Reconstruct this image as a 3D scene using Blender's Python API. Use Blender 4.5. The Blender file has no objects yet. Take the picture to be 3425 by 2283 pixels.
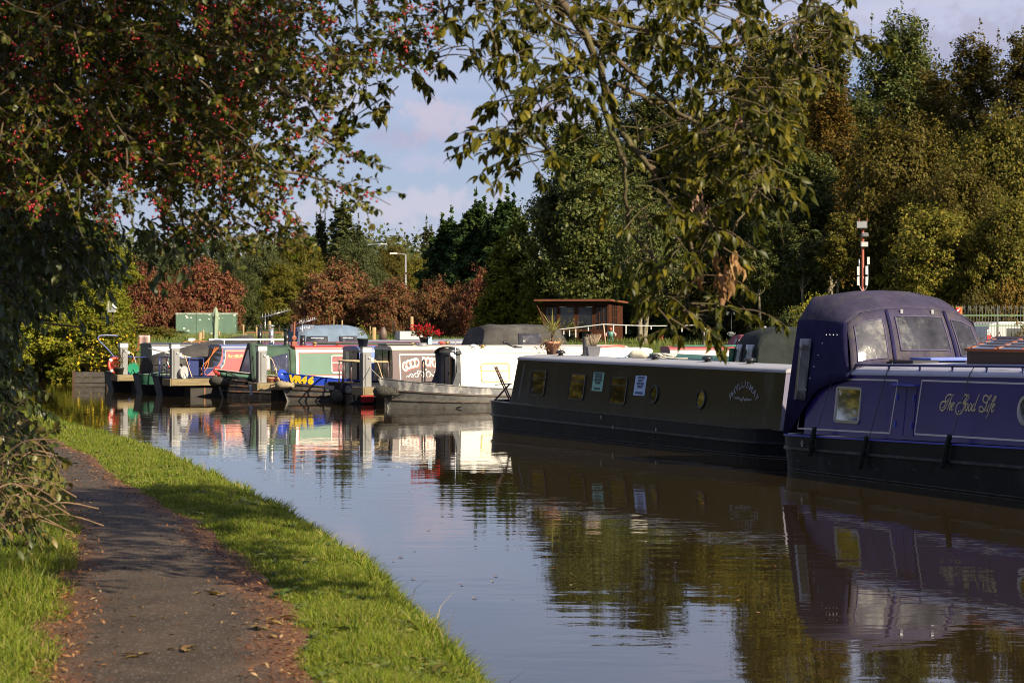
import bpy, math, random
import numpy as np
from mathutils import Vector, Matrix
R = math.radians
scene = bpy.context.scene
COL = scene.collection
F = 7611.1; CX = 1712.5; HY = 1070.0; CAMZ = 2.6      # photograph geometry (pixels of the 3425 px frame)
rnd = random.Random(7)

# ---------------------------------------------------------------- picture <-> place
def at(px, py, D):
    return Vector(((px-CX)/F*D, D, CAMZ-(py-HY)/F*D))
def X_(px, D): return (px-CX)/F*D
def wl(px, py, z=0.0):
    D = (CAMZ-z)*F/(py-HY)
    return Vector(((px-CX)/F*D, D, z))

# ---------------------------------------------------------------- materials
MATS = {}
def nn(nt, t, **kw):
    n = nt.nodes.new(t)
    for k, v in kw.items(): setattr(n, k, v)
    return n
def M(name, col, rough=.55, metal=0., var=.18, scale=2.5, bump=0., bscale=30., spec=.5, dirt=None, coat=0., stretch=None, trans=0.):
    if name in MATS: return MATS[name]
    m = bpy.data.materials.new(name); m.use_nodes = True; nt = m.node_tree; L = nt.links
    b = nt.nodes['Principled BSDF']
    b.inputs['Roughness'].default_value = rough; b.inputs['Metallic'].default_value = metal
    b.inputs['Specular IOR Level'].default_value = spec
    if coat: b.inputs['Coat Weight'].default_value = coat; b.inputs['Coat Roughness'].default_value = .08
    if trans: b.inputs['Transmission Weight'].default_value = trans
    tc = nn(nt, 'ShaderNodeTexCoord'); src = tc.outputs['Object']
    if stretch:
        mp = nn(nt, 'ShaderNodeMapping'); mp.inputs['Scale'].default_value = stretch
        L.new(src, mp.inputs['Vector']); src = mp.outputs['Vector']
    nz = nn(nt, 'ShaderNodeTexNoise'); nz.inputs['Scale'].default_value = scale; nz.inputs['Detail'].default_value = 6; nz.inputs['Roughness'].default_value = .65
    L.new(src, nz.inputs['Vector'])
    mr = nn(nt, 'ShaderNodeMapRange'); mr.inputs['From Min'].default_value = .3; mr.inputs['From Max'].default_value = .7
    L.new(nz.outputs['Fac'], mr.inputs['Value'])
    mx = nn(nt, 'ShaderNodeMix', data_type='RGBA')
    mx.inputs['A'].default_value = (*[max(0, c*(1-var)) for c in col], 1)
    mx.inputs['B'].default_value = (*[min(1, c*(1+var)) for c in col], 1)
    L.new(mr.outputs['Result'], mx.inputs['Factor'])
    out = mx.outputs['Result']
    if dirt:
        dc, amt, ds = dirt[:3]
        n2 = nn(nt, 'ShaderNodeTexNoise'); n2.inputs['Scale'].default_value = ds; n2.inputs['Detail'].default_value = 8; n2.inputs['Roughness'].default_value = .7
        v2 = src
        if len(dirt) > 3:
            mp2 = nn(nt, 'ShaderNodeMapping'); mp2.inputs['Scale'].default_value = dirt[3]
            L.new(tc.outputs['Object'], mp2.inputs['Vector']); v2 = mp2.outputs['Vector']
        L.new(v2, n2.inputs['Vector'])
        r2 = nn(nt, 'ShaderNodeMapRange'); r2.inputs['From Min'].default_value = .62-amt*.3; r2.inputs['From Max'].default_value = .72-amt*.15
        L.new(n2.outputs['Fac'], r2.inputs['Value'])
        m2 = nn(nt, 'ShaderNodeMix', data_type='RGBA'); m2.inputs['B'].default_value = (*dc, 1)
        L.new(r2.outputs['Result'], m2.inputs['Factor']); L.new(out, m2.inputs['A']); out = m2.outputs['Result']
    L.new(out, b.inputs['Base Color'])
    if bump:
        n3 = nn(nt, 'ShaderNodeTexNoise'); n3.inputs['Scale'].default_value = bscale; n3.inputs['Detail'].default_value = 4
        L.new(src, n3.inputs['Vector'])
        bp = nn(nt, 'ShaderNodeBump'); bp.inputs['Strength'].default_value = bump; bp.inputs['Distance'].default_value = .02
        L.new(n3.outputs['Fac'], bp.inputs['Height']); L.new(bp.outputs['Normal'], b.inputs['Normal'])
    MATS[name] = m
    return m
def leafmat(name, cols, trans=.3, rough=.58, spec=.16, ovar=.22):
    if name in MATS: return MATS[name]
    m = bpy.data.materials.new(name); m.use_nodes = True; nt = m.node_tree; L = nt.links
    b = nt.nodes['Principled BSDF']; o = nt.nodes['Material Output']
    g = nn(nt, 'ShaderNodeNewGeometry'); cr = nn(nt, 'ShaderNodeValToRGB')
    el = cr.color_ramp.elements
    el[0].position = 0; el[0].color = (*cols[0], 1); el[1].position = 1; el[1].color = (*cols[-1], 1)
    for i, c in enumerate(cols[1:-1]):
        e = el.new((i+1)/(len(cols)-1)); e.color = (*c, 1)
    L.new(g.outputs['Random Per Island'], cr.inputs['Fac'])
    oi = nn(nt, 'ShaderNodeObjectInfo'); mr = nn(nt, 'ShaderNodeMapRange')
    mr.inputs['To Min'].default_value = 1-ovar; mr.inputs['To Max'].default_value = 1+ovar
    L.new(oi.outputs['Random'], mr.inputs['Value'])
    hs = nn(nt, 'ShaderNodeHueSaturation'); L.new(cr.outputs['Color'], hs.inputs['Color']); L.new(mr.outputs['Result'], hs.inputs['Value'])
    L.new(hs.outputs['Color'], b.inputs['Base Color'])
    b.inputs['Roughness'].default_value = rough; b.inputs['Specular IOR Level'].default_value = spec
    t = nn(nt, 'ShaderNodeBsdfTranslucent'); L.new(hs.outputs['Color'], t.inputs['Color'])
    ms = nn(nt, 'ShaderNodeMixShader'); ms.inputs['Fac'].default_value = trans
    L.new(b.outputs[0], ms.inputs[1]); L.new(t.outputs[0], ms.inputs[2]); L.new(ms.outputs[0], o.inputs['Surface'])
    MATS[name] = m
    return m

# ---------------------------------------------------------------- objects
def tag(o, label=None, cat=None, group=None, kind=None):
    if label: o['label'] = label
    if cat: o['category'] = cat
    if group: o['group'] = group
    if kind: o['kind'] = kind
    return o
def thing(name, label, cat, loc=(0, 0, 0), rz=0., group=None):
    o = bpy.data.objects.new(name, None); COL.objects.link(o)
    o.empty_display_size = .1
    o.location = loc; o.rotation_euler = (0, 0, rz)
    return tag(o, label, cat, group)
def wm(o):
    return Matrix.Translation(o.location) @ o.rotation_euler.to_matrix().to_4x4()
def dup(root, loc, rz=0., label=None, group=None, scale=None):
    r = root.copy(); COL.objects.link(r); r.location = loc; r.rotation_euler = (0, 0, rz)
    if scale is not None: r.scale = scale
    if label: r['label'] = label
    if group: r['group'] = group
    for ch in list(root.children):
        c = ch.copy(); COL.objects.link(c); c.parent = r
        for g in ch.children:
            d = g.copy(); COL.objects.link(d); d.parent = c
    return r
def npmesh(name, V, faces, smooth=False):
    """V (n,3); faces list of (m,k) int arrays"""
    me = bpy.data.meshes.new(name)
    V = np.asarray(V, dtype=np.float32); me.vertices.add(len(V)); me.vertices.foreach_set('co', V.ravel())
    tot = [np.full(len(f), f.shape[1], dtype=np.int32) for f in faces]
    tot = np.concatenate(tot); lv = np.concatenate([np.asarray(f, dtype=np.int32).ravel() for f in faces])
    me.loops.add(len(lv)); me.loops.foreach_set('vertex_index', lv)
    st = np.concatenate([[0], np.cumsum(tot)[:-1]]).astype(np.int32)
    me.polygons.add(len(tot)); me.polygons.foreach_set('loop_start', st)
    try: me.polygons.foreach_set('loop_total', tot)
    except Exception: pass
    if smooth: me.polygons.foreach_set('use_smooth', np.ones(len(tot), dtype=bool))
    me.update(calc_edges=True)
    return me
def link(name, me, mats, parent=None):
    o = bpy.data.objects.new(name, me); COL.objects.link(o)
    for m in (mats if isinstance(mats, (list, tuple)) else [mats]): me.materials.append(m)
    if parent is not None: o.parent = parent
    return o

def frame_of(p, q, up=Vector((0, 0, 1))):
    d = (q-p).normalized()
    a = d.cross(up)
    if a.length < 1e-4: a = d.cross(Vector((1, 0, 0)))
    a.normalize(); return d, a, a.cross(d)
def catmull(pts, n=6):
    P = [Vector(p) for p in pts]
    if len(P) < 3: return P
    out = []
    for i in range(len(P)-1):
        a = P[max(i-1, 0)]; b = P[i]; c = P[i+1]; d = P[min(i+2, len(P)-1)]
        for k in range(n):
            t = k/n
            out.append(.5*((2*b)+(c-a)*t+(2*a-5*b+4*c-d)*t*t+(3*b-a-3*c+d)*t**3))
    out.append(P[-1]); return out
def rr(w, h, r=.03, cx=0, cy=0, n=4):
    pts = []
    r = min(r, w/2-1e-4, h/2-1e-4)
    for (sx, sy, a0) in ((1, -1, -90), (1, 1, 0), (-1, 1, 90), (-1, -1, 180)):
        for k in range(n+1):
            a = R(a0+90*k/n)
            pts.append((cx+sx*(w/2-r)+r*math.cos(a), cy+sy*(h/2-r)+r*math.sin(a)))
    return pts
def ell(w, h, n=24, cx=0, cy=0):
    return [(cx+w/2*math.cos(2*math.pi*k/n), cy+h/2*math.sin(2*math.pi*k/n)) for k in range(n)]
TXT = {}
def text_geo(s, size=1., shear=0., bold=0.):
    key = (s, size, shear, bold)
    if key in TXT: return TXT[key]
    cu = bpy.data.curves.new('lettering_curve', 'FONT'); cu.body = s; cu.size = size; cu.shear = shear; cu.offset = bold
    cu.align_x = 'CENTER'; cu.align_y = 'CENTER'; cu.resolution_u = 3
    ob = bpy.data.objects.new('lettering_temp', cu); COL.objects.link(ob)
    dg = bpy.context.evaluated_depsgraph_get(); dg.update()
    me = bpy.data.meshes.new_from_object(ob.evaluated_get(dg))
    V = [v.co.copy() for v in me.vertices]; Fc = [list(p.vertices) for p in me.polygons]
    bpy.data.objects.remove(ob); bpy.data.meshes.remove(me); bpy.data.curves.remove(cu)
    TXT[key] = (V, Fc); return V, Fc

class MB:
    def __init__(s): s.v = []; s.f = []; s.mi = []; s.sm = []; s.cur = 0; s.smooth = False
    def add(s, V, Fc, Mx=None, smooth=None):
        o = len(s.v)
        for v in V:
            v = Vector(v); s.v.append(Mx @ v if Mx is not None else v)
        for f in Fc:
            s.f.append([i+o for i in f]); s.mi.append(s.cur); s.sm.append(s.smooth if smooth is None else smooth)
        return s
    def box(s, c, sz, Mx=None, rz=0., taper=1.):
        x, y, z = [a/2 for a in sz]; t = taper
        V = [(-x, -y, -z), (x, -y, -z), (x, y, -z), (-x, y, -z), (-x*t, -y*t, z), (x*t, -y*t, z), (x*t, y*t, z), (-x*t, y*t, z)]
        T = Matrix.Translation(c) @ Matrix.Rotation(rz, 4, 'Z')
        if Mx is not None: T = Mx @ T
        return s.add(V, [(0, 3, 2, 1), (4, 5, 6, 7), (0, 1, 5, 4), (1, 2, 6, 5), (2, 3, 7, 6), (3, 0, 4, 7)], T, False)
    def bar(s, p, q, w, h):
        p = Vector(p); q = Vector(q); d, a, b = frame_of(p, q)
        V = []
        for e in (p, q):
            for (i, j) in ((-1, -1), (1, -1), (1, 1), (-1, 1)): V.append(e+a*i*w/2+b*j*h/2)
        return s.add(V, [(3, 2, 1, 0), (4, 5, 6, 7), (0, 1, 5, 4), (1, 2, 6, 5), (2, 3, 7, 6), (3, 0, 4, 7)], None, False)
    def tube(s, pts, r, n=8, cap=True, Mx=None):
        P = [Vector(p) for p in pts]; k = len(P)
        rs = list(r) if isinstance(r, (list, tuple)) else [r]*k
        V = []; Fc = []
        up = Vector((0, 0, 1)); d = (P[1]-P[0]).normalized()
        if abs(d.z) > .95: up = Vector((1, 0, 0))
        a = d.cross(up).normalized()
        for i in range(k):
            d = (P[min(i+1, k-1)]-P[max(i-1, 0)])
            if d.length < 1e-7: d = Vector((0, 0, 1))
            d.normalize()
            a = (a-d*a.dot(d))
            if a.length < 1e-5: a = d.orthogonal()
            a.normalize(); b = d.cross(a)
            for j in range(n):
                t = 2*math.pi*j/n; V.append(P[i]+(a*math.cos(t)+b*math.sin(t))*rs[i])
        for i in range(k-1):
            for j in range(n): Fc.append((i*n+j, i*n+(j+1) % n, (i+1)*n+(j+1) % n, (i+1)*n+j))
        if cap: Fc.append(tuple(range(n))[::-1]); Fc.append(tuple(range((k-1)*n, k*n)))
        return s.add(V, Fc, Mx, True)
    def lathe(s, prof, n=20, Mx=None, smooth=True):
        V = []; Fc = []
        for (r, z) in prof:
            for j in range(n): V.append((r*math.cos(2*math.pi*j/n), r*math.sin(2*math.pi*j/n), z))
        for i in range(len(prof)-1):
            for j in range(n): Fc.append((i*n+j, i*n+(j+1) % n, (i+1)*n+(j+1) % n, (i+1)*n+j))
        if prof[0][0] > 1e-4: Fc.append(tuple(range(n))[::-1])
        if prof[-1][0] > 1e-4: Fc.append(tuple(range((len(prof)-1)*n, len(prof)*n)))
        return s.add(V, Fc, Mx, smooth)
    def prism(s, poly, t, Mx=None, z0=0.):
        n = len(poly)
        V = [(x, y, z0) for x, y in poly]+[(x, y, z0+t) for x, y in poly]
        Fc = [tuple(range(n))[::-1], tuple(range(n, 2*n))]+[(i, (i+1) % n, n+(i+1) % n, n+i) for i in range(n)]
        return s.add(V, Fc, Mx, False)
    def ring(s, po, pi, t, Mx=None, z0=0.):
        n = len(po)
        V = [(x, y, z0) for x, y in po]+[(x, y, z0) for x, y in pi]+[(x, y, z0+t) for x, y in po]+[(x, y, z0+t*.8) for x, y in pi]
        Fc = []
        for i in range(n):
            j = (i+1) % n
            Fc += [(2*n+i, 2*n+j, 3*n+j, 3*n+i), (i, j, 2*n+j, 2*n+i), (n+j, n+i, 3*n+i, 3*n+j), (j, i, n+i, n+j)]
        return s.add(V, Fc, Mx, False)
    def grid(s, rows, smooth=True, close=False):
        m = len(rows[0]); V = [v for r in rows for v in r]; Fc = []
        for i in range(len(rows)-1):
            for j in range(m if close else m-1):
                k = (j+1) % m
                Fc.append((i*m+j, i*m+k, (i+1)*m+k, (i+1)*m+j))
        return s.add(V, Fc, None, smooth)
    def ball(s, c, r, n=10, m=6, sc=(1, 1, 1)):
        prof = [(max(1e-5, math.sin(math.pi*i/m))*r, -math.cos(math.pi*i/m)*r) for i in range(m+1)]
        return s.lathe(prof, n, Matrix.Translation(c) @ Matrix.Diagonal((*sc, 1)))
    def ribbon(s, pts, w, Mx=None, z=0.004):
        P = [Vector((p[0], p[1], 0)) for p in pts]; V = []; Fc = []
        for i, p in enumerate(P):
            d = P[min(i+1, len(P)-1)]-P[max(i-1, 0)]
            if d.length < 1e-9: d = Vector((1, 0, 0))
            d.normalize(); nrm = Vector((-d.y, d.x, 0))
            ww = (w(i/max(1, len(P)-1)) if callable(w) else w)/2
            V += [(p+nrm*ww)+Vector((0, 0, z)), (p-nrm*ww)+Vector((0, 0, z))]
        for i in range(len(P)-1): Fc.append((2*i, 2*i+1, 2*i+3, 2*i+2))
        return s.add(V, Fc, Mx, False)
    def text(s, body, size, Mx, shear=0., bold=0., sx=1., z=.004):
        V, Fc = text_geo(body, size, shear, bold)
        return s.add([(v.x*sx, v.y, z) for v in V], Fc, Mx, False)
    def build(s, name, mats, parent=None, bevel=0., solid=0., sub=0):
        me = bpy.data.meshes.new(name); me.from_pydata([tuple(v) for v in s.v], [], s.f)
        me.polygons.foreach_set('material_index', s.mi); me.polygons.foreach_set('use_smooth', s.sm); me.update()
        o = link(name, me, mats, parent)
        if solid:
            md = o.modifiers.new('shell', 'SOLIDIFY'); md.thickness = solid; md.offset = 0
        if bevel:
            md = o.modifiers.new('edge', 'BEVEL'); md.width = bevel; md.segments = 2; md.limit_method = 'ANGLE'; md.angle_limit = R(40)
        if sub:
            md = o.modifiers.new('sub', 'SUBSURF'); md.levels = sub; md.render_levels = sub
        return o

class Pl:
    """A flat face of a thing, in the thing's own coordinates: u along, v up, n outward."""
    def __init__(s, root, o, u, v):
        s.o = Vector(o); s.u = Vector(u).normalized(); v = Vector(v); s.v = (v-s.u*v.dot(s.u)).normalized(); s.n = s.u.cross(s.v)
        W = wm(root); s.W = W
        s.wo = W @ s.o; s.wu = W.to_3x3() @ s.u; s.wv = W.to_3x3() @ s.v; s.wn = W.to_3x3() @ s.n
    def pix(s, px, py):
        c = Vector((0, 0, CAMZ)); d = Vector(((px-CX)/F, 1, -(py-HY)/F))
        t = (s.wo-c).dot(s.wn)/d.dot(s.wn); p = c+d*t-s.wo
        return p.dot(s.wu), p.dot(s.wv)
    def mat(s, u=0., v=0., off=0., rot=0.):
        m = Matrix((s.u, s.v, s.n)).transposed().to_4x4(); m.translation = s.o+s.u*u+s.v*v+s.n*off
        return m @ Matrix.Rotation(rot, 4, 'Z')
    def rect(s, pts):
        q = [s.pix(*p) for p in pts]; us = [a[0] for a in q]; vs = [a[1] for a in q]
        return min(us), max(us), min(vs), max(vs)
    def quad(s, pts):           # four pixel corners TL, TR, BR, BL averaged to an upright rectangle
        q = [s.pix(*p) for p in pts]
        return (q[0][0]+q[3][0])/2, (q[1][0]+q[2][0])/2, (q[2][1]+q[3][1])/2, (q[0][1]+q[1][1])/2
# ================================================================ camera, light, sky
cam = bpy.data.cameras.new('camera'); camo = bpy.data.objects.new('camera', cam); COL.objects.link(camo)
cam.lens = 80; cam.sensor_width = 36; cam.sensor_fit = 'HORIZONTAL'
camo.location = (0, 0, CAMZ); camo.rotation_euler = (R(90), 0, 0)
cam.shift_y = -(1141.5-HY)/3425
cam.clip_end = 6000; cam.clip_start = .1
cam.dof.use_dof = True; cam.dof.focus_distance = 52; cam.dof.aperture_fstop = 7.1
scene.camera = camo

SUN = Vector((.60, -.60, .53)).normalized()
sl = bpy.data.lights.new('sun', 'SUN'); so = bpy.data.objects.new('sun', sl); COL.objects.link(so)
sl.energy = 5.0; sl.angle = R(.55); sl.color = (1, .86, .62)
so.rotation_euler = SUN.to_track_quat('Z', 'Y').to_euler(); so.location = (30, -30, 30)

w = bpy.data.worlds.new('World'); scene.world = w; w.use_nodes = True
nt = w.node_tree; L = nt.links; bg = nt.nodes['Background']
sky = nn(nt, 'ShaderNodeTexSky'); sky.sky_type = 'NISHITA'; sky.sun_disc = False
sky.sun_elevation = math.asin(SUN.z); sky.sun_rotation = math.atan2(SUN.x, SUN.y)
sky.air_density = 1.0; sky.dust_density = .4; sky.ozone_density = 2.5
tc = nn(nt, 'ShaderNodeTexCoord')
def cloud(scale, stretch, seed, lo, hi, detail=6):
    mp = nn(nt, 'ShaderNodeMapping'); mp.inputs['Scale'].default_value = stretch; mp.inputs['Location'].default_value = seed
    L.new(tc.outputs['Generated'], mp.inputs['Vector'])
    n = nn(nt, 'ShaderNodeTexNoise'); n.inputs['Scale'].default_value = scale; n.inputs['Detail'].default_value = detail; n.inputs['Roughness'].default_value = .55
    L.new(mp.outputs['Vector'], n.inputs['Vector'])
    r = nn(nt, 'ShaderNodeMapRange'); r.interpolation_type = 'SMOOTHSTEP'
    r.inputs['From Min'].default_value = lo; r.inputs['From Max'].default_value = hi
    L.new(n.outputs['Fac'], r.inputs['Value']); return r.outputs['Result']
def wmix(a, b, fac, blend='MIX'):
    m = nn(nt, 'ShaderNodeMix', data_type='RGBA'); m.blend_type = blend
    for sock, v in (('A', a), ('B', b), ('Factor', fac)):
        if isinstance(v, (int, float)): m.inputs[sock].default_value = v
        elif isinstance(v, tuple): m.inputs[sock].default_value = v
        else: L.new(v, m.inputs[sock])
    return m.outputs['Result']
skyc = wmix(sky.outputs['Color'], (3.45, 4.1, 6.6, 1), .68)
veil = cloud(5, (1, 1, 5), (3.1, 2, 0), .38, .80)
skyc = wmix(skyc, (5.8, 5.9, 7.5, 1), veil)
cn = nn(nt, 'ShaderNodeTexNoise'); cn.inputs['Scale'].default_value = 85; cn.inputs['Detail'].default_value = 7; cn.inputs['Roughness'].default_value = .6
L.new(tc.outputs['Generated'], cn.inputs['Vector'])
def wmath(op, a, b):
    n = nn(nt, 'ShaderNodeMath', operation=op)
    for i, v in enumerate((a, b)):
        if isinstance(v, (int, float)): n.inputs[i].default_value = v
        else: L.new(v, n.inputs[i])
    return n.outputs[0]
for dx, dz, sx, sz, col, amt in ((-.0345, .086, .017, .012, (6.2, 5.5, 6.6, 1), .75), (-.046, .079, .024, .008, (4.6, 4.4, 5.9, 1), .6), (-.040, .070, .018, .008, (5.6, 5.4, 6.9, 1), .5), (.018, .090, .020, .010, (5.8, 5.2, 6.6, 1), .6), (-.045, .050, .060, .010, (6.8, 6.2, 7.2, 1), .55), (.19, .12, .05, .014, (4.3, 4.1, 5.4, 1), .6), (-.10, .098, .05, .010, (6.4, 6.0, 7.2, 1), .5), (.21, .095, .03, .02, (5.2, 4.8, 6.0, 1), .5)):
    vs = nn(nt, 'ShaderNodeVectorMath', operation='SUBTRACT'); vs.inputs[1].default_value = (dx, 1, dz); L.new(tc.outputs['Generated'], vs.inputs[0])
    vm = nn(nt, 'ShaderNodeVectorMath', operation='MULTIPLY'); vm.inputs[1].default_value = (1/sx, .0, 1/sz); L.new(vs.outputs[0], vm.inputs[0])
    vl = nn(nt, 'ShaderNodeVectorMath', operation='LENGTH'); L.new(vm.outputs[0], vl.inputs[0])
    d_ = wmath('ADD', wmath('SUBTRACT', 1.0, vl.outputs['Value']), wmath('MULTIPLY', wmath('SUBTRACT', cn.outputs['Fac'], .5), 3.0))
    mr_ = nn(nt, 'ShaderNodeMapRange'); mr_.interpolation_type = 'SMOOTHSTEP'; mr_.inputs['From Min'].default_value = -.05; mr_.inputs['From Max'].default_value = .75; mr_.inputs['To Max'].default_value = amt
    L.new(d_, mr_.inputs['Value']); skyc = wmix(skyc, col, mr_.outputs['Result'])
L.new(skyc, bg.inputs['Color']); bg.inputs['Strength'].default_value = .05
scene.view_settings.view_transform = 'Standard'; scene.view_settings.look = 'None'
scene.view_settings.exposure = 0.0; scene.view_settings.gamma = 1
scene.cycles.max_bounces = 8; scene.cycles.diffuse_bounces = 2; scene.cycles.glossy_bounces = 4
scene.cycles.transmission_bounces = 6; scene.cycles.transparent_max_bounces = 12
scene.cycles.use_denoising = True; scene.cycles.filter_width = 1.05; scene.cycles.sample_clamp_indirect = 6

# ================================================================ water
def water_mat():
    m = bpy.data.materials.new('canal_water'); m.use_nodes = True; nt = m.node_tree; L = nt.links
    b = nt.nodes['Principled BSDF']; b.inputs['Base Color'].default_value = (.020, .014, .006, 1)
    b.inputs['Roughness'].default_value = .012; b.inputs['IOR'].default_value = 1.36
    tc = nn(nt, 'ShaderNodeTexCoord'); prev = None
    big = nn(nt, 'ShaderNodeTexNoise'); big.inputs['Scale'].default_value = .11; big.inputs['Detail'].default_value = 2
    L.new(tc.outputs['Object'], big.inputs['Vector'])
    calm = nn(nt, 'ShaderNodeMapRange'); calm.inputs['From Min'].default_value = .38; calm.inputs['From Max'].default_value = .64
    calm.inputs['To Min'].default_value = .35; calm.inputs['To Max'].default_value = 1.
    L.new(big.outputs['Fac'], calm.inputs['Value'])
    for sc, st, dist, det in ((1.1, (.45, 1, 1), .0066, 2), (3.6, (.5, 1, 1), .0021, 2), (9., (.6, 1, 1), .0004, 1)):
        mp = nn(nt, 'ShaderNodeMapping'); mp.inputs['Scale'].default_value = st; mp.inputs['Rotation'].default_value = (0, 0, R(12))
        L.new(tc.outputs['Object'], mp.inputs['Vector'])
        n = nn(nt, 'ShaderNodeTexNoise'); n.inputs['Scale'].default_value = sc; n.inputs['Detail'].default_value = det
        L.new(mp.outputs['Vector'], n.inputs['Vector'])
        bp = nn(nt, 'ShaderNodeBump'); bp.inputs['Distance'].default_value = dist
        L.new(n.outputs['Fac'], bp.inputs['Height']); L.new(calm.outputs['Result'], bp.inputs['Strength'])
        if prev: L.new(prev, bp.inputs['Normal'])
        prev = bp.outputs['Normal']
    L.new(prev, b.inputs['Normal'])
    return m
mb = MB(); mb.add([(-400, -60, 0), (400, -60, 0), (400, 400, 0), (-400, 400, 0)], [(0, 1, 2, 3)])
tag(mb.build('canal_water', water_mat()), kind='structure')

# ================================================================ near bank: towpath side
BK = [(-30, 8), (0, 2.4), (5, 1.1), (8, .60), (11.3, -.02), (13.7, -.42), (17.6, -1.07), (21.9, -2.06), (27.3, -3.5), (33, -5.1), (37.6, -6.75), (41.8, -8.3), (46, -9.9), (60, -14.8), (80, -21), (100, -27), (130, -42), (220, -90)]
PL = [(-30, 1), (0, -.6), (8, -1.75), (11.3, -2.34), (12.6, -2.56), (15.6, -3.05), (20.2, -3.9), (24.4, -4.86), (29, -5.95), (34, -8.0), (40, -10.7), (50, -14.6), (80, -25), (130, -47), (220, -96)]
PR = [(-30, 2.4), (0, .75), (8, -.5), (11.3, -1.07), (13.3, -1.34), (15.3, -1.69), (19, -2.57), (21.6, -3.33), (25.8, -4.57), (29.9, -5.6), (34, -6.95), (40, -9.6), (50, -13.4), (80, -23.8), (130, -45.8), (220, -94.6)]
def ip(tab, y): return np.interp(y, [a for a, b in tab], [b for a, b in tab])
ys = np.concatenate([np.arange(-30, 8, 4), np.arange(8, 48, .5), np.arange(48, 222, 8)])
offs = [(.30, -.5), (.16, .2), (.06, .52), (-.05, .66), (-.25, .75), (-.6, .79), (-1.2, .8), (-3, .8), (-8, .82), (-25, .9), (-90, 1.0), (-700, 1.2)]
V = []; rows = []
for y in ys:
    b = ip(BK, y)
    rows.append([(b+o+.05*math.sin(y*1.7)+.03*math.sin(y*4.1), y, z) for o, z in offs])
mb = MB(); mb.grid(rows[::-1] if False else rows)
GRD = M('bank_soil', (.055, .075, .018), .9, var=.5, scale=6, bump=.5, bscale=25, spec=.1, dirt=((.05, .035, .018), .4, 3))
tag(mb.build('ground', GRD), kind='structure')

def path_mat():
    m = bpy.data.materials.new('towpath_asphalt'); m.use_nodes = True; nt = m.node_tree; L = nt.links
    b = nt.nodes['Principled BSDF']; b.inputs['Roughness'].default_value = .85; b.inputs['Specular IOR Level'].default_value = .25
    tc = nn(nt, 'ShaderNodeTexCoord'); uv = nn(nt, 'ShaderNodeUVMap'); sp = nn(nt, 'ShaderNodeSeparateXYZ'); L.new(uv.outputs['UV'], sp.inputs[0])
    def noise(s, d=5, r=.6, st=None):
        n = nn(nt, 'ShaderNodeTexNoise'); n.inputs['Scale'].default_value = s; n.inputs['Detail'].default_value = d; n.inputs['Roughness'].default_value = r
        v = tc.outputs['Object']
        L.new(v, n.inputs['Vector']); return n.outputs['Fac']
    def mix(a, b2, f):
        mx = nn(nt, 'ShaderNodeMix', data_type='RGBA')
        for sk, v in (('A', a), ('B', b2)):
            if isinstance(v, tuple): mx.inputs[sk].default_value = (*v, 1)
            else: L.new(v, mx.inputs[sk])
        L.new(f, mx.inputs['Factor']); return mx.outputs['Result']
    def mrange(v, a, b2):
        r = nn(nt, 'ShaderNodeMapRange'); r.inputs['From Min'].default_value = a; r.inputs['From Max'].default_value = b2; L.new(v, r.inputs['Value']); return r.outputs['Result']
    def mth(op, a, b2):
        n = nn(nt, 'ShaderNodeMath', operation=op)
        for i, v in enumerate((a, b2)):
            if isinstance(v, (int, float)): n.inputs[i].default_value = v
            else: L.new(v, n.inputs[i])
        return n.outputs[0]
    base = mix((.040, .027, .018), (.070, .049, .034), mrange(noise(2.2), .35, .65))
    vo = nn(nt, 'ShaderNodeTexVoronoi'); vo.inputs['Scale'].default_value = 95; L.new(tc.outputs['Object'], vo.inputs['Vector'])
    st = nn(nt, 'ShaderNodeSeparateXYZ'); L.new(vo.outputs['Color'], st.inputs[0])
    base = mix(base, (.19, .17, .15), mrange(st.outputs[0], .90, 1.0))
    base = mix(base, (.018, .016, .015), mrange(st.outputs[1], .80, .95))
    lit = mix((.095, .036, .016), (.24, .095, .04), mrange(noise(55, 3), .35, .65))
    edge = mth('ABSOLUTE', mth('SUBTRACT', sp.outputs[0], .5), 0)
    e2 = mth('ADD', mth('MULTIPLY', edge, 1.35), mth('MULTIPLY', mth('SUBTRACT', noise(5.5, 9, .8), .5), 1.15))
    f = mrange(e2, .34, .60)
    base = mix(base, lit, mth('MULTIPLY', f, mrange(noise(70, 3), .30, .62)))
    L.new(base, b.inputs['Base Color'])
    bp = nn(nt, 'ShaderNodeBump'); bp.inputs['Strength'].default_value = .7; bp.inputs['Distance'].default_value = .012
    L.new(noise(90, 4), bp.inputs['Height']); L.new(bp.outputs['Normal'], b.inputs['Normal'])
    return m
mb = MB(); rows = []; ysp = np.concatenate([np.arange(-30, 8, 4), np.arange(8, 48, .25), np.arange(48, 222, 8)])
for i, y in enumerate(ysp):
    l = ip(PL, y)-.12+.05*math.sin(y*2.3)+rnd.uniform(-.03, .03); r = ip(PR, y)+.12+.05*math.sin(y*1.9+1)+rnd.uniform(-.03, .03)
    rows.append([(l+(r-l)*k/6, y, .812+.02*math.sin(math.pi*k/6)) for k in range(7)])
mb.grid(rows); po = mb.build('path', path_mat())
uvl = po.data.uv_layers.new(name='UVMap'); n6 = 7
lv = np.empty(len(po.data.loops), dtype=np.int32); po.data.loops.foreach_get('vertex_index', lv)
uvs = np.stack([(lv % n6)/6., (lv//n6)*.25], 1).astype(np.float32); uvl.data.foreach_set('uv', uvs.ravel())
tag(po, kind='structure')

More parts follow.
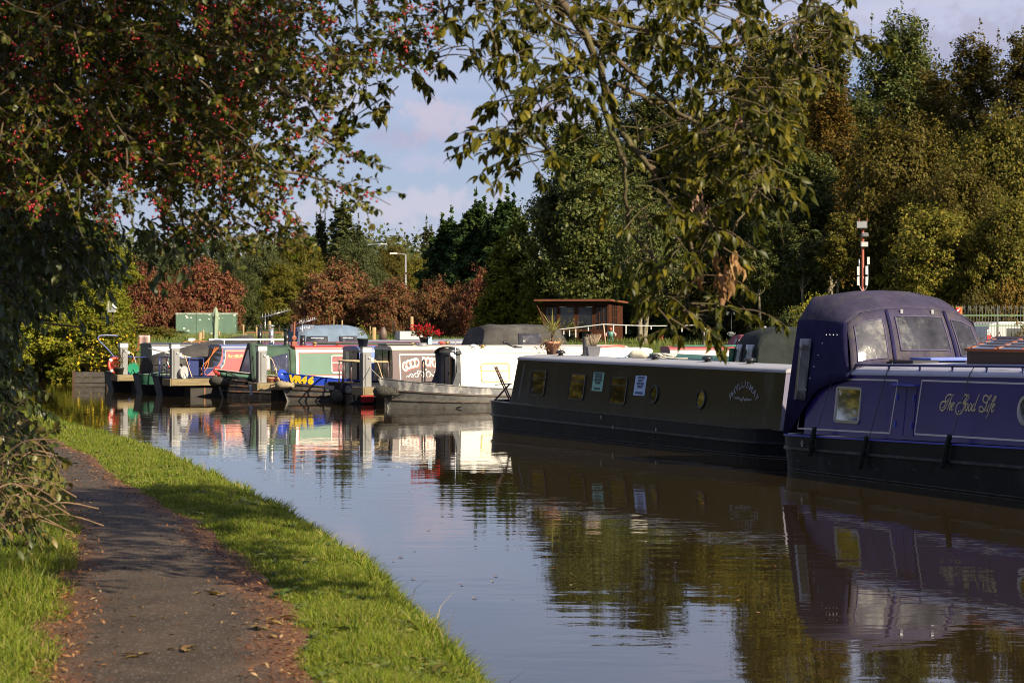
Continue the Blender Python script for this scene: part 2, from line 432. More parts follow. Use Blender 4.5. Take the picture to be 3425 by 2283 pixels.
# ================================================================ far bank terrain (one sheet out to the horizon)
OB = [((-160, 60), (-.6, .8)), ((-110, 84), (-.45, .9)), ((-60, 98), (-.25, .97)), ((-32, 101), (-.1, 1)), ((-20, 99.5), (0, 1)), ((-16.2, 97.5), (0, 1)), ((-14, 95), (.05, 1)), ((-8, 94.5), (.1, 1)), ((0, 94), (.15, 1)), ((9, 92), (.3, .95)), ((15, 84), (.6, .8)), ((17, 70), (.85, .5)), ((16.5, 55), (.95, .3)), ((17, 40), (1, .1)), ((20, 20), (1, 0)), ((26, -20), (1, -.2)), ((30, -60), (.9, -.4))]
prof = [(0, -.6), (.05, .35), (.3, .62), (1.5, .78), (5, .98), (11, 1.28), (18, 1.5), (40, 1.45), (90, 1.3), (160, 1.2), (600, 1.4), (2500, 2.5)]
def densify(P, k):
    out = []
    for i in range(len(P)-1):
        for j in range(k):
            t = j/k; (a, da), (b, db) = P[i], P[i+1]
            out.append(((a[0]+(b[0]-a[0])*t, a[1]+(b[1]-a[1])*t), (da[0]+(db[0]-da[0])*t, da[1]+(db[1]-da[1])*t)))
    return out+[P[-1]]
OBD = densify(OB, 5)
mb = MB(); rows = []
for d, z in prof:
    rows.append([(p[0]+q[0]*d, p[1]+q[1]*d, z+(.05*math.sin(i*1.3+d) if 1 < d < 200 else 0)) for i, (p, q) in enumerate(OBD)])
mb.grid(rows[::-1])
LAWN = M('meadow_turf', (.075, .10, .020), .95, var=.45, scale=.9, bump=.6, bscale=18, spec=.1, dirt=((.10, .09, .035), .35, .25))
tag(mb.build('terrain', LAWN), kind='structure')
def gz(x, y):
    """height of the far bank under (x, y): nearest edge point"""
    best = min(OBD, key=lambda e: (e[0][0]-x)**2+(e[0][1]-y)**2)
    d = math.hypot(best[0][0]-x, best[0][1]-y)
    return float(np.interp(d, [a for a, b in prof], [b for a, b in prof]))

# ================================================================ grass of the towpath verges (nobody could count it)
rng = np.random.default_rng(3)
def blades(P, h, wd, lean, rng, curl=.5):
    n = len(P); a = rng.uniform(0, 2*np.pi, n); dirx = np.cos(a); diry = np.sin(a)
    # blade turned so its width faces a random way
    b = rng.uniform(0, 2*np.pi, n); wx = np.cos(b)*wd/2; wy = np.sin(b)*wd/2
    m = P+np.stack([dirx*lean*.35, diry*lean*.35, h*.6], 1); t = P+np.stack([dirx*lean, diry*lean, h*(1-curl*.25*lean/np.maximum(h, .01))], 1)
    W = np.stack([wx, wy, np.zeros(n)], 1)
    V = np.stack([P-W, P+W, m+W*.75, m-W*.75, t], 1).reshape(-1, 3)
    i = np.arange(n)*5
    return V, [np.stack([i, i+1, i+2, i+3], 1), np.stack([i+3, i+2, i+4], 1)]
def hz(x, y):
    o = x-ip(BK, y)
    return np.interp(o, [a for a, b in offs[::-1]], [b for a, b in offs[::-1]])
def lump(x, y): return .5+.25*np.sin(x*5.1+1.3*np.sin(y*3.3))+.25*np.sin(y*4.3+1.7*np.sin(x*2.9))
def scatter(n, y0, y1, lo, hi, pw=1.8):
    u = rng.uniform(0, 1, n); y = y0*(y1/y0)**u
    l = lo(y); h = hi(y); x = l+(h-l)*rng.uniform(0, 1, n)
    return x, y
Vs = []; Q = []; T = []; base = 0
def put(x, y, h, wd, lean, z=None):
    global base
    z = hz(x, y) if z is None else z
    V, f = blades(np.stack([x, y, z-.01], 1), h, wd, lean, rng)
    Vs.append(V); Q.append(f[0]+base); T.append(f[1]+base); base += len(V)
x, y = scatter(330000, 10.0, 60, lambda y: ip(PR, y)+.02, lambda y: ip(BK, y)+.10)
edge = np.clip((x-ip(PR, y))/.35, .15, 1)
keep = rng.uniform(0, 1, len(x)) < np.clip(edge*1.6, .12, 1); x, y, edge = x[keep], y[keep], edge[keep]
lm = lump(x, y)
put(x, y, (.038+.055*lm)*rng.uniform(.5, 1.4, len(x))*(.5+.5*edge), (.0030+.00024*y)*rng.uniform(.7, 1.3, len(x)), rng.uniform(.0, .085, len(x)))
# longer fringe over the water
x, y = scatter(26000, 10.0, 60, lambda y: ip(BK, y)-.16, lambda y: ip(BK, y)+.17)
put(x, y, rng.uniform(.07, .20, len(x))*(.5+.6*lump(x*2, y)), (.005+.00035*y)*rng.uniform(.7, 1.2, len(x)), rng.uniform(.02, .17, len(x)))
# verge on the hedge side
x, y = scatter(105000, 9.5, 34, lambda y: ip(PL, y)-1.5-.02*y, lambda y: ip(PL, y)+.06)
edge = np.clip((ip(PL, y)+.06-x)/.25, .2, 1)
put(x, y, (.05+.11*lump(x, y))*rng.uniform(.5, 1.35, len(x))*(.45+.55*edge), (.0030+.00024*y)*rng.uniform(.7, 1.3, len(x)), rng.uniform(0, .13, len(x)))
GRASS = leafmat('verge_grass', [(.050, .085, .006), (.10, .15, .009), (.15, .20, .012), (.20, .22, .022), (.28, .23, .08)], .35, .55, .25, 0)
go = link('grass', npmesh('grass', np.concatenate(Vs), [np.concatenate(Q), np.concatenate(T)]), GRASS)
tag(go, 'bright green grass verge between asphalt towpath and canal', 'grass', kind='stuff')
# dry pale stalks leaning over the water
Vs = []; Q = []; T = []; base = 0
ss = []
for (yy, k) in ((14.2, 9), (13.2, 7), (15.3, 5), (28, 4), (31, 5), (12.3, 4)):
    for _ in range(k): ss.append((ip(BK, yy)+rnd.uniform(-.08, .12), yy+rnd.uniform(-.5, .5)))
x = np.array([a for a, b in ss]); y = np.array([b for a, b in ss])
put(x, y, rng.uniform(.15, .38, len(x)), np.full(len(x), .006), rng.uniform(.15, .35, len(x)))
so_ = link('dry_grass', npmesh('dry_grass', np.concatenate(Vs), [np.concatenate(Q), np.concatenate(T)]), leafmat('straw', [(.20, .15, .07), (.30, .23, .12)], .2, .6, .2, 0))
tag(so_, 'pale dry grass stalks leaning over the water edge', 'dry grass', kind='stuff')
# far lawn tufts, rough grass in front of the summerhouse and in the meadow
Vs = []; Q = []; T = []; base = 0
n = 60000; y = rng.uniform(96, 215, n); x = (rng.uniform(330, 2420, n)-CX)/F*y
zz = np.array([gz(a, b) for a, b in zip(x[:3000], y[:3000])])
x, y = x[:3000], y[:3000]
xs = np.concatenate([x+rng.normal(0, .5, 3000) for _ in range(14)]); ysx = np.concatenate([y+rng.normal(0, .5, 3000) for _ in range(14)]); zs = np.tile(zz, 14)
put(xs, ysx, rng.uniform(.08, .35, len(xs)), np.full(len(xs), .03), rng.uniform(0, .12, len(xs)), zs-.03)
fo = link('meadow_grass', npmesh('meadow_grass', np.concatenate(Vs), [np.concatenate(Q), np.concatenate(T)]), leafmat('meadow_blades', [(.07, .11, .02), (.13, .17, .035), (.2, .2, .07)], .3, .6, .2, 0))
tag(fo, 'rough meadow grass and lawn behind the moored boats', 'grass', kind='stuff')
# ================================================================ trees and shrubs
BARK = M('bark', (.085, .068, .048), .9, var=.45, scale=9, bump=.6, bscale=25, spec=.15)
BARKP = M('pale_bark', (.20, .17, .125), .9, var=.45, scale=7, bump=.5, bscale=25, spec=.15, dirt=((.07, .08, .03), .4, 4))
TWIG = M('twig_bark', (.12, .088, .058), .85, var=.4, scale=14, spec=.2)
LM = dict(
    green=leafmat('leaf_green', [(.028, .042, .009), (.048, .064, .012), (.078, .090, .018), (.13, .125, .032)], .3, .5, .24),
    olive=leafmat('leaf_olive', [(.055, .062, .008), (.10, .098, .012), (.145, .125, .015), (.20, .15, .02)]),
    brown=leafmat('leaf_turning', [(.052, .044, .008), (.088, .066, .010), (.105, .080, .012), (.07, .072, .010)]),
    gold=leafmat('leaf_gold', [(.085, .062, .010), (.14, .085, .012), (.17, .095, .014), (.09, .08, .015)]),
    red=leafmat('leaf_red', [(.12, .025, .020), (.19, .048, .032), (.15, .065, .026), (.11, .08, .022), (.22, .08, .05)]),
    redb=leafmat('leaf_rust', [(.115, .034, .020), (.165, .052, .027), (.125, .075, .026), (.08, .075, .02), (.19, .075, .04)]),
    conifer=leafmat('leaf_conifer', [(.018, .044, .010), (.034, .066, .014), (.064, .10, .022)], .2),
    lime=leafmat('leaf_golden_conifer', [(.055, .075, .006), (.11, .12, .008), (.18, .17, .014)], .2),
    far=leafmat('leaf_far', [(.045, .060, .020), (.070, .085, .026), (.10, .10, .035)]),
    blue=leafmat('leaf_poplar', [(.035, .052, .024), (.055, .075, .033), (.08, .095, .045)]),
    lemon=leafmat('leaf_lemon', [(.10, .13, .010), (.17, .18, .014), (.25, .22, .02), (.085, .12, .014)], .4),
    yel=leafmat('leaf_yellowing', [(.11, .125, .010), (.19, .185, .014), (.25, .21, .018), (.13, .14, .016)], .35),
)
def unit(v): return v/np.maximum(np.linalg.norm(v, axis=-1, keepdims=True), 1e-6)
def quads(P, Nn, size, rng, aspect=.55, along=None):
    """one folded diamond leaf (spray) per point: normal Nn, random or given direction"""
    n = len(P); r = unit(rng.normal(size=(n, 3))) if along is None else unit(along+.35*rng.normal(size=(n, 3)))
    t = unit(r-Nn*np.sum(r*Nn, 1, keepdims=True)); b = np.cross(Nn, t)
    s = (size*rng.uniform(.45, 1.6, n))[:, None]
    V = np.stack([P-t*s*.5, P+b*s*aspect*.5+Nn*s*.1-t*s*.05, P+t*s*.5, P-b*s*aspect*.5+Nn*s*.1-t*s*.05], 1).reshape(-1, 3)
    i = np.arange(n)*4
    return V, np.stack([i, i+1, i+2, i+3], 1)
def limb(mb, p, q, r0, r1, wob, rg, n=5, sides=6):
    p = Vector(p); q = Vector(q); pts = []; rs = []
    for k in range(n+1):
        t = k/n; o = Vector((rg.uniform(-1, 1), rg.uniform(-1, 1), rg.uniform(-.5, .5)))*wob*math.sin(math.pi*t)
        pts.append(p.lerp(q, t)+o+Vector((0, 0, -(q-p).length*.08*math.sin(math.pi*t)))); rs.append(r0+(r1-r0)*t)
    mb.tube(pts, rs, sides)
TREES = {}
def tree_meshes(key, H, Rw, zc, shape, nblob, leaves, leaf, seed, trunk_r=None, stems=1, jag=.35, up=.45, spread=None):
    """returns (crown mesh, trunk mesh): crown built from blobs of leaf clumps on limbs"""
    if key in TREES: return TREES[key]
    g = np.random.default_rng(seed); rg = random.Random(seed)
    tr = trunk_r or H*.014
    tm = MB(); blobs = []
    ztop = H; hc = (ztop-zc)/2; mid = zc+hc
    for k in range(nblob):
        if shape == 'round':
            a = 2*math.pi*(k*.618+rg.uniform(-.08, .08)); zz = (k+.5)/nblob; el = (zz*2-1)
            rad = Rw*math.sqrt(max(.12, 1-el*el))*rg.uniform(.35, .86)
            c = np.array([rad*math.cos(a), rad*math.sin(a), mid+el*hc*.82]); br = Rw*rg.choice((.20, .26, .32, .40))*rg.uniform(.9, 1.1)*(1-.2*max(0, el)); fl = rg.uniform(.7, 1.1)
        elif shape == 'tall':
            a = 2*math.pi*k*.618; zz = (k+.5)/nblob
            prof_ = .80 if zz < .2 else (1-.72*((zz-.2)/.8)**1.6)
            rad = Rw*prof_*rg.uniform(.25, .75); c = np.array([rad*math.cos(a), rad*math.sin(a), zc+zz*(H-zc)*.93]); br = Rw*(.34+.18*(1-zz))*rg.uniform(.85, 1.15); fl = rg.uniform(1., 1.5)
        elif shape == 'column':
            a = 2*math.pi*k*.618; zz = (k+.5)/nblob
            rad = Rw*.75*(1-.75*zz)*rg.uniform(.4, 1.); c = np.array([rad*math.cos(a), rad*math.sin(a), zc+zz*(H-zc)*.9]); br = Rw*.42*(1.05-.75*zz); fl = 2.6
        elif shape == 'cone':
            a = 2*math.pi*k*.618; zz = ((k+.5)/nblob)
            rad = Rw*(1-zz)**.55*rg.uniform(.55, .92); c = np.array([rad*math.cos(a), rad*math.sin(a), zc+zz*(H-zc)*.96]); br = Rw*(.15+.22*(1-zz)); fl = .8
        elif shape == 'bush':
            a = 2*math.pi*k*.618; zz = ((k+.5)/nblob)**.8
            rad = Rw*math.sqrt(max(.05, 1-zz**2))*rg.uniform(.45, 1.02); c = np.array([rad*math.cos(a), rad*math.sin(a), zc+zz*(H-zc)*.80]); br = Rw*rg.choice((.17, .22, .28, .36))*rg.uniform(.9, 1.1); fl = rg.uniform(.7, 1.1)
        blobs.append((c, br, fl))
    # trunk(s) and limbs
    tops = []
    for s_ in range(stems):
        ox = rg.uniform(-.35, .35)*(stems > 1)*2; oy = rg.uniform(-.3, .3)*(stems > 1)*2
        pts = [Vector((ox*(.4+.6*t)+rg.uniform(-1, 1)*H*.012, oy*(.4+.6*t)+rg.uniform(-1, 1)*H*.012, -0.3+t*H*.86)) for t in [0, .12, .25, .4, .55, .7, .85, 1]]
        tm.tube(pts, [tr*1.35, tr, tr*.9, tr*.75, tr*.6, tr*.42, tr*.25, tr*.1], 8); tops.append(pts)
    Vs = []; Q = []; base = 0
    per = max(6, leaves//(nblob*26))
    for (c, br, fl) in blobs:
        pts = rg.choice(tops); zt = max(.15, min(.95, (c[2]-.45*math.hypot(c[0], c[1]))/(H*.86))); i = int(zt*7); p = pts[min(i, 7)]
        limb(tm, p, c, tr*.38*(1-zt*.6), tr*.07, br*.22, rg)
        # clumps through the blob
        d = unit(g.normal(size=(26, 3))); rr_ = g.uniform(.25, 1., (26, 1))**.55*(1+jag*g.uniform(-.6, 1, (26, 1)))
        cl = c+d*rr_*br*np.array([1, 1, fl])
        for q in range(0, 26, 3): limb(tm, c+(cl[q]-c)*.15, cl[q], tr*.09, tr*.03, br*.1, rg, 3, 4)
        cr = br*.22
        P = (cl[:, None, :]+g.normal(size=(26, per, 3))*cr*np.array([1, 1, .75])).reshape(-1, 3)
        out = unit(P-np.repeat(cl, per, 0)*.75-np.array([0, 0, mid])*.25)
        Nn = unit(out*.75+np.array([0, 0, up])+.52*g.normal(size=P.shape))
        al = None
        if shape == 'cone':
            rad2 = P.copy(); rad2[:, 2] = 0; al = unit(unit(rad2)+np.array([0, 0, .25]))
        V, f = quads(P, Nn, leaf, g, .34 if shape == 'cone' else .6, al)
        Vs.append(V); Q.append(f+base); base += len(V)
    if shape in ('column', 'tall', 'cone'):      # upright leader shoots that break the outline
        for k in range(14 if shape != 'cone' else 8):
            c, br, fl = blobs[-1-int(rg.random()*nblob*.45)]
            h = Rw*rg.uniform(.35, .7)*(1.5 if shape == 'column' else 1); p0 = c+np.array([rg.uniform(-br, br), rg.uniform(-br, br), br*.5])
            t = g.uniform(0, 1, 34)[:, None]; P = p0+np.array([0, 0, h])*t+g.normal(size=(34, 3))*br*.22*(1.05-t)
            V, f = quads(P, unit(g.normal(size=P.shape)+np.array([0, 0, .3])), leaf, g); Vs.append(V); Q.append(f+base); base += len(V)
            tm.tube([p0, p0+np.array([0, 0, h*.95])], [tr*.06, tr*.02], 4)
    cm = npmesh(key+'_crown', np.concatenate(Vs), [np.concatenate(Q)])
    me = bpy.data.meshes.new(key+'_trunk'); me.from_pydata([tuple(v) for v in tm.v], [], tm.f); me.polygons.foreach_set('use_smooth', [True]*len(tm.f))
    TREES[key] = (cm, me); return TREES[key]
MCOPY = {}
def place_tree(name, label, cat, key, x, y, z, mat, s=1., sz=None, rz=0., group=None, bark=None):
    cm, tmesh = TREES[key]
    t = thing(name, label, cat, (x, y, z), rz, group); t.scale = (s, s, sz or s)
    for part, me, mm in (('crown', cm, mat), ('trunk', tmesh, bark or BARK)):
        k = (me.name, mm.name)
        if k not in MCOPY:
            m2 = me.copy() if len(me.materials) else me
            if len(m2.materials): m2.materials.clear()
            m2.materials.append(mm); MCOPY[k] = m2
        o = bpy.data.objects.new(part, MCOPY[k]); COL.objects.link(o); o.parent = t
    return t
tree_meshes('ash', 14, 4.6, 2.4, 'round', 34, 56000, .21, 11, jag=.6)
tree_meshes('alder', 15, 3.9, 2.8, 'tall', 24, 54000, .19, 12)
tree_meshes('oak', 11, 5.0, 1.6, 'round', 34, 56000, .20, 13, jag=.6)
tree_meshes('birch', 16, 2.5, 4.2, 'tall', 18, 34000, .16, 14, jag=.6)
tree_meshes('willow', 9.5, 4.2, .8, 'bush', 30, 46000, .19, 15, jag=.5)
tree_meshes('poplar', 14, 2.3, 1.5, 'column', 18, 15000, .26, 16, jag=.6)
tree_meshes('cypress', 10, 3.0, .2, 'cone', 44, 42000, .36, 17, up=.2)
tree_meshes('hawthorn', 6, 4.2, .5, 'bush', 36, 42000, .22, 18, jag=.6)
tree_meshes('shrub', 2.6, 1.6, .05, 'bush', 22, 15000, .11, 19, jag=.5)
tree_meshes('lawn', 7, 2.9, 2.0, 'round', 22, 24000, .13, 22, trunk_r=.17, stems=2, jag=.6)
tree_meshes('slim', 10, 1.8, 5.0, 'round', 15, 12000, .16, 20, trunk_r=.13)

def T(name, label, cat, key, px, top, D, H, mat, wpx=None, w0=None, rz=None, group=None, bark=None, z=None):
    """stand a tree at frame px (2352 wide), crown top at frame height `top`, distance D"""
    sx = px*1.45621; sy = top*1.45621; x = X_(sx, D); gzv = gz(x, D) if z is None else z
    h = CAMZ-(sy-HY)/F*D-gzv; sz = h/H; s = sz
    if wpx: s = wpx*1.45621/F*D/(2*w0)
    return place_tree(name, label, cat, key, x, D, gzv-.05, mat, s, sz, rnd.uniform(0, 6.28) if rz is None else rz, group, bark)
G1 = 'trees of the wood behind the moorings'
# the wood behind the summerhouse and the wide blue boat
T('ash_tree', 'big green ash tree standing beside the dark cypress hedge, sky on one side', 'tree', 'ash', 1340, 262, 126, 14, LM['green'], 330, 4.6, 1.0, G1)
T('ash_tree', 'tall green ash behind the brown summerhouse roof', 'tree', 'ash', 1500, 205, 134, 14, LM['green'], 330, 4.6, 2.2, G1)
T('ash_tree', 'olive green ash filling the gap behind the drooping branch tips', 'tree', 'ash', 1655, 270, 130, 14, LM['olive'], 300, 4.6, 4.0, G1)
T('alder_tree', 'tall olive alder whose top shows through the overhanging branch', 'tree', 'alder', 1770, 70, 131, 15, LM['olive'], 290, 3.9, .4, G1)
T('birch_tree', 'tallest feathery birch with thin leafy top, next to the overhanging branch', 'tree', 'birch', 1890, 8, 133, 16, LM['olive'], 240, 2.5, 1.1, G1, BARKP)
T('birch_tree', 'slender orange-gold birch crown below the tallest birch', 'tree', 'birch', 1905, 165, 121, 16, LM['gold'], 200, 2.5, 2.7, G1, BARKP)
T('alder_tree', 'dark green tree with a spiky top rising alone against the sky', 'tree', 'alder', 2068, 52, 129, 15, LM['green'], 285, 3.9, 3.3, G1)
T('oak_tree', 'broad brownish tree in full crown behind the floodlight pole', 'tree', 'oak', 2080, 265, 112, 11, LM['brown'], 330, 5.0, .9, G1)
T('birch_tree', 'thin rusty-topped birch with sky between its upper twigs', 'tree', 'birch', 2245, 70, 119, 16, LM['brown'], 215, 2.5, .2, G1, BARKP)
T('birch_tree', 'sparse rusty birch at the far edge of the wood beside its twin', 'tree', 'birch', 2350, 66, 116, 16, LM['brown'], 200, 2.5, 5.2, G1, BARKP)
T('oak_tree', 'wide olive oak below the two rusty birches', 'tree', 'oak', 2290, 275, 106, 11, LM['olive'], 330, 5.0, 3.0, G1)
T('ash_tree', 'dense green ash over the slim pale trunks near the picnic table', 'tree', 'ash', 1835, 330, 117, 14, LM['green'], 270, 4.6, 5.0, G1, BARKP)
T('ash_tree', 'green ash with high crown and bare stem beside the picnic table', 'tree', 'ash', 1720, 385, 122, 14, LM['green'], 240, 4.6, .1, G1, BARKP)
T('willow_tree', 'grey-green willow bulging above the wide blue canopy', 'tree', 'willow', 2150, 440, 96, 9.5, LM['olive'], 280, 4.2, 1.0, G1)
T('willow_tree', 'bushy olive willow behind the iron fence and van', 'tree', 'willow', 2310, 420, 94, 9.5, LM['olive'], 230, 4.2, 2.0, G1)
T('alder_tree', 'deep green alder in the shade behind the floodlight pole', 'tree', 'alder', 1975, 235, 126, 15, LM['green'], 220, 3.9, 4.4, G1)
T('alder_tree', 'dull brown-green alder between spiky dark tree and rusty birch', 'tree', 'alder', 2160, 165, 123, 15, LM['brown'], 270, 3.9, 1.9, G1)
T('oak_tree', 'low olive tree filling the wood just above the golden willow', 'tree', 'oak', 2200, 370, 101, 11, LM['brown'], 250, 5.0, 4.7, G1)
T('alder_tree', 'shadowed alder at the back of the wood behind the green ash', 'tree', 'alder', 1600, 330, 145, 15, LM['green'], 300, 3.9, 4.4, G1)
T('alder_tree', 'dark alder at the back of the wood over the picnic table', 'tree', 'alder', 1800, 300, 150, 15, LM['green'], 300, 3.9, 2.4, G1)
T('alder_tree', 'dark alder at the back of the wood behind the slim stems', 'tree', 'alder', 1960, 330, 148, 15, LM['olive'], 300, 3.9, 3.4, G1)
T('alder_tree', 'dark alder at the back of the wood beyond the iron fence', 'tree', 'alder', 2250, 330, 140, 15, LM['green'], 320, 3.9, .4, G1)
T('slim_tree', 'leaning bare-stemmed young tree close to the picnic table', 'tree', 'slim', 1745, 545, 113, 10, LM['green'], 110, 1.8, .6, G1, BARKP)
T('slim_tree', 'thin pale-stemmed tree halfway between picnic table and floodlight pole', 'tree', 'slim', 1840, 500, 106, 10, LM['green'], 120, 1.8, 2.6, G1, BARKP)
T('slim_tree', 'pale bare stem just beside the floodlight pole', 'tree', 'slim', 1925, 480, 104, 10, LM['olive'], 120, 1.8, 4.6, G1, BARKP)
T('slim_tree', 'thin forked stem under the willow above the blue canopy', 'tree', 'slim', 2085, 490, 100, 10, LM['olive'], 120, 1.8, 5.6, G1, BARKP)
T('alder_tree', 'small leafy twin-trunk alder standing on the lawn beside the summerhouse', 'tree', 'lawn', 1478, 452, 109.5, 7, LM['green'], 205, 2.9, 1.6, G1, BARKP)
for i, (px, top, D, m, lab) in enumerate([(1890, 655, 84, 'yel', 'yellow-green hawthorn bush at the wide blue canopy'), (1830, 690, 96, 'green', 'dark low bush beside the leaning stem'), (1700, 690, 124, 'green', 'shaded bush behind the picnic table'), (1590, 700, 126, 'green', 'shaded bush behind the orange chimenea'), (1985, 680, 90, 'green', 'dull green bush at the foot of the floodlight pole'), (2240, 640, 84, 'brown', 'rusty leafy bush growing through the iron fence'), (2320, 620, 92, 'gold', 'golden bush rising over the white van'), (1775, 640, 128, 'olive', 'olive bush in the shade of the slim trees'), (1530, 670, 128, 'green', 'dark bush between summerhouse and chimenea'), (2110, 640, 88, 'olive', 'olive bush behind the blue canopy crest')]):
    T('bush', lab, 'bush', 'shrub', px, top, D, 2.6, LM[m], 170 if D > 100 else 130, 1.6, None, 'bushes at the edge of the wood')
T('ornamental_grass', 'tuft of golden feathery shrub just above the blue canopy', 'shrub', 'shrub', 2105, 664, 66, 2.6, LM['gold'], 75, 1.6)
# cypress hedge and golden conifer
G2 = 'conifers beside the meadow'
for px, top, D, lab in ((1035, 505, 155, 'dark green cypress at the outer end of the tall hedge'), (1095, 468, 152, 'dark green cypress with ragged leaders in the hedge middle'), (1165, 462, 149, 'dark green cypress tucked against the big ash'), (1130, 500, 158, 'dark green cypress standing behind its hedge neighbours')):
    T('cypress_tree', lab, 'tree', 'cypress', px, top, D, 10, LM['conifer'], 185, 3.0, None, G2)
T('golden_cypress', 'golden-green conifer standing against the summerhouse wall', 'tree', 'cypress', 1185, 512, 131, 10, LM['lime'], 185, 3.0, 2.0, G2)
T('golden_cypress', 'smaller golden-green conifer nearest to the summerhouse door', 'tree', 'cypress', 1228, 600, 128, 10, LM['lime'], 95, 3.0, 4.0, G2)
# red hawthorns along the meadow fence
G3 = 'red hawthorns along the meadow'
for px, top, D, wpx, m, lab in ((770, 612, 188, 200, 'redb', 'largest rust-red hawthorn behind the blue-grey pram hood'), (905, 645, 184, 170, 'redb', 'rust-red hawthorn in the middle of the meadow row'), (1010, 650, 143, 150, 'redb', 'rust-brown hawthorn behind the red flower pot'), (1108, 626, 140, 115, 'red', 'crimson hawthorn next to the golden conifer'), (335, 612, 205, 150, 'red', 'dark red hawthorn near the nest box'), (465, 598, 215, 200, 'red', 'wide dark red hawthorn right behind the green container'), (1065, 662, 141, 110, 'redb', 'low rusty hawthorn at the foot of the cypress hedge')):
    T('hawthorn_tree', lab, 'tree', 'hawthorn', px, top, D, 6, LM[m], wpx, 4.2, None, G3)
G4 = 'far trees beyond the meadow'
for px, top, D, key, H, wpx, w0, m, lab in (
    (600, 560, 236, 'oak', 11, 150, 5.0, 'far', 'yellow-green tree just beyond the green container'), (680, 545, 244, 'oak', 11, 150, 5.0, 'olive', 'olive tree behind the largest rust-red hawthorn'),
    (640, 600, 228, 'ash', 14, 110, 4.6, 'olive', 'loose olive tree with bare twigs beside the largest red hawthorn'), (815, 555, 250, 'oak', 11, 140, 5.0, 'far', 'dull green tree at the foot of the tallest far poplar'),
    (900, 560, 262, 'oak', 11, 130, 5.0, 'brown', 'brownish far tree behind the lamp post'), (955, 590, 240, 'oak', 11, 110, 5.0, 'olive', 'small olive tree between lamp post and cypress hedge'),
    (520, 585, 250, 'oak', 11, 150, 5.0, 'far', 'hazy green tree behind the wide dark red hawthorn'), (410, 575, 255, 'oak', 11, 150, 5.0, 'far', 'hazy green tree over the dark red hawthorn near the nest box'),
    (720, 585, 235, 'willow', 9.5, 120, 4.2, 'olive', 'bushy olive willow behind the largest red hawthorn'), (860, 600, 238, 'willow', 9.5, 110, 4.2, 'far', 'rounded grey-green tree just behind the meadow hawthorns'),
    (330, 545, 232, 'cypress', 10, 130, 3.0, 'blue', 'dark spreading conifer seen beside the yellowing tree'), (560, 610, 225, 'willow', 9.5, 90, 4.2, 'green', 'dark green bush-like tree at the shaded field corner')):
    T('field_tree', lab, 'tree', key, px, top, D, H, LM[m], wpx, w0, None, G4)
for px, top, D, wpx, lab in ((785, 446, 268, 110, 'tallest far poplar with ragged upright top'), (738, 478, 270, 60, 'slim poplar leaning on the tallest far poplar'), (655, 520, 275, 60, 'lone small poplar between red-berried branch and tallest poplar'), (985, 508, 270, 75, 'feathery poplar beside the dark cypress hedge'), (505, 540, 280, 70, 'far poplar above the wide dark red hawthorn'), (820, 505, 272, 70, 'lower poplar shoulder beside the tallest far poplar')):
    T('poplar_tree', lab, 'tree', 'poplar', px, top, D, 14, LM['far'], wpx*1.25, 2.3, None, 'far poplars')
# far wood closing the horizon: reads as one mass
V = []; Q = []; base = 0; g = np.random.default_rng(5)
for k in range(260):
    px = g.uniform(-500, 3900); D = g.uniform(300, 420); h = g.uniform(7, 15); x = X_(px, D)
    n = 800; P = np.array([x, D, 1.4])+g.normal(size=(n, 3))*np.array([4.2, 3, 0])+np.stack([np.zeros(n), np.zeros(n), h*g.uniform(0, 1, n)**.8], 1)
    v, f = quads(P, unit(g.normal(size=(n, 3))+np.array([0, -.4, .4])), .60, g, .7); V.append(v); Q.append(f+base); base += len(v)
fw = link('far_woodland', npmesh('far_woodland', np.concatenate(V), [np.concatenate(Q)]), LM['far'])
tag(fw, 'far green woodland closing the horizon beyond the meadow', 'wood', kind='stuff')
# dark undergrowth inside the wood
V = []; Q = []; base = 0
for k in range(330):
    px = g.uniform(1790, 3700); D = g.uniform(128, 168); h = g.uniform(1.5, 4.5) if k % 3 else g.uniform(4, 8); x = X_(px, D)
    n = 130; P = np.array([x, D, 1.4])+g.normal(size=(n, 3))*np.array([1.6, 1.2, 0])+np.stack([np.zeros(n), np.zeros(n), h*g.uniform(0, 1, n)], 1)
    v, f = quads(P, unit(g.normal(size=(n, 3))+np.array([0, -.2, .4])), .45, g, .7); V.append(v); Q.append(f+base); base += len(v)
fw = link('undergrowth', npmesh('undergrowth', np.concatenate(V), [np.concatenate(Q)]), LM['green'])
tag(fw, 'dark undergrowth and ivy inside the wood behind the summerhouse', 'undergrowth', kind='stuff')

# ---- tall trees along the towpath hedge, outside the frame: the boats' dark sides and the windows mirror them
for i, (x, y, s_, m, key, lab) in enumerate([(-24, 52, 1.0, 'olive', 'ash', 'olive hedge ash by the towpath, mirrored in the wide blue boat'), (-26.5, 60, 1.05, 'yel', 'oak', 'yellowing hedge oak mirrored in the boat windows'), (-28, 68, 1.1, 'olive', 'ash', 'olive hedge ash mirrored in the black boat'), (-30, 76, 1.1, 'brown', 'oak', 'turning hedge oak mirrored in the black boat side'), (-33, 85, 1.2, 'olive', 'ash', 'olive hedge ash further along the towpath'), (-37, 94, 1.2, 'yel', 'oak', 'yellowing hedge oak further along the towpath'), (-21, 44, 1.0, 'green', 'oak', 'green hedge oak nearest along the towpath'), (-42, 104, 1.3, 'olive', 'ash', 'olive hedge ash at the far end of the towpath')]):
    place_tree('hedge_tree', lab, 'tree', key, x, y, .8, LM[m], s_, s_*1.15, i*1.3, 'trees along the towpath hedge')
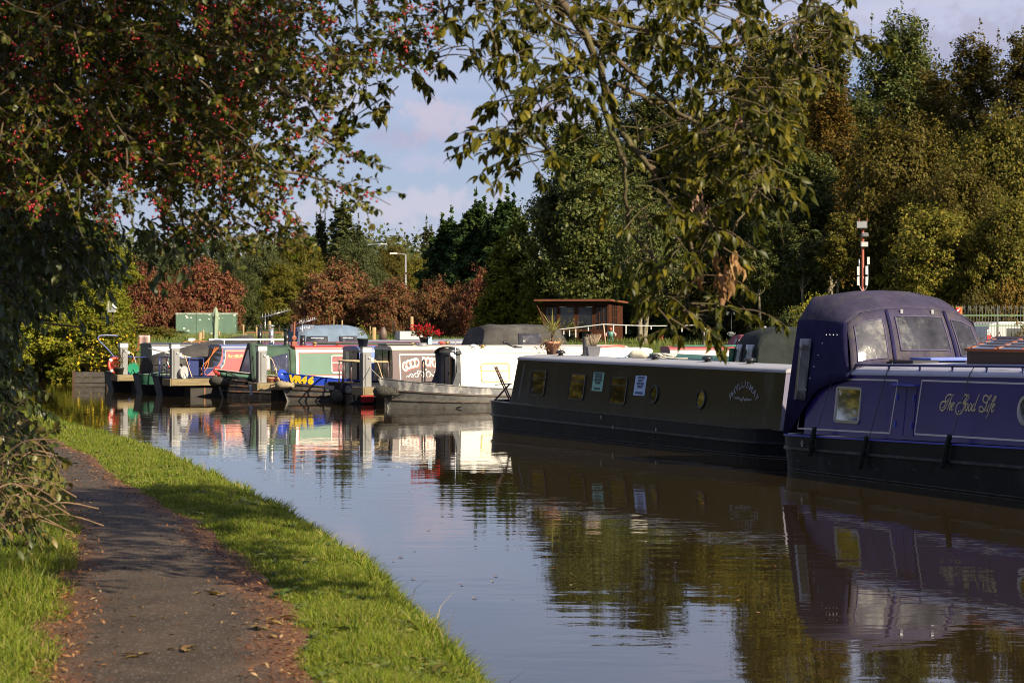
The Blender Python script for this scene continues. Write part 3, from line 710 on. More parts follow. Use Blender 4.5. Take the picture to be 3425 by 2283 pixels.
# ---- the far bend of the canal: yellowing trees and flowering shrubs above the water
T('yellowing_tree', 'yellow-green tree hanging over the canal bend beside the red hawthorns', 'tree', 'ash', 225, 495, 108, 14, LM['lemon'], 200, 4.6, .5, None, None, .9)
T('green_tree', 'mid green tree on the canal bend behind the flowering shrub', 'tree', 'oak', 120, 470, 112, 11, LM['green'], 280, 5.0, .5, None, None, .9)
T('ivy_column', 'ivy-covered trunk beside the nest box on the canal bend', 'tree', 'poplar', 265, 560, 104, 14, LM['lemon'], 95, 2.3, 1.5, None, None, .9)
T('bush', 'bright leafy bush under the nest box on the canal bank', 'bush', 'willow', 175, 625, 102, 9.5, LM['lemon'], 230, 4.2, 2.5, None, None, .8)
T('flowering_shrub', 'big shrub with yellow flowers at the water on the canal bend', 'shrub', 'shrub', 215, 708, 98.6, 2.6, LM['lemon'], 235, 1.6, .5, None, None, .25)
T('flowering_shrub', 'smaller yellow-leaved shrub hanging low over the canal bend', 'shrub', 'shrub', 95, 690, 99.5, 2.6, LM['lemon'], 240, 1.6, 1.5, None, None, .1)
T('bush', 'rounded green garden bush beside the green container', 'bush', 'shrub', 345, 745, 128, 2.6, LM['olive'], 125, 1.6, 1.0)
T('bush', 'low dark bush growing against the container end', 'bush', 'shrub', 412, 757, 196, 2.6, LM['green'], 40, 1.6, 2.0)
# yellow flowers of the shrub
V = []; Q = []; base = 0
for k in range(55):
    px = g.uniform(215, 470); py = g.uniform(1095, 1250); D = g.uniform(95.6, 97.0); p = np.array(at(px, py, D))
    P = p+g.normal(size=(3, 3))*.06; v, f = quads(P, unit(g.normal(size=(3, 3))+np.array([.2, -.8, .3])), .085, g, .9); V.append(v); Q.append(f+base); base += len(v)
fl = link('yellow_flowers', npmesh('yellow_flowers', np.concatenate(V), [np.concatenate(Q)]), leafmat('yellow_petals', [(.62, .40, .02), (.75, .52, .03)], .3))
tag(fl, 'yellow flowers dotted over the big shrub on the canal bend', 'flowers', kind='stuff')
# dry bank grass under it
mbx = []
V = []; Q = []; T_ = []; base = 0
n = 2600; xx = g.uniform(X_(270, 97), X_(400, 97), n); yy = 98.6+g.uniform(-.8, .8, n)
v, f = blades(np.stack([xx, yy, np.full(n, .3)+g.uniform(0, .4, n)], 1), g.uniform(.4, 1.1, n), np.full(n, .03), g.uniform(.1, .6, n), g)
db = link('dry_bank_grass', npmesh('dry_bank_grass', v, f), leafmat('dry_blades', [(.22, .15, .07), (.30, .22, .10), (.14, .13, .05)], .25))
tag(db, 'brown dried grass tuft hanging down the bank by the shrub', 'dry grass', kind='stuff')

# ================================================================ near foliage: real leaves
def leaf8(P, d, nrm, size, rng, aspect=.5, curl=.25, fold=.18):
    """ovate leaf with midrib fold and droop; P base, d direction, nrm up side"""
    n = len(P); d = unit(d); b = unit(np.cross(d, nrm)); u = np.cross(b, d)
    s = (size*rng.uniform(.65, 1.25, n))[:, None]; w_ = s*aspect*.5; c = s*curl*rng.uniform(.3, 1.5, (n, 1))
    def pt(t, side, wf):
        return P+d*s*t-u*c*t*t+b*w_*wf*side+u*w_*wf*fold*2*abs(side)
    V = np.stack([P, pt(.30, 1, .85), pt(.65, 1, .78), pt(1, 0, 0), pt(.65, -1, .78), pt(.30, -1, .85), pt(.32, 0, 0), pt(.66, 0, 0)], 1).reshape(-1, 3)
    i = np.arange(n)*8
    A = np.concatenate([np.stack([i, i+6, i+1], 1), np.stack([i+7, i+3, i+2], 1), np.stack([i, i+5, i+6], 1), np.stack([i+7, i+4, i+3], 1)])
    B = np.concatenate([np.stack([i+6, i+7, i+2, i+1], 1), np.stack([i+5, i+4, i+7, i+6], 1)])
    return V, A, B
def inpoly(px, py, poly):
    c = False; j = len(poly)-1
    for i in range(len(poly)):
        (xi, yi), (xj, yj) = poly[i], poly[j]
        if (yi > py) != (yj > py) and px < (xj-xi)*(py-yi)/(yj-yi)+xi: c = not c
        j = i
    return c
class Foliage:
    def __init__(s): s.V = []; s.A = []; s.B = []; s.n = 0; s.tw = MB()
    def put(s, P, d, nrm, size, g, **k):
        V, A, B = leaf8(P, d, nrm, size, g, **k); s.V.append(V); s.A.append(A+s.n); s.B.append(B+s.n); s.n += len(V)
    def mesh(s, name): return npmesh(name, np.concatenate(s.V), [np.concatenate(s.A), np.concatenate(s.B)])
def spray(F_, base, direc, length, nleaf, size, g, droop=.5, aspect=.5, twr=.004, hang=.6, curl=.25, spread=.5, t0=.1):
    """a twig with leaves along it"""
    d = unit(np.array(direc)[None])[0]; pts = []; p = np.array(base, float); k = 6
    for i in range(k+1):
        pts.append(p.copy()); d = unit((d+np.array([0, 0, -droop/k])+g.normal(size=3)*.09)[None])[0]; p = p+d*length/k
    F_.tw.tube([Vector(q) for q in pts], [twr*(1.1-.8*i/k) for i in range(k+1)], 4, False)
    t = np.sort(g.uniform(t0, 1., nleaf))*k; i = np.minimum(t.astype(int), k-1); fr = (t-i)[:, None]
    A = np.array(pts); P = A[i]*(1-fr)+A[i+1]*fr; td = unit(A[i+1]-A[i])
    side = unit(np.cross(td, g.normal(size=(nleaf, 3))))
    dd = unit(td*.45+side*spread+np.array([0, 0, -hang])+g.normal(size=(nleaf, 3))*.22)
    nr = unit(np.array([0, 0, 1.])+g.normal(size=(nleaf, 3))*.5+side*.4)
    F_.put(P, dd, nr, np.full(nleaf, size), g, aspect=aspect, curl=curl)
    return pts
k_ = 1.45621
def opix(x, y, D): return np.array(at(x*k_, y*k_, D))

# ---- hawthorn leaning over the towpath, loaded with berries
g = np.random.default_rng(21); rg = random.Random(21)
HW = Foliage(); bc = []
trunk_top = np.array([-4.2, 14.6, 4.2])
poly = [(-160, -330), (640, -330), (700, -60), (1010, -60), (1030, 60), (960, 130), (800, 175), (700, 250), (690, 330), (715, 420), (655, 450), (590, 490), (510, 525), (430, 535), (380, 520), (290, 470), (220, 520), (160, 480), (0, 520), (-160, 520)]
core = [(-160, -330), (600, -330), (660, 60), (610, 230), (550, 350), (400, 430), (300, 400), (150, 400), (0, 440), (-160, 440)]
def tw(cnt, polyg, d0, d1, ln, nl, sz, dens=None):
    done = 0
    while done < cnt:
        px = g.uniform(min(p[0] for p in polyg), max(p[0] for p in polyg)); py = g.uniform(min(p[1] for p in polyg), max(p[1] for p in polyg))
        if not inpoly(px, py, polyg): continue
        D = g.uniform(d0, d1); p = opix(px, py, D); out = unit((p-trunk_top)[None])[0]
        d = out*.8+np.array([0, -.15, -.15])+g.normal(size=3)*.55
        pts = spray(HW, p-unit(d[None])[0]*ln*.6, d, ln*g.uniform(.7, 1.3), nl, sz, g, droop=.35, aspect=.75, hang=.15, curl=.2, spread=.9, twr=.0035)
        if g.random() < .40:
            for _ in range(int(g.integers(1, 3))): bc.append(np.array(pts[int(g.integers(2, 6))])+np.array([0, 0, -.02]))
        done += 1
tw(2300, core, 12.0, 16.5, .40, 27, .040)
tw(980, poly, 11.4, 14.5, .34, 23, .037)
# long outer sprays against the sky
for (a, b) in [((700, 300), (838, 372)), ((640, 330), (800, 440)), ((600, 380), (895, 465)), ((560, 420), (720, 520)), ((500, 450), (640, 575)), ((640, 200), (770, 250)), ((440, 480), (560, 590)), ((690, 240), (790, 330)), ((660, 120), (800, 160)), ((560, 460), (690, 545)), ((720, 80), (880, 190)), ((380, 460), (470, 560))]:
    D = g.uniform(11.5, 13); p = opix(*a, D); q = opix(*b, D-.1); n_ = 7
    pts = [p+(q-p)*t/n_+g.normal(size=3)*.015 for t in range(n_+1)]
    HW.tw.tube([Vector(x) for x in pts], [.009*(1.1-.9*t/n_) for t in range(n_+1)], 5, False)
    for t in range(n_):
        for s_ in range(2):
            dd = (q-p)+g.normal(size=3)*.45; spray(HW, pts[t], dd, .14+.1*g.random(), 12, .036, g, droop=.2, aspect=.8, hang=.1, spread=.9, twr=.0028)
    if g.random() < .75: bc += [np.array(pts[k])+g.normal(size=3)*.02 for k in (2, 4, 6)]
# limbs
for k in range(46):
    px = rg.uniform(-60, 640); py = rg.uniform(-150, 430); q = opix(px, py, rg.uniform(12, 16)); m = trunk_top+(q-trunk_top)*.5+np.array([0, 0, .35])
    HW.tw.tube(catmull([trunk_top+np.array([rg.uniform(-.3, .3), rg.uniform(-.8, .8), rg.uniform(-.6, .5)]), m, q], 5), [.034-.0028*i for i in range(11)], 6, False)
ht = thing('hawthorn_tree', 'hawthorn leaning over the towpath, thick with clusters of red berries', 'tree', (0, 0, 0))
link('crown', HW.mesh('crown'), leafmat('hawthorn_leaf', [(.022, .037, .003), (.042, .060, .004), (.070, .082, .006), (.125, .118, .010), (.14, .09, .014)], .3, .42, .4, 0), ht)
HW.tw.build('branches', TWIG, ht)
tm = MB(); tm.tube(catmull([(-5.0, 15.2, .6), (-4.9, 15.0, 1.8), (-4.5, 14.8, 3.0), (-4.2, 14.6, 4.3)], 4), [.17-.007*i for i in range(13)], 10); tm.build('trunk', BARK, ht)
bm_ = MB(); prof_b = [(1e-4, -.0065), (.0055, -.004), (.0068, .001), (.004, .0055), (1e-4, .006)]
for c in bc:
    for _ in range(int(g.integers(4, 11))):
        bm_.lathe(prof_b, 6, Matrix.Translation(Vector(c+g.normal(size=3)*.022+np.array([0, 0, -.015]))))
bo = bm_.build('berries', M('haw_berry', (.24, .008, .012), .22, var=.3, scale=8), ht); bo['kind'] = 'stuff'

# ---- big-leaved tree reaching out over the canal from above
g = np.random.default_rng(33); rg = random.Random(33)
AS = Foliage()
crotch = np.array([-.5, 10.5, 7.2])
LIMBS = [  # (points in frame pixels, distances, start radius)
    ([(1262, -120), (1285, 0), (1345, 80), (1385, 180), (1415, 270), (1450, 335), (1490, 380), (1535, 460), (1580, 540), (1600, 610)], 13.2, .045),
    ([(1385, 180), (1398, 290), (1432, 375), (1435, 450), (1450, 530), (1500, 590), (1545, 640), (1560, 700), (1600, 745)], 13.0, .024),
    ([(1200, -120), (1225, 0), (1290, 60), (1345, 85)], 13.1, .03),
    ([(1345, 80), (1430, 150), (1560, 260), (1680, 330), (1740, 420), (1690, 520)], 13.4, .026),
    ([(1415, 190), (1520, 240), (1640, 210), (1800, 190), (1900, 150)], 13.6, .02),
    ([(1300, 20), (1450, 60), (1640, 110), (1800, 60), (1860, 40)], 13.8, .024),
    ([(1500, -120), (1540, 0), (1660, 100), (1720, 200), (1760, 320)], 13.9, .022),
    ([(1070, -100), (1090, 0), (1130, 80), (1150, 180), (1190, 280), (1230, 330)], 12.6, .016),
    ([(1180, -90), (1190, 0), (1210, 130), (1240, 250), (1250, 330)], 12.7, .014),
    ([(1010, -90), (1030, 0), (1070, 60), (1100, 140), (1140, 230)], 12.5, .012),
    ([(820, -60), (850, 60), (860, 130), (870, 190)], 12.0, .01), ([(930, -60), (960, 40), (1000, 90), (1045, 110)], 12.1, .01),
    ([(1490, 380), (1600, 460), (1640, 520), (1668, 590)], 13.1, .014), ([(1560, 640), (1640, 600), (1700, 565), (1725, 570)], 13.0, .008),
    ([(1580, 540), (1530, 610), (1470, 640)], 12.9, .007),
    ([(1640, 210), (1740, 255), (1830, 260)], 13.7, .010), ([(1690, 330), (1790, 400), (1740, 410)], 13.4, .008)]
for pts, D, r0 in LIMBS:
    P = [Vector(opix(x, y, D+.12*math.sin(i*1.9))) for i, (x, y) in enumerate(pts)]
    if pts[0][1] < -20: P = [Vector(crotch)+Vector((rg.uniform(-.2, .2), 0, rg.uniform(-.4, .6)))]+P
    C = catmull(P, 5); n_ = len(C)
    AS.tw.tube([c+Vector(g.normal(size=3)*.006) for c in C], [r0*.66*(1.05-.80*i/n_) for i in range(n_)], 7, False)
def cluster(px, py, D, nt=4, nl=11, size=.070, ln=.30):
    p = opix(px, py, D)
    for _ in range(nt):
        a = g.uniform(0, 6.28); d = np.array([math.cos(a), math.sin(a)*.8, g.uniform(-.5, .35)])
        spray(AS, p+g.normal(size=3)*.05, d, ln*g.uniform(.6, 1.3), nl, size, g, droop=.6, aspect=.50, hang=.55, curl=.55, spread=.85, twr=.0042, t0=.5)
def fill(polyg, n, d0, d1, **k):
    i = 0
    while i < n:
        px = g.uniform(min(p[0] for p in polyg), max(p[0] for p in polyg)); py = g.uniform(min(p[1] for p in polyg), max(p[1] for p in polyg))
        if inpoly(px, py, polyg): cluster(px, py, g.uniform(d0, d1), **k); i += 1
fill([(1420, -60), (1880, -60), (1925, 90), (1860, 160), (1800, 210), (1740, 290), (1620, 300), (1520, 230), (1440, 130)], 58, 12.4, 15.2)
fill([(1470, 150), (1800, 180), (1790, 280), (1720, 340), (1640, 330), (1540, 280)], 12, 12.6, 14.6)
fill([(1560, 290), (1700, 300), (1720, 350), (1640, 380)], 9, 12.6, 14)
fill([(1290, -60), (1430, -60), (1480, 120), (1400, 110), (1330, 40)], 8, 12.6, 14.5)
fill([(1060, -60), (1290, -60), (1260, 60), (1120, 70)], 10, 12.2, 13.4, nt=3)
fill([(1110, 60), (1270, 70), (1330, 200), (1240, 215), (1130, 200)], 14, 12.2, 13.4, nt=3)
fill([(1140, 200), (1210, 215), (1235, 350), (1160, 345)], 7, 12.3, 13, nt=3)
for (x, y, nt_) in ((1170, 315, 3), (1225, 340, 3), (1150, 290, 2), (1205, 260, 3), (1290, 190, 3), (1320, 165, 3), (862, 215, 4), (850, 180, 3), (905, 110, 4), (940, 95, 3), (1020, 90, 5), (1040, 115, 4), (985, 60, 4), (870, 120, 3), (900, 200, 2), (1640, 690, 5), (1610, 735, 5), (1575, 700, 4), (1560, 670, 4), (1625, 650, 4), (1650, 620, 4), (1590, 640, 3), (1530, 625, 3), (1490, 590, 3), (1470, 520, 3), (1460, 430, 4), (1540, 480, 3), (1600, 500, 3), (1680, 510, 4), (1655, 560, 4), (1740, 420, 5), (1765, 395, 5), (1720, 440, 4), (1700, 470, 3), (1665, 400, 4), (1700, 300, 4), (1560, 560, 3), (1500, 440, 3), (1415, 380, 2), (1350, 250, 2), (1780, 305, 5), (1740, 330, 4), (1440, 320, 3), (1390, 120, 3)):
    cluster(x, y, g.uniform(12.6, 13.3), nt=nt_, nl=11)
for _ in range(110):    # bare side twigs
    L_ = LIMBS[int(g.integers(0, 7))]; i = int(g.integers(1, min(7, len(L_[0])-1))); x, y = L_[0][i]; p = opix(x+g.normal()*25, y+g.normal()*25, L_[1]+g.normal()*.2)
    d = unit(np.array([[g.normal()*.8+.25, g.normal()*.5, g.normal()*.45-.15]]))[0]; l = g.uniform(.2, .5)
    AS.tw.tube(catmull([p, p+d*l*.5+np.array([0, 0, g.uniform(-.02, .07)]), p+d*l+np.array([0, 0, -.06*l])], 4), [.0042-.0003*k for k in range(9)], 4, False)
at_ = thing('overhanging_tree', 'broad-leaved tree reaching drooping branches out over the canal', 'tree', (0, 0, 0))
link('crown', AS.mesh('crown'), leafmat('ash_leaf', [(.024, .030, .003), (.042, .048, .004), (.070, .070, .006), (.115, .105, .009), (.18, .145, .014)], .40, .42, .25, 0), at_)  # brightest leaf tones painted in to suggest sunlit highlights
# unseen upper crown above the frame, clumps added to shade hawthorn and path
UP = Foliage(); g2 = np.random.default_rng(34)
def up(cx, cy, cz, rx, rz_, n):
    for _ in range(n):
        d = unit(g2.normal(size=(1, 3)))[0]*g2.uniform(.3, 1)**.5; p = np.array([cx, cy, cz])+d*np.array([rx, rx, rz_])
        spray(UP, p, g2.normal(size=3)+np.array([0, 0, -.2]), .5, 16, .13, g2, droop=.7, aspect=.55, hang=.6, twr=.006)
up(1.2, 9.0, 8.4, 2.6, 1.5, 420); up(-1.6, 9.2, 8.0, 2.2, 1.4, 260); up(4.6, 12.6, 8.6, 2.0, 1.2, 420); up(6.0, 13.6, 8.8, 1.7, 1.0, 330); up(-3.4, 11.0, 8.6, 2.0, 1.1, 200)
link('upper_shade_crown', UP.mesh('upper_shade_crown'), MATS['ash_leaf'], at_)
AS.tw.build('branches', M('branch_bark', (.085, .062, .036), .8, var=.45, scale=10, bump=.4, bscale=40, spec=.25, dirt=((.07, .075, .02), .45, 3)), at_)
UP.tw.tube(catmull([crotch, (1.0, 9.5, 8.2), (3.2, 12, 8.5), (5.8, 15, 9.3)], 5), [.12-.006*i for i in range(16)], 8, False)
UP.tw.build('upper_shade_branches', TWIG, at_)
tm = MB(); tm.tube(catmull([(-3.6, 7.0, .5), (-3.3, 7.4, 2.4), (-2.4, 8.6, 4.8), (-1.3, 9.8, 6.4), tuple(crotch)], 4), [.24-.009*i for i in range(17)], 12); tm.build('trunk', BARK, at_)
# dried leaves and the dead seed bunch hanging in it
DR = Foliage()
for (x, y) in ((1650, 580), (1672, 600), (1640, 610), (1662, 625), (1685, 585)):
    p = opix(x, y, 12.95)
    for _ in range(4): spray(DR, p+g.normal(size=3)*.03, np.array([g.normal()*.3, g.normal()*.3, -1]), .10, 4, .085, g, droop=.5, aspect=.42, hang=1.2, curl=.5)
link('dead_leaves', DR.mesh('dead_leaves'), leafmat('dead_leaf', [(.20, .095, .035), (.28, .15, .06), (.34, .21, .09)], .3, .6, .3, 0), at_)
SD = Foliage()
for (x, y, n_) in ((1604, 475, 70), (1700, 262, 20), (1712, 50, 20), (1830, 95, 14)):
    p = opix(x, y, 12.9)
    P = p+g.normal(size=(n_, 3))*np.array([.028, .028, .055]); SD.put(P, np.tile([0, 0, -1.], (n_, 1))+g.normal(size=(n_, 3))*.25, unit(g.normal(size=(n_, 3))), np.full(n_, .045), g, aspect=.25)
link('seed_bunches', SD.mesh('seed_bunches'), leafmat('seed_keys', [(.26, .15, .10), (.38, .25, .18)], .25, .6, .3, 0), at_)  # bunches of dead seed keys

# ---- elder hanging over the hedge side, and the bramble at the path edge
g = np.random.default_rng(44)
EL = Foliage()
def fillE(polyg, n, d0, d1, size, ln, nl, hang=.6):
    i = 0
    while i < n:
        px = g.uniform(min(p[0] for p in polyg), max(p[0] for p in polyg)); py = g.uniform(min(p[1] for p in polyg), max(p[1] for p in polyg))
        if inpoly(px, py, polyg):
            p = opix(px, py, g.uniform(d0, d1)); d = np.array([1, -.3, -.2])+g.normal(size=3)*.7
            spray(EL, p, d, ln*g.uniform(.7, 1.3), nl, size, g, droop=.9, aspect=.52, hang=hang, curl=.22, spread=.7, twr=.005); i += 1
fillE([(-120, 420), (170, 480), (200, 545), (185, 590), (100, 625), (20, 660), (-25, 720), (-40, 830), (-40, 900), (-120, 920)], 560, 14.5, 19, .085, .40, 13)
fillE([(250, 470), (440, 510), (430, 560), (380, 590), (310, 540)], 26, 13.5, 15, .075, .30, 10)
fillE([(-120, 880), (30, 900), (20, 960), (-120, 960)], 50, 15, 19, .08, .4, 12)
fillE([(-200, 300), (60, 300), (20, 620), (-50, 700), (-50, 900), (-200, 900)], 420, 19, 25, .10, .5, 14)
et = thing('elder_tree', 'dark leafy elder hanging down over the hedge side of the towpath', 'tree', (0, 0, 0))
link('crown', EL.mesh('crown'), leafmat('elder_leaf', [(.030, .048, .012), (.045, .066, .016), (.062, .085, .022), (.09, .10, .03)], .28, .38, .5, 0), et)
for k in range(14):
    q = opix(rnd.uniform(-60, 200), rnd.uniform(480, 860), rnd.uniform(15, 19)); b0 = np.array([-6.0+rnd.uniform(-.4, .4), 18+rnd.uniform(-2, 2), .7])
    EL.tw.tube(catmull([b0, b0+(q-b0)*np.array([.3, .3, .75])+np.array([0, 0, .5]), q], 6), [.05-.0035*i for i in range(13)], 6, False)
EL.tw.build('branches', BARK, et)
BR = Foliage()
def fillB(polyg, n, d0, d1, size):
    i = 0
    while i < n:
        px = g.uniform(min(p[0] for p in polyg), max(p[0] for p in polyg)); py = g.uniform(min(p[1] for p in polyg), max(p[1] for p in polyg))
        if inpoly(px, py, polyg):
            p = opix(px, py, g.uniform(d0, d1))
            if p[2] < .85: p[2] = .85+g.uniform(0, .1)
            spray(BR, p, np.array([.8, -.3, .1])+g.normal(size=3)*.6, .28, 8, .062, g, droop=.9, aspect=.62, hang=.5, curl=.2, spread=.8, twr=.0035); i += 1
fillB([(-150, 900), (40, 940), (95, 1000), (110, 1090), (80, 1150), (60, 1220), (-150, 1240)], 190, 13.0, 16.0, .062)
bt = thing('bramble_bush', 'bramble with brown bare stems spilling onto the towpath edge', 'bramble', (0, 0, 0))
link('crown', BR.mesh('crown'), leafmat('bramble_leaf', [(.035, .052, .012), (.06, .08, .016), (.10, .105, .02), (.16, .12, .03)], .3, .45, .4, 0), bt)
for k in range(30):
    a = opix(rnd.uniform(-60, 40), rnd.uniform(1080, 1230), rnd.uniform(12.8, 14)); b = a+np.array([rnd.uniform(.1, .5), rnd.uniform(-.3, .3), rnd.uniform(-.12, .22)])
    BR.tw.tube(catmull([a, (a+b)/2+np.array([0, 0, .08]), b], 4), .004, 4, False)
BR.tw.build('stems', M('dry_stem', (.18, .115, .065), .8, var=.35, scale=10), bt)

# ---- fallen leaves lying on the towpath
FM = leafmat('fallen_leaf', [(.22, .15, .035), (.18, .09, .03), (.27, .20, .05), (.14, .065, .025)], .15, .6, .3, .2)
for i, (px, py, sz) in enumerate([(440, 1490, .11), (500, 1365, .10), (480, 1360, .10), (300, 1505, .11), (620, 1425, .12), (640, 1418, .1), (590, 1440, .11), (380, 1330, .06), (375, 1420, .06), (540, 1292, .08), (340, 1395, .05), (455, 1200, .08), (355, 1262, .07), (310, 1415, .05), (610, 1460, .08), (425, 1495, .10)]):
    p = wl(px*k_, py*k_, .83); L8 = Foliage(); gg = np.random.default_rng(60+i)
    for j in range(3 if sz > .09 else 1):
        a = gg.uniform(0, 6.28); L8.put(np.array([[gg.normal()*.03, gg.normal()*.03, .006*j]]), np.array([[math.cos(a), math.sin(a), .12]]), np.array([[0, .1, 1.]]), np.array([sz]), gg, aspect=.55, curl=.2)
    o = link('fallen_leaf', L8.mesh('fallen_leaf'), FM); o.location = p
    tag(o, 'small curled yellow-brown leaf fallen on the towpath asphalt', 'leaf', 'fallen leaves on the towpath')

# leaf crumbs and twigs littering the path margins, specks drifting on the canal
g = np.random.default_rng(101); n = 5200
y = 10.2*(48/10.2)**g.uniform(0, 1, n); side = g.random(n) < .5; o = np.abs(g.normal(size=n))*.16
x = np.where(side, ip(PL, y)+o-.05, ip(PR, y)-o+.06)
P = np.stack([x, y, np.full(n, .834)], 1); P[::13, 0] = ip(PL, y[::13])+(ip(PR, y[::13])-ip(PL, y[::13]))*g.uniform(.1, .9, len(P[::13]))
v, f = quads(P, unit(g.normal(size=(n, 3))*.35+np.array([0, 0, 1.])), .030, g, .35)
lt = link('leaf_litter', npmesh('leaf_litter', v, [f]), leafmat('litter', [(.10, .035, .016), (.19, .075, .03), (.26, .14, .06), (.12, .05, .025), (.33, .24, .13)], .1, .8, .1, 0))
tag(lt, 'reddish brown leaf litter and twig crumbs along the towpath edges', 'leaf litter', kind='stuff')
n = 150; y = 20*(75/20)**g.uniform(0, 1, n); x = ip(BK, y)+.5+g.uniform(0, 1, n)*(2+y*.16)
v, f = quads(np.stack([x, y, np.full(n, .006)], 1), np.tile([0, 0, 1.], (n, 1)), .05, g, .6)
lt = link('floating_leaves', npmesh('floating_leaves', v, [f]), MATS['litter'])
tag(lt, 'tiny leaves and specks drifting on the canal surface', 'leaves', kind='stuff')

# broad-leaved weeds and clover among the verge grass
g = np.random.default_rng(111); WD = Foliage(); n = 420
y0 = 10.5*(40/10.5)**g.uniform(0, 1, n); x0 = ip(PR, y0)+.05+(ip(BK, y0)-ip(PR, y0)-.05)*g.uniform(0, 1, n)**.8
for k in range(n):
    m_ = int(g.integers(4, 10)); a = g.uniform(0, 6.28, m_); el = g.uniform(.1, .7, m_); big = g.uniform(.03, .075)
    P = np.stack([np.full(m_, x0[k]), np.full(m_, y0[k]), np.full(m_, .82)], 1)+g.normal(size=(m_, 3))*np.array([.03, .03, .012])
    P[:, 2] = hz(P[:, 0], P[:, 1])+.015+g.uniform(0, .03, m_)
    WD.put(P, np.stack([np.cos(a), np.sin(a), el], 1), np.tile([0, 0, 1.], (m_, 1))+g.normal(size=(m_, 3))*.2, np.full(m_, big), g, aspect=.6, curl=.35)
wd_ = link('verge_weeds', WD.mesh('verge_weeds'), leafmat('weed_leaf', [(.05, .085, .012), (.09, .13, .02), (.14, .17, .03), (.20, .15, .04)], .3, .45, .3, 0))
tag(wd_, 'broad-leaved weeds and clover scattered through the verge grass', 'weeds', kind='stuff')
# ================================================================ boats
def P_(name, col, rough=.35, **k): return M(name, col, rough, **k)
BLACKH = M('hull_blacking', (.008, .008, .011), .45, var=.5, scale=3, bump=.25, bscale=9, dirt=((.032, .030, .032), .25, 2.2, (1, 1, .3)), spec=.22)
GREYH = M('hull_worn_grey', (.060, .058, .056), .5, var=.35, scale=3, bump=.3, bscale=9, dirt=((.11, .10, .092), .40, 2.2))
GREYU = M('hull_flank_grey', (.14, .14, .15), .4, var=.4, scale=2, bump=.2, bscale=8, dirt=((.42, .40, .38), .42, 2.8, (1.3, 1, .5)))
STRK = M('strake_black', (.016, .016, .026), .34, var=.4, scale=5, spec=.4, dirt=((.06, .06, .07), .35, 4))
STRAKE = M('strake_steel', (.052, .048, .046), .45, var=.4, scale=4, dirt=((.17, .075, .04), .5, 3))
RUSTSTRAKE = M('strake_rusty', (.085, .060, .048), .6, var=.5, scale=4, dirt=((.09, .085, .08), .5, 2))
ALU = M('aluminium', (.55, .55, .56), .32, metal=.9, var=.1)
BRASS = M('brass', (.45, .30, .12), .35, metal=.9, var=.2)
CHROME = M('dull_chrome', (.45, .44, .45), .3, metal=.8, var=.15, scale=8)
BLK = M('black_paint', (.012, .012, .014), .35, var=.3)
RUBBER = M('black_rubber', (.02, .02, .02), .75, var=.3)
WHITE = M('white_paint', (.62, .61, .58), .4, var=.06, dirt=((.5, .46, .4), .35, 3))
CREAM = M('cream_paint', (.58, .52, .38), .45, var=.12)
NAVY = M('navy_rail_paint', (.020, .032, .13), .35, var=.2)
WOODW = M('weathered_timber', (.22, .175, .11), .8, var=.35, scale=4, stretch=(.4, 6, 6), bump=.3, bscale=20, spec=.15)
WOODR = M('red_brown_timber', (.20, .055, .022), .55, var=.3, scale=3, stretch=(.5, 5, 5))
WOODD = M('dark_timber', (.055, .028, .016), .6, var=.35, scale=4, stretch=(.5, 5, 5))
ROPE = M('rope', (.34, .28, .19), .9, var=.35, scale=30, bump=.6, bscale=90, spec=.1)
ROPED = M('dark_rope', (.020, .026, .022), .85, var=.5, scale=40, bump=.9, bscale=70, spec=.15)
def glass(name='window_glass', tint=(.010, .011, .010)):
    if name in MATS: return MATS[name]
    m = M(name, tint, .03, var=.2, scale=1.5, spec=1., coat=1.); m.node_tree.nodes['Principled BSDF'].inputs['IOR'].default_value = 2.3; m.node_tree.nodes['Principled BSDF'].inputs['Coat IOR'].default_value = 1.8; return m
PANE = glass()
CURT = M('net_curtain', (.66, .62, .53), .8, var=.14, scale=9, stretch=(7, 1, .6), coat=.4)

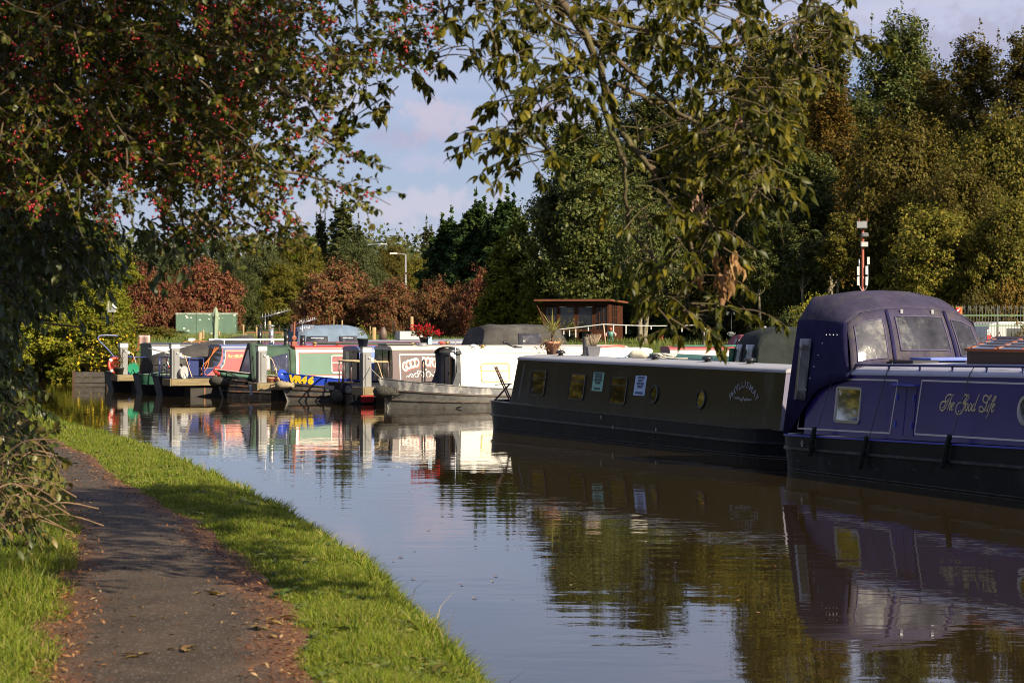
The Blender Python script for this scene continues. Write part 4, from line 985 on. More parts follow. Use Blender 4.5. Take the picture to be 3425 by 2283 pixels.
class Boat: pass
def boat(name, label, cat, O, ang, L, half, ends, g0, g1, mats, rise=(0, 0), taper=2.8, strakes=(.34, .66), stern_len=.9, rake=.30, deckmat=None, bul=1.0, group='boats moored in the marina'):
    """O: centre line at the end that is nearer the picture's near edge side; +x along the boat, -y the visible side"""
    b = Boat(); b.root = thing(name, label, cat, (O[0], O[1], 0), ang, group); b.half = half; b.L = L
    def wid(s):
        w_ = half
        for e, kind in ((s, ends[0]), (L-s, ends[1])):
            if kind == 'bow' and e < taper: w_ = min(w_, half*max(.035, 1-(1-e/taper)**2.3))
            if kind == 'stern' and e < stern_len: w_ = min(w_, half*(.42+.58*math.sqrt(max(0, 1-(1-e/stern_len)**2))))
        return w_
    def top(s):
        g = g0+(g1-g0)*s/L
        for e, kind, rz_ in ((s, ends[0], rise[0]), (L-s, ends[1], rise[1])):
            if kind == 'bow' and e < taper*1.35: g += rz_*(1-e/(taper*1.35))**1.7
        return g
    b.wid = wid; b.top = top
    ss = sorted(set([0, .04, .1, .2, .35, .5, .7, .9, 1.15, 1.4, 1.7, 2.1, 2.5, 3, 3.6]+[L-x for x in (0, .04, .1, .2, .35, .5, .7, .9, 1.15, 1.4, 1.7, 2.1, 2.5, 3, 3.6)]+[3.6+(L-7.2)*i/8 for i in range(9)]))
    mb = MB()
    def prof(s):
        t = top(s); w_ = wid(s)
        lev = [(-.4, -.08, 0), (0, -.03, 0)]
        for a in strakes:
            lev += [(a*t-.035, -.008, 0), (a*t-.024, .032, 1), (a*t+.024, .032, 1), (a*t+.035, 0, 2 if a == strakes[-1] else 0)]
        lev += [(t-.028, 0, 2), (t-.024, .022, 3), (t, .022, 3), (t, -.055, 3), (t-.06, -.06, 4)]
        out = []
        for z, o, m_ in lev:
            h = max(-.5, min(1, z/max(t, .1))); x = s
            if ends[0] == 'bow': x -= rake*(h)*max(0, 1-s/1.6)
            if ends[1] == 'bow': x += rake*(h)*max(0, 1-(L-s)/1.6)
            if ends[0] == 'stern' and s < .6: x -= .16*h*(1-s/.6)
            if ends[1] == 'stern' and L-s < .6: x += .16*h*(1-(L-s)/.6)
            fl = 1.
            if 'bow' in ends: 
                e = s if ends[0] == 'bow' else L-s
                if e < taper: fl = 1-.30*(1-h)*(1-e/taper)
            out.append((x, max(.012, (w_*fl+o)), z, m_))
        return out
    pr = [prof(s) for s in ss]; n = len(pr[0])
    for side in (-1, 1):
        for k in range(n-1):
            mb.cur = pr[0][k][3] if pr[0][k][3] == pr[0][k+1][3] else max(pr[0][k][3], pr[0][k+1][3]) if pr[0][k+1][3] in (3, 4) else (pr[0][k][3] if pr[0][k][3] != 1 or pr[0][k+1][3] == 1 else pr[0][k+1][3])
            rows = [[(p[k][0], side*p[k][1], p[k][2]), (p[k+1][0], side*p[k+1][1], p[k+1][2])] for p in pr]
            mb.grid(rows if side > 0 else [r[::-1] for r in rows], smooth=True)
    mb.cur = 4
    mb.grid([[(p[-1][0], -p[-1][1], p[-1][2]), (p[-1][0], p[-1][1], p[-1][2])] for p in pr], smooth=False)
    for i in (0, -1):
        p = pr[i]; mb.cur = 0
        mb.grid([[(q[0], -q[1], q[2]), (q[0], q[1], q[2])] for q in p], smooth=False)
    hm = list(mats); 
    b.hull = mb.build('hull', hm, b.root)
    # stem post on bow ends
    if 'bow' in ends:
        st = MB()
        for i, e in enumerate(ends):
            if e == 'bow':
                q = pr[0 if i == 0 else -1]; sg = -1 if i == 0 else 1
                st.tube([(a[0]+sg*.012, 0, a[2]) for a in (q[0], q[1], q[3], q[-4])], .034, 8)
        b.stem = st.build('stem_post', CHROMEH, b.root)
    b.mb = lambda: MB()
    return b
CHROMEH = M('stem_steel', (.13, .12, .115), .4, var=.4, scale=5)
def cabin(b, x0, x1, wb, k, zb0, zb1, zt0, zt1, camber, side, roofm, endm=None, rake0=0., rake1=0., lip=.02, part='cabin', endn='bulkhead', splay=0.):
    """sloping sided cabin; k = tumblehome slope; returns the visible side as Pl"""
    rt = b.root; em = endm or side
    def y(z, z0): return wb-(z-zb0)*k
    mb = MB(); N = 12
    for sg in (-1, 1):
        rows = []
        for i in range(N+1):
            t = i/N; zb = zb0+(zb1-zb0)*t; zt = zt0+(zt1-zt0)*t; r = []
            for j in range(5):
                h = j/4; z = zb+(zt-zb)*h
                xx = x0+(x1-x0)*t+(rake0*h*(1-t))+(-rake1*h*t)
                if i == 0: xx -= splay*(1-h)**3
                r.append((xx, sg*y(z, zb), z))
            rows.append(r)
        mb.grid(rows if sg > 0 else [r[::-1] for r in rows], smooth=False)
    c = mb.build(part, side, rt)
    for (xe, zb, zt, rk, sg, sp) in ((x0, zb0, zt0, rake0, -1, splay), (x1, zb1, zt1, -rake1, 1, 0)):
        m2 = MB(); rows = []
        for j in range(7):
            h = j/6; z = zb+(zt-zb)*h; yy = y(z, zb)-.004; xx = xe+rk*h-sp*(1-h)**3*.9+(.004 if sg < 0 else -.004)
            rows.append([(xx, -yy, z), (xx, yy, z)])
        tp = [(xe+rk+(.004 if sg < 0 else -.004), -y(zt, zb)*math.cos(math.pi*i/8)*1., zt+camber*math.sin(math.pi*i/8)-.005) for i in range(9)]
        m2.grid(rows, False); m2.add(tp, [tuple(range(9))], None, False)
        m2.build(endn, em, rt)
    m3 = MB(); rows = []
    for i in range(N+1):
        t = i/N; zb = zb0+(zb1-zb0)*t; zt = zt0+(zt1-zt0)*t; yy = y(zt, zb)+lip
        xx = x0+rake0-lip+(x1-rake1+lip-x0-rake0+lip)*t; r = [(xx, -yy, zt-.035), (xx, -yy, zt+.005)]
        for j in range(1, 10): a = math.pi*j/10; r.append((xx, -yy*math.cos(a), zt+.005+camber*math.sin(a)**.8))
        r += [(xx, yy, zt+.005), (xx, yy, zt-.035)]; rows.append(r)
    m3.grid([r[::-1] for r in rows], True)
    for r in (rows[0], rows[-1]): m3.add(r, [tuple(range(len(r)))], None, False)
    b.roofo = m3.build('roof', roofm, rt)
    p = Pl(rt, (x0, -wb, zb0), (1, 0, 0), (0, k, 1))
    # follow the trim of the bottom edge exactly: side is planar because tumblehome is constant
    b.ztop = lambda x: zt0+(zt1-zt0)*(x-x0)/(x1-x0)
    def roof_z(x, yv):
        zt = b.ztop(x); wt = y(zt, zb0+(zb1-zb0)*(x-x0)/(x1-x0))+lip; a = math.acos(max(-1, min(1, -yv/wt))); return zt+.005+camber*math.sin(a)**.8
    b.roof_z = roof_z; b.wt = y(zt0, zb0)
    return p
def roof_at(b, px, py, yv=0.):
    """x on the roof under the frame pixel px for the lengthwise line y = yv"""
    c = Vector((0, 0, CAMZ)); W = wm(b.root); o = W @ Vector((0, yv, 1.7)); u = W.to_3x3() @ Vector((1, 0, 0)); k = (px-CX)/F
    x = (k*o.y-o.x)/(u.x-k*u.y); return x
def window(b, p, q, r=.06, fr=.028, fm=None, pm=None, bar=None, name='window', vbar=None, curtain=None):
    u0, u1, v0, v1 = q; w_ = u1-u0; h = v1-v0; m = p.mat((u0+u1)/2, (v0+v1)/2)
    mb = MB(); mb.ring(rr(w_, h, r, n=5), rr(w_-2*fr, h-2*fr, max(.01, r-fr), n=5), .022, m, .001)
    if bar is not None: mb.box((0, h/2-h*bar, .010), (w_-2*fr+.01, fr*.8, .016), m)
    if vbar is not None: mb.box((-w_/2+w_*vbar, 0, .010), (fr*.8, h-2*fr+.01, .015), m)
    o = mb.build(name, fm or BLK, b.root)
    m2 = MB(); m2.prism(rr(w_-2*fr+.006, h-2*fr+.006, max(.01, r-fr), n=5), .004, m, .002); m2.build('pane', pm or PANE, o)
    return o
def porthole(b, p, u, v, d, fm=None, pm=None, dy=None):
    m = p.mat(u, v); dy = dy or d
    mb = MB(); mb.ring(ell(d, dy, 28), ell(d*.78, dy*.78, 28), .03, m, .001); o = mb.build('porthole', fm or CHROME, b.root)
    m2 = MB(); m2.prism(ell(d*.79, dy*.79, 28), .005, m, .002); m2.build('pane', pm or PANE, o); return o
def line_frame(mb, p, pts, w_, z=.004, close=True):
    """painted coach line of width w_ through (u, v) points"""
    P = list(pts)+([pts[0]] if close else [])
    for a, c in zip(P[:-1], P[1:]):
        d = Vector((c[0]-a[0], c[1]-a[1], 0)); l = d.length; d.normalize()
        m = p.mat((a[0]+c[0])/2, (a[1]+c[1])/2, z, math.atan2(d.y, d.x)); mb.box((0, 0, 0), (l+w_*.98, w_, .002), m)
def vent(b, x, y, s=1., m=None, name='mushroom_vent'):
    mb = MB(); z = b.roof_z(x, y)-.01
    mb.lathe([(.075*s, 0), (.075*s, .02*s), (.05*s, .025*s), (.05*s, .055*s), (.105*s, .06*s), (.10*s, .09*s), (.06*s, .115*s), (.001, .122*s)], 20, Matrix.Translation((x, y, z)))
    return mb.build(name, m or BLK, b.root)
def chimney(b, x, y, h, r=.07, m=None, cap=True, name='chimney', ring=None):
    mb = MB(); z = b.roof_z(x, y)-.01
    mb.lathe([(r*1.35, 0), (r*1.35, .03), (r, .05), (r, h*.5), (r*1.06, h*.52), (r*1.06, h*.56), (r, h*.58), (r, h), (r*.8, h), (r*.8, h-.03)], 18, Matrix.Translation((x, y, z)))
    o = mb.build(name, m or BLK, b.root)
    if cap:
        c = MB(); c.lathe([(r*1.5, h+.05), (r*1.2, h+.085), (.001, h+.12)], 18, Matrix.Translation((x, y, z)))
        for k in range(3): a = k*2.1; c.tube([(x+r*.9*math.cos(a), y+r*.9*math.sin(a), z+h-.01), (x+r*1.2*math.cos(a), y+r*1.2*math.sin(a), z+h+.06)], .006, 5)
        c.build('cowl', m or BLK, o)
    return o
def rail(b, pts, r=.018, m=None, name='handrail', posts=()):
    mb = MB(); mb.tube(pts, r, 8)
    for a, c in posts: mb.tube([a, c], r*.8, 6)
    return mb.build(name, m or NAVY, b.root)
def rope_fender(name, label, W, top, bot, r, m, group=None):
    """knotted rope fender as its own thing; W boat matrix"""
    mb = MB(); a = Vector(top); c = Vector(bot); n = 26; d, s1, s2 = frame_of(a, c)
    for ph in range(3):
        pts = []
        for i in range(n+1):
            t = i/n; ang = t*16+ph*2.09; rad = r*.55*(.6+.4*math.sin(math.pi*min(1, t*1.1+.05)))
            pts.append(a.lerp(c, t)+(s1*math.cos(ang)+s2*math.sin(ang))*rad)
        mb.tube(pts, r*.52, 6)
    o = mb.build(name, m); return o
AN = R(24); DV = Vector((math.cos(AN), math.sin(AN), 0)); NV = Vector((-math.sin(AN), math.cos(AN), 0))

# ---------------------------------------------------------------- A: long black narrowboat
dA = Vector((.409, -.912, 0)).normalized(); nA = Vector((-dA.y, dA.x, 0)); angA = math.atan2(dA.y, dA.x)
QA = Vector((-.369, 54.5, 0)); OA = QA+nA*1.03-dA*.85
BROOF = M('silver_roof', (.27, .27, .30), .55, var=.08, scale=1.5, dirt=((.30, .30, .31), .4, 2))
BSIDE = M('black_side', (.014, .0135, .011), .20, var=.35, scale=1.2, bump=.02, bscale=3, dirt=((.045, .046, .044), .22, 1.6, (.8, 1, .25)), spec=.7)
ABULK = M('lilac_grey_end', (.115, .105, .17), .5, var=.1)
A = boat('narrowboat', 'long black narrowboat with silver roof, two pale posters and two portholes', 'boat', OA, angA, 14.63, 1.03, ('stern', 'bow'), .665, .515, [BLACKH, STRK, BLACKH, M('gunwale_black', (.016, .016, .022), .3, var=.4), BLK], rise=(0, .05), taper=2.0, strakes=(.5,), stern_len=.8, rake=.15)
pA = cabin(A, 1.35, 13.78, .90, .155, .645, .52, 1.69, 1.64, .085, BSIDE, BROOF, ABULK, rake0=.12, rake1=.04)
SG = (pA, A)
z3 = lambda x, y: (1600+x/2.6144, 950+y/2.6144)      # crop of the black boat
for pts in ([(478, 748), (605, 757), (572, 980), (445, 966)], [(815, 778), (951, 788), (912, 1020), (775, 1003)], [(1168, 806), (1318, 816), (1276, 1058), (1133, 1044)]):
    window(A, pA, pA.quad([z3(*q) for q in pts]), .07, .03, BLK, PANE, bar=.30)
for (cx, cy) in ((1537, 963), (1946, 1007)):
    u, v = pA.pix(*z3(cx, cy)); porthole(A, pA, u, v, .40, BLK, PANE)
for pts, col, lines, nm in (([(1017, 767), (1108, 773), (1078, 938), (987, 930)], (.20, .42, .34), ['TRANQUIL HEART &', 'KIND REIKI THERAPY', 'REIKI MASTER', 'TEACHER', '', 'TEL 07404'], 'green'), ([(1385, 797), (1481, 803), (1448, 977), (1352, 968)], (.36, .47, .68), ['TRANQUIL', 'HEART &', 'KIND REIKI', 'THERAPY', '', '07404935251'], 'blue')):
    q = pA.quad([z3(*t) for t in pts]); w_, h = q[1]-q[0], q[3]-q[2]; m = pA.mat((q[0]+q[1])/2, (q[2]+q[3])/2)
    mb = MB(); mb.prism(rr(w_, h, .012), .006, m, .002)
    o = mb.build('poster', M('poster_'+nm, col, .5, var=.05), A.root); o['label'] = f'pale {nm} poster with dark lettering'
    tb = MB()
    for i, t in enumerate(lines):
        if t: tb.text(t, h*.15, m @ Matrix.Translation((.02*w_, h*(.40-.155*i), .0105)), 0, .004, min(1.0, .86*w_/(len(t)*h*.15*.62)))
    tb.build('lettering', M('poster_ink_'+nm, (.03, .05, .05) if nm == 'green' else (.06, .08, .16), .6), o)
# name on the bow end, letter by letter on its arch
z7 = lambda x, y: (2420+x/6.533, 1240+y/6.533)
let = [('P', 165, 560), ('H', 228, 485), ('Y', 300, 385), ('L', 362, 345), ('L', 424, 305), ('I', 480, 300), ('S', 535, 320), ('M', 608, 385), ('A', 680, 480), ('Y', 730, 590)]
uv = [pA.pix(*z7(x, y)) for _, x, y in let]
mb = MB()
for i, (ch, _, _) in enumerate(let):
    a = uv[max(i-1, 0)]; c = uv[min(i+1, len(uv)-1)]; ang = math.atan2(c[1]-a[1], c[0]-a[0])
    mb.text(ch, .175, pA.mat(uv[i][0], uv[i][1], .003, ang), 0, .004, 1.15)
sc = [(245, 575), (290, 600), (330, 590), (370, 625), (410, 650), (440, 590), (470, 645), (520, 625), (570, 640), (630, 610)]
mb.ribbon([tuple(v)[:2] for v in catmull([(*pA.pix(*z7(*q)), 0) for q in sc], 5)], .022, pA.mat(0, 0, .002))
mb.ribbon([tuple(v)[:2] for v in catmull([(*pA.pix(*z7(x, y-25)), 0) for x, y in sc[1:-1]], 5)], .012, pA.mat(0, 0, .002))
mb.build('name_lettering', M('engraved_silver', (.20, .205, .23), .4, var=.2), A.root)
for px in (1783+92, 2190, 2366, 2508):
    x = roof_at(A, px, 0, -.25); vent(A, x, -.25, 1.15)
# pale run mark and scuffs on the side
mb = MB(); rg9 = random.Random(9)
a_ = pA.pix(*z3(398, 690)); c_ = pA.pix(*z3(345, 1000))
mb.prism([(a_[0]+.02, a_[1]), (a_[0]+.09, a_[1]-.02), (c_[0]+.06, c_[1]), (c_[0]-.01, c_[1]+.02)], .0012, pA.mat(0, 0, .001))
mb.build('run_mark', M('run_mark_grey', (.07, .07, .075), .5, var=.6, scale=3, stretch=(1, 1, .4)), A.root)
for k in range(16):
    mb = MB(); x = rg9.uniform(2, 13.6); z = rg9.uniform(.08, .58); w_ = rg9.uniform(.03, .16); mb.prism(ell(w_, rg9.uniform(.012, .03), 7), .001, Matrix.Translation((x, -1.0325-.001*(z > .3), z)) @ Matrix.Rotation(R(90), 4, 'X')); mb.build('scuff_mark', M('scuff_grey', (.05, .05, .056), .6, var=.5), A.root)
# mooring pin, fittings and runs on hull
for px, py in ((2015, 1395), (2054, 1428), (2199, 1436)):
    mb = MB(); pl = Pl(A.root, (0, -1.03, 0), (1, 0, 0), (0, 0, 1)); u, v = pl.pix(px, py); mb.box((u, -1.055, v), (.03, .03, .07)); mb.build('hull_fitting', CHROME, A.root)
A.root['label'] = 'long black narrowboat with silver roof, two pale posters and two portholes'

# ---------------------------------------------------------------- B: wide blue boat
dB = Vector((.3645, -.931, 0)).normalized(); nB = Vector((-dB.y, dB.x, 0)); angB = math.atan2(dB.y, dB.x)
QB = Vector((4.617, 40.14, 0)); OB_ = QB+nB*1.55
BBLUE = M('deep_blue_side', (.027, .019, .135), .26, var=.18, scale=1.2, bump=.015, bscale=3, spec=.6)
BBL2 = M('blue_gunwale', (.05, .065, .36), .35, var=.2)
BRF = M('grey_blue_roof', (.33, .33, .42), .45, var=.08, scale=1.5)
B = boat('wide_boat', 'wide deep-blue boat with blue canvas wheelhouse and cream coach lines', 'boat', OB_, angB, 17, 1.55, ('stern', 'bow'), .60, .94, [BLACKH, STRK, M('hull_black_upper', (.006, .006, .009), .45, var=.4, spec=.22), BBL2, BLK], rise=(0, .2), taper=2.5, strakes=(.62,), stern_len=.55, rake=.2)
pB = cabin(B, .85, 15, 1.42, .10, .63, .90, 1.70, 1.885, .16, BBLUE, BRF, BBLUE, lip=.015)
z4 = lambda x, y: (2300+x/1.96, 900+y/1.96)
q = pB.quad([z4(988, 770), z4(1158, 772), z4(1118, 1012), z4(955, 1005)])
wB = window(B, pB, q, .07, .045, CHROME, PANE)
mb = MB(); m = pB.mat(q[1]-.15, q[2]+.075, .006); mb.prism(rr(.20, .07, .005), .003, m); o = mb.build('number_plate', M('plate_blue', (.35, .42, .60), .4, var=.03), wB)
tb = MB(); tb.text('52293', .062, pB.mat(q[1]-.145, q[2]+.075, .0095), 0, .002); tb.build('lettering', BLK, wB)
u, v = pB.pix(*z4(1000, 815)); mb = MB(); mb.prism(ell(.05, .07), .003, pB.mat(u+.02, v, .006)); mb.build('sticker', WHITE, wB)
porthole(B, pB, *pB.pix(*z4(2222, 925)), .40, CHROME, PANE, .44)
LINE = M('cream_coachline', (.50, .47, .44), .5, var=.06)
mb = MB()
P1 = [pB.pix(*z4(*t)) for t in [(838, 717), (1380, 728), (1325, 1074), (722, 1042), (752, 838)]]
cur = [pB.pix(*z4(*t)) for t in [(752, 838), (785, 830), (812, 805), (828, 765), (838, 717)]]
line_frame(mb, pB, P1[:1]+P1[1:4]+[P1[4]], .026, close=False)
for a, c in zip(cur[:-1], cur[1:]): line_frame(mb, pB, [a, c], .026, close=False)
P2 = [pB.pix(*z4(*t)) for t in [(1538, 729), (2205, 738), (2205, 1118), (1488, 1079)]]
dx = 3.3
line_frame(mb, pB, [(P2[1][0]+dx, P2[0][1]+.2*0+(P2[1][1]-P2[0][1])), P2[0], P2[3], (P2[2][0]+dx, P2[3][1]+(P2[2][1]-P2[3][1])*1.6)], .026, close=False)
mb.build('coach_line', LINE, B.root)
hb = pB.quad([z4(1388, 772), (z4(1515, 775)), z4(1470, 1092), z4(1340, 1085)])
mb = MB(); m = pB.mat((hb[0]+hb[1])/2, (hb[2]+hb[3])/2); w_, h = hb[1]-hb[0], hb[3]-hb[2]
mb.prism(rr(w_, h, .01), .012, m, .001); mb.box((0, 0, .015), (.02, h, .012), m)
ho = mb.build('side_hatch', BBLUE, B.root)
mb = MB(); mb.box((0, h/2+.03, .05), (w_+.1, .035, .09), m); mb.build('hatch_hood', BBL2, ho)
for sx in (-1, 1):
    for sy in (-1, 1):
        mb = MB(); mb.box((sx*w_*.42, sy*h*.28, .022), (.03, .11, .02), m); mb.build('hinge', BBL2, ho)
# script name
z6 = lambda x, y: (3100+x/6.818, 1250+y/6.818)
ST = [[(500, 570), (460, 630), (432, 605), (442, 540), (490, 482), (540, 468), (590, 490), (632, 470)], [(545, 520), (500, 620), (450, 730), (400, 810), (350, 830), (315, 795), (310, 725), (340, 655), (390, 625), (430, 645), (425, 700), (392, 755), (355, 768)],
      [(585, 520), (525, 670), (470, 820)], [(500, 745), (530, 680), (552, 660), (560, 690), (525, 790), (525, 825), (550, 800)], [(585, 765), (630, 695), (622, 655), (590, 690), (562, 780), (575, 825), (612, 790)],
      [(835, 620), (820, 570), (845, 510), (890, 472), (930, 500), (895, 560), (848, 640), (848, 690)], [(925, 525), (940, 478), (972, 490), (950, 560), (900, 620), (858, 650), (850, 690), (895, 665), (860, 760), (810, 860), (770, 905), (715, 922), (672, 870), (672, 780), (715, 685), (770, 650), (815, 665), (820, 695)], [(715, 845), (745, 855), (780, 825)],
      [(925, 668), (890, 740), (882, 820), (900, 835), (930, 790), (948, 700), (925, 668), (900, 690)], [(1005, 668), (968, 740), (955, 820), (975, 838), (1010, 790), (1030, 700), (1005, 668)], [(1100, 672), (1060, 715), (1032, 800), (1045, 842), (1080, 800), (1115, 700)], [(1216, 452), (1150, 600), (1085, 800), (1090, 840), (1125, 790)],
      [(1435, 595), (1475, 520), (1470, 485), (1430, 540), (1385, 650), (1345, 770), (1290, 845), (1230, 860), (1200, 815), (1212, 755), (1250, 738), (1290, 780), (1335, 840), (1370, 815)], [(1375, 640), (1325, 652), (1290, 590), (1310, 515), (1360, 485), (1405, 520), (1435, 565)],
      [(1440, 680), (1395, 790), (1380, 850), (1405, 830)], [(1462, 590), (1474, 594)], [(1490, 655), (1555, 600), (1588, 525), (1560, 518), (1505, 630), (1440, 810), (1355, 1020)], [(1462, 685), (1508, 685)], [(1515, 775), (1562, 700), (1545, 680), (1505, 740), (1485, 830), (1505, 862), (1550, 800)]]
mb = MB(); sh = MB()
for s_ in ST:
    c = [tuple(v)[:2] for v in catmull([(*pB.pix(*z6(*t)), 0) for t in s_], 6)]
    wf = lambda t: .010+.015*math.sin(math.pi*t)
    mb.ribbon(c, wf, pB.mat(0, 0, .002)); sh.ribbon([(a-.012, b-.010) for a, b in c], wf, pB.mat(0, 0, -.001))
nm_ = mb.build('name_lettering', M('gold_lettering', (.52, .42, .26), .45, var=.1), B.root)
sh.build('lettering_shadow_line', BLK, nm_)
# grab rail along the roof edge
ys_ = -1.25
pts = [(x, ys_, B.ztop(x)+.13) for x in np.arange(2.35, 14.8, .5)]
rail(B, pts, .022, M('rail_blue', (.022, .026, .12), .35, var=.15), 'grab_rail', [((x, ys_, B.ztop(x)+.13), (x+.08, ys_-.03, B.ztop(x)+.01)) for x in np.arange(3.4, 14.8, .95)])
rail(B, [(x, ys_+.05, B.ztop(x)+.06+.02*math.sin(x*2.2)) for x in np.arange(2.4, 7.0, .3)], .008, M('brown_cable', (.07, .035, .02), .6), 'roof_cable')
# low blue boards and a blue tube on the roof
xb = roof_at(B, 3070, 0, -.2)
mb = MB(); zz = B.roof_z(xb, .3)
mb.box((xb-.05, .35, zz+.06), (.9, 1.1, .05)); mb.tube([(xb-.5, .05, zz+.09), (xb-.5, 1.0, zz+.09)], .03, 8); mb.build('roof_board', M('roof_board_blue', (.10, .15, .46), .45, var=.2), B.root, .01)
mb = MB(); mb.box((xb+.2, -.40, B.roof_z(xb, -.4)+.03), (.75, .5, .05)); mb.build('solar_panel', M('panel_black', (.01, .011, .018), .15, var=.1, coat=.5), B.root, .006)
# wooden framed skylight box
xs = roof_at(B, 3330, 0, -.15)
zs = B.roof_z(xs, 0)
sk = MB(); sk.box((xs+.9, .05, zs+.075), (2.3, 1.15, .25)); so1 = sk.build('skylight', M('skylight_brown', (.045, .018, .016), .4, var=.25), B.root, .012)
m2 = MB()
for yy0, yy1 in ((-.50, -.02), (.10, .60)):
    pass
for i in range(4):
    xx = xs-.25+i*.75; m2.bar((xx, -.52, zs+.215), (xx, .05, zs+.40), .05, .045); m2.bar((xx, .62, zs+.215), (xx, .05, zs+.40), .05, .045)
m2.bar((xs-.27, -.53, zs+.21), (xs+2.05, -.53, zs+.21), .05, .045); m2.bar((xs-.27, .05, zs+.40), (xs+2.05, .05, zs+.40), .06, .05)
m2.build('skylight_frame', M('varnished_red_wood', (.22, .06, .03), .3, var=.25, scale=5), so1)
m2 = MB()
for j in range(4): 
    t = (j+.7)/4.6; m2.tube([(xs-.22, -.52+.57*t, zs+.225+.185*t+.03), (xs+2.0, -.52+.57*t, zs+.225+.185*t+.03)], .011, 6)
m2.build('guard_bar', ALU, so1)
m2 = MB()
for s_ in (-1, 1): m2.add([(xs-.24, .05+s_*.56, zs+.225), (xs+2.0, .05+s_*.56, zs+.225), (xs+2.0, .05, zs+.405), (xs-.24, .05, zs+.405)], [(0, 1, 2, 3)])
m2.build('pane', PANE, so1)
# canvas wheelhouse at the stern
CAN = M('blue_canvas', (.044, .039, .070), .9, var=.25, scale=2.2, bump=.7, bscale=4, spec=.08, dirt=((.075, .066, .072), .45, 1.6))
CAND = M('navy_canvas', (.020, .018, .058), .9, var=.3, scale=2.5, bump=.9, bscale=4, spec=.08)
CLEAR = M('clear_vinyl', (.035, .035, .045), .10, var=.6, scale=2.4, bump=.45, bscale=5.5, spec=.35, dirt=((.13, .13, .135), .3, 2.2))
CLEARL = M('clear_vinyl_bright', (.075, .075, .09), .10, var=.5, scale=2.0, bump=.22, bscale=6, spec=.22, dirt=((.20, .195, .19), .4, 2.5))  # paler vinyl copy, window reflections put into its base colour
def sec(x, zlo, ylo, y1, ye, ze, yr, zr, zc):
    return [(x[0], -ylo, zlo), (x[1], -y1, 1.72), (x[2], -ye, ze), (x[3], -yr, zr), (x[4], -yr*.45, zc-.015), (x[4], 0, zc), (x[4], yr*.45, zc-.015), (x[3], yr, zr), (x[2], ye, ze), (x[1], y1, 1.72), (x[0], ylo, zlo)]
cm = MB()
S = [sec((.20, .40, .50, .55, .58), .63, 1.465, 1.41, 1.33, 2.58, 1.09, 2.96, 3.04), sec((.42, .58, .66, .70, .72), .63, 1.475, 1.415, 1.33, 2.60, 1.09, 3.00, 3.09), sec((.90, 1.02, 1.10, 1.14, 1.16), 1.05, 1.45, 1.41, 1.31, 2.60, 1.07, 2.98, 3.10), sec((1.40, 1.52, 1.60, 1.60, 1.62), 1.42, 1.42, 1.39, 1.28, 2.57, 1.03, 2.86, 2.98), sec((2.36, 2.33, 2.02, 1.97, 1.96), 1.62, 1.375, 1.36, 1.24, 2.56, .95, 2.72, 2.80)]
cm.cur = 0
SD = []
for q in range(11):
    col = catmull([s_[q] for s_ in S], 3); SD.append(col)
cm.grid([[SD[q][i] for q in range(11)] for i in range(len(SD[0]))])
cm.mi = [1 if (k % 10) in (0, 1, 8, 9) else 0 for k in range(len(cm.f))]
cm.cur = 1; cm.add(S[0], [tuple(range(11))], None, False)
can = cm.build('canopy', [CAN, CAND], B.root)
sd = can.modifiers.new('shell', 'SOLIDIFY'); sd.thickness = .012
# forward face of the canopy: three panels standing on the cabin roof
def face_pt(y, t):    # t 0 bottom on the roof, 1 top edge
    s_ = y/1.33; zb = B.roof_z(2.4, max(-1.3, min(1.3, y)))-.01; yt = 1.235*s_
    zt = float(np.interp(abs(yt), [0, .43, .95, 1.24], [2.80, 2.785, 2.72, 2.56]))
    yy = y*1.02*(1-t)+yt*t; xx = 2.37+(1.985-2.37)*t+.04*math.sin(math.pi*t)
    return Vector((xx, yy, zb+(zt-zb)*t))
ff = MB(); Y = [-1.33+2.66*i/24 for i in range(25)]
ff.grid([[face_pt(y, t/8) for y in Y] for t in range(9)])
ffo = ff.build('canopy_front', CAN, can, solid=.01)
def panel(y0, y1, t0, t1, mat, name, skew=0):
    m = MB(); m.grid([[face_pt(y0+(y1-y0)*i/8+skew*(k/6), t0+(t1-t0)*k/6)+Vector((.014, 0, 0)) for i in range(9)] for k in range(7)]); o = m.build(name, mat, can)
    h = MB()
    edge = [(y0, t0), (y1, t0), (y1+skew, t1), (y0+skew, t1), (y0, t0)]
    for a, c in zip(edge[:-1], edge[1:]): h.tube([face_pt(a[0]+(c[0]-a[0])*i/6, a[1]+(c[1]-a[1])*i/6)+Vector((.018, 0, 0)) for i in range(7)], .011, 5)
    h.build('hem', M('canvas_hem', (.075, .065, .13), .8, var=.2), o); return o
panel(-1.20, -.62, .12, .84, CLEARL, 'canopy_window')
panel(-.36, .62, .24, .86, CLEAR, 'canopy_window')
panel(.80, 1.22, .16, .84, CLEAR, 'canopy_window')
for y0 in (-.50, .72):
    m = MB(); m.grid([[face_pt(y0+dy, t/8)+Vector((.022, 0, 0)) for dy in (-.03, .03)] for t in range(9)]); m.build('zip_flap', CAND, can, solid=.01)
m = MB()
for y0 in (-.2, .45):
    p_ = face_pt(y0, .95)+Vector((.03, 0, 0)); m.box(p_, (.02, .05, .07))
m.build('buckle', ALU, can)
# side window of the wheelhouse
def side_pt(x, z):
    t = (z-.63)/(2.45-.63); return Vector((x, -(1.47-.115*t)-.050, z))
m = MB(); m.grid([[side_pt(.62+.10*t+.40*i/4, 1.22+1.06*t) for i in range(5)] for t in [k/6 for k in range(7)]]); m.build('canopy_window', CLEARL, can, solid=.004)
m = MB()
for i in range(9): z = .8+i*.2; m.ball(side_pt(1.05+.12*i, min(z+.6, 2.35))+Vector((0, -.01, 0)), .014, 6, 4)
m.build('press_stud', ALU, can)
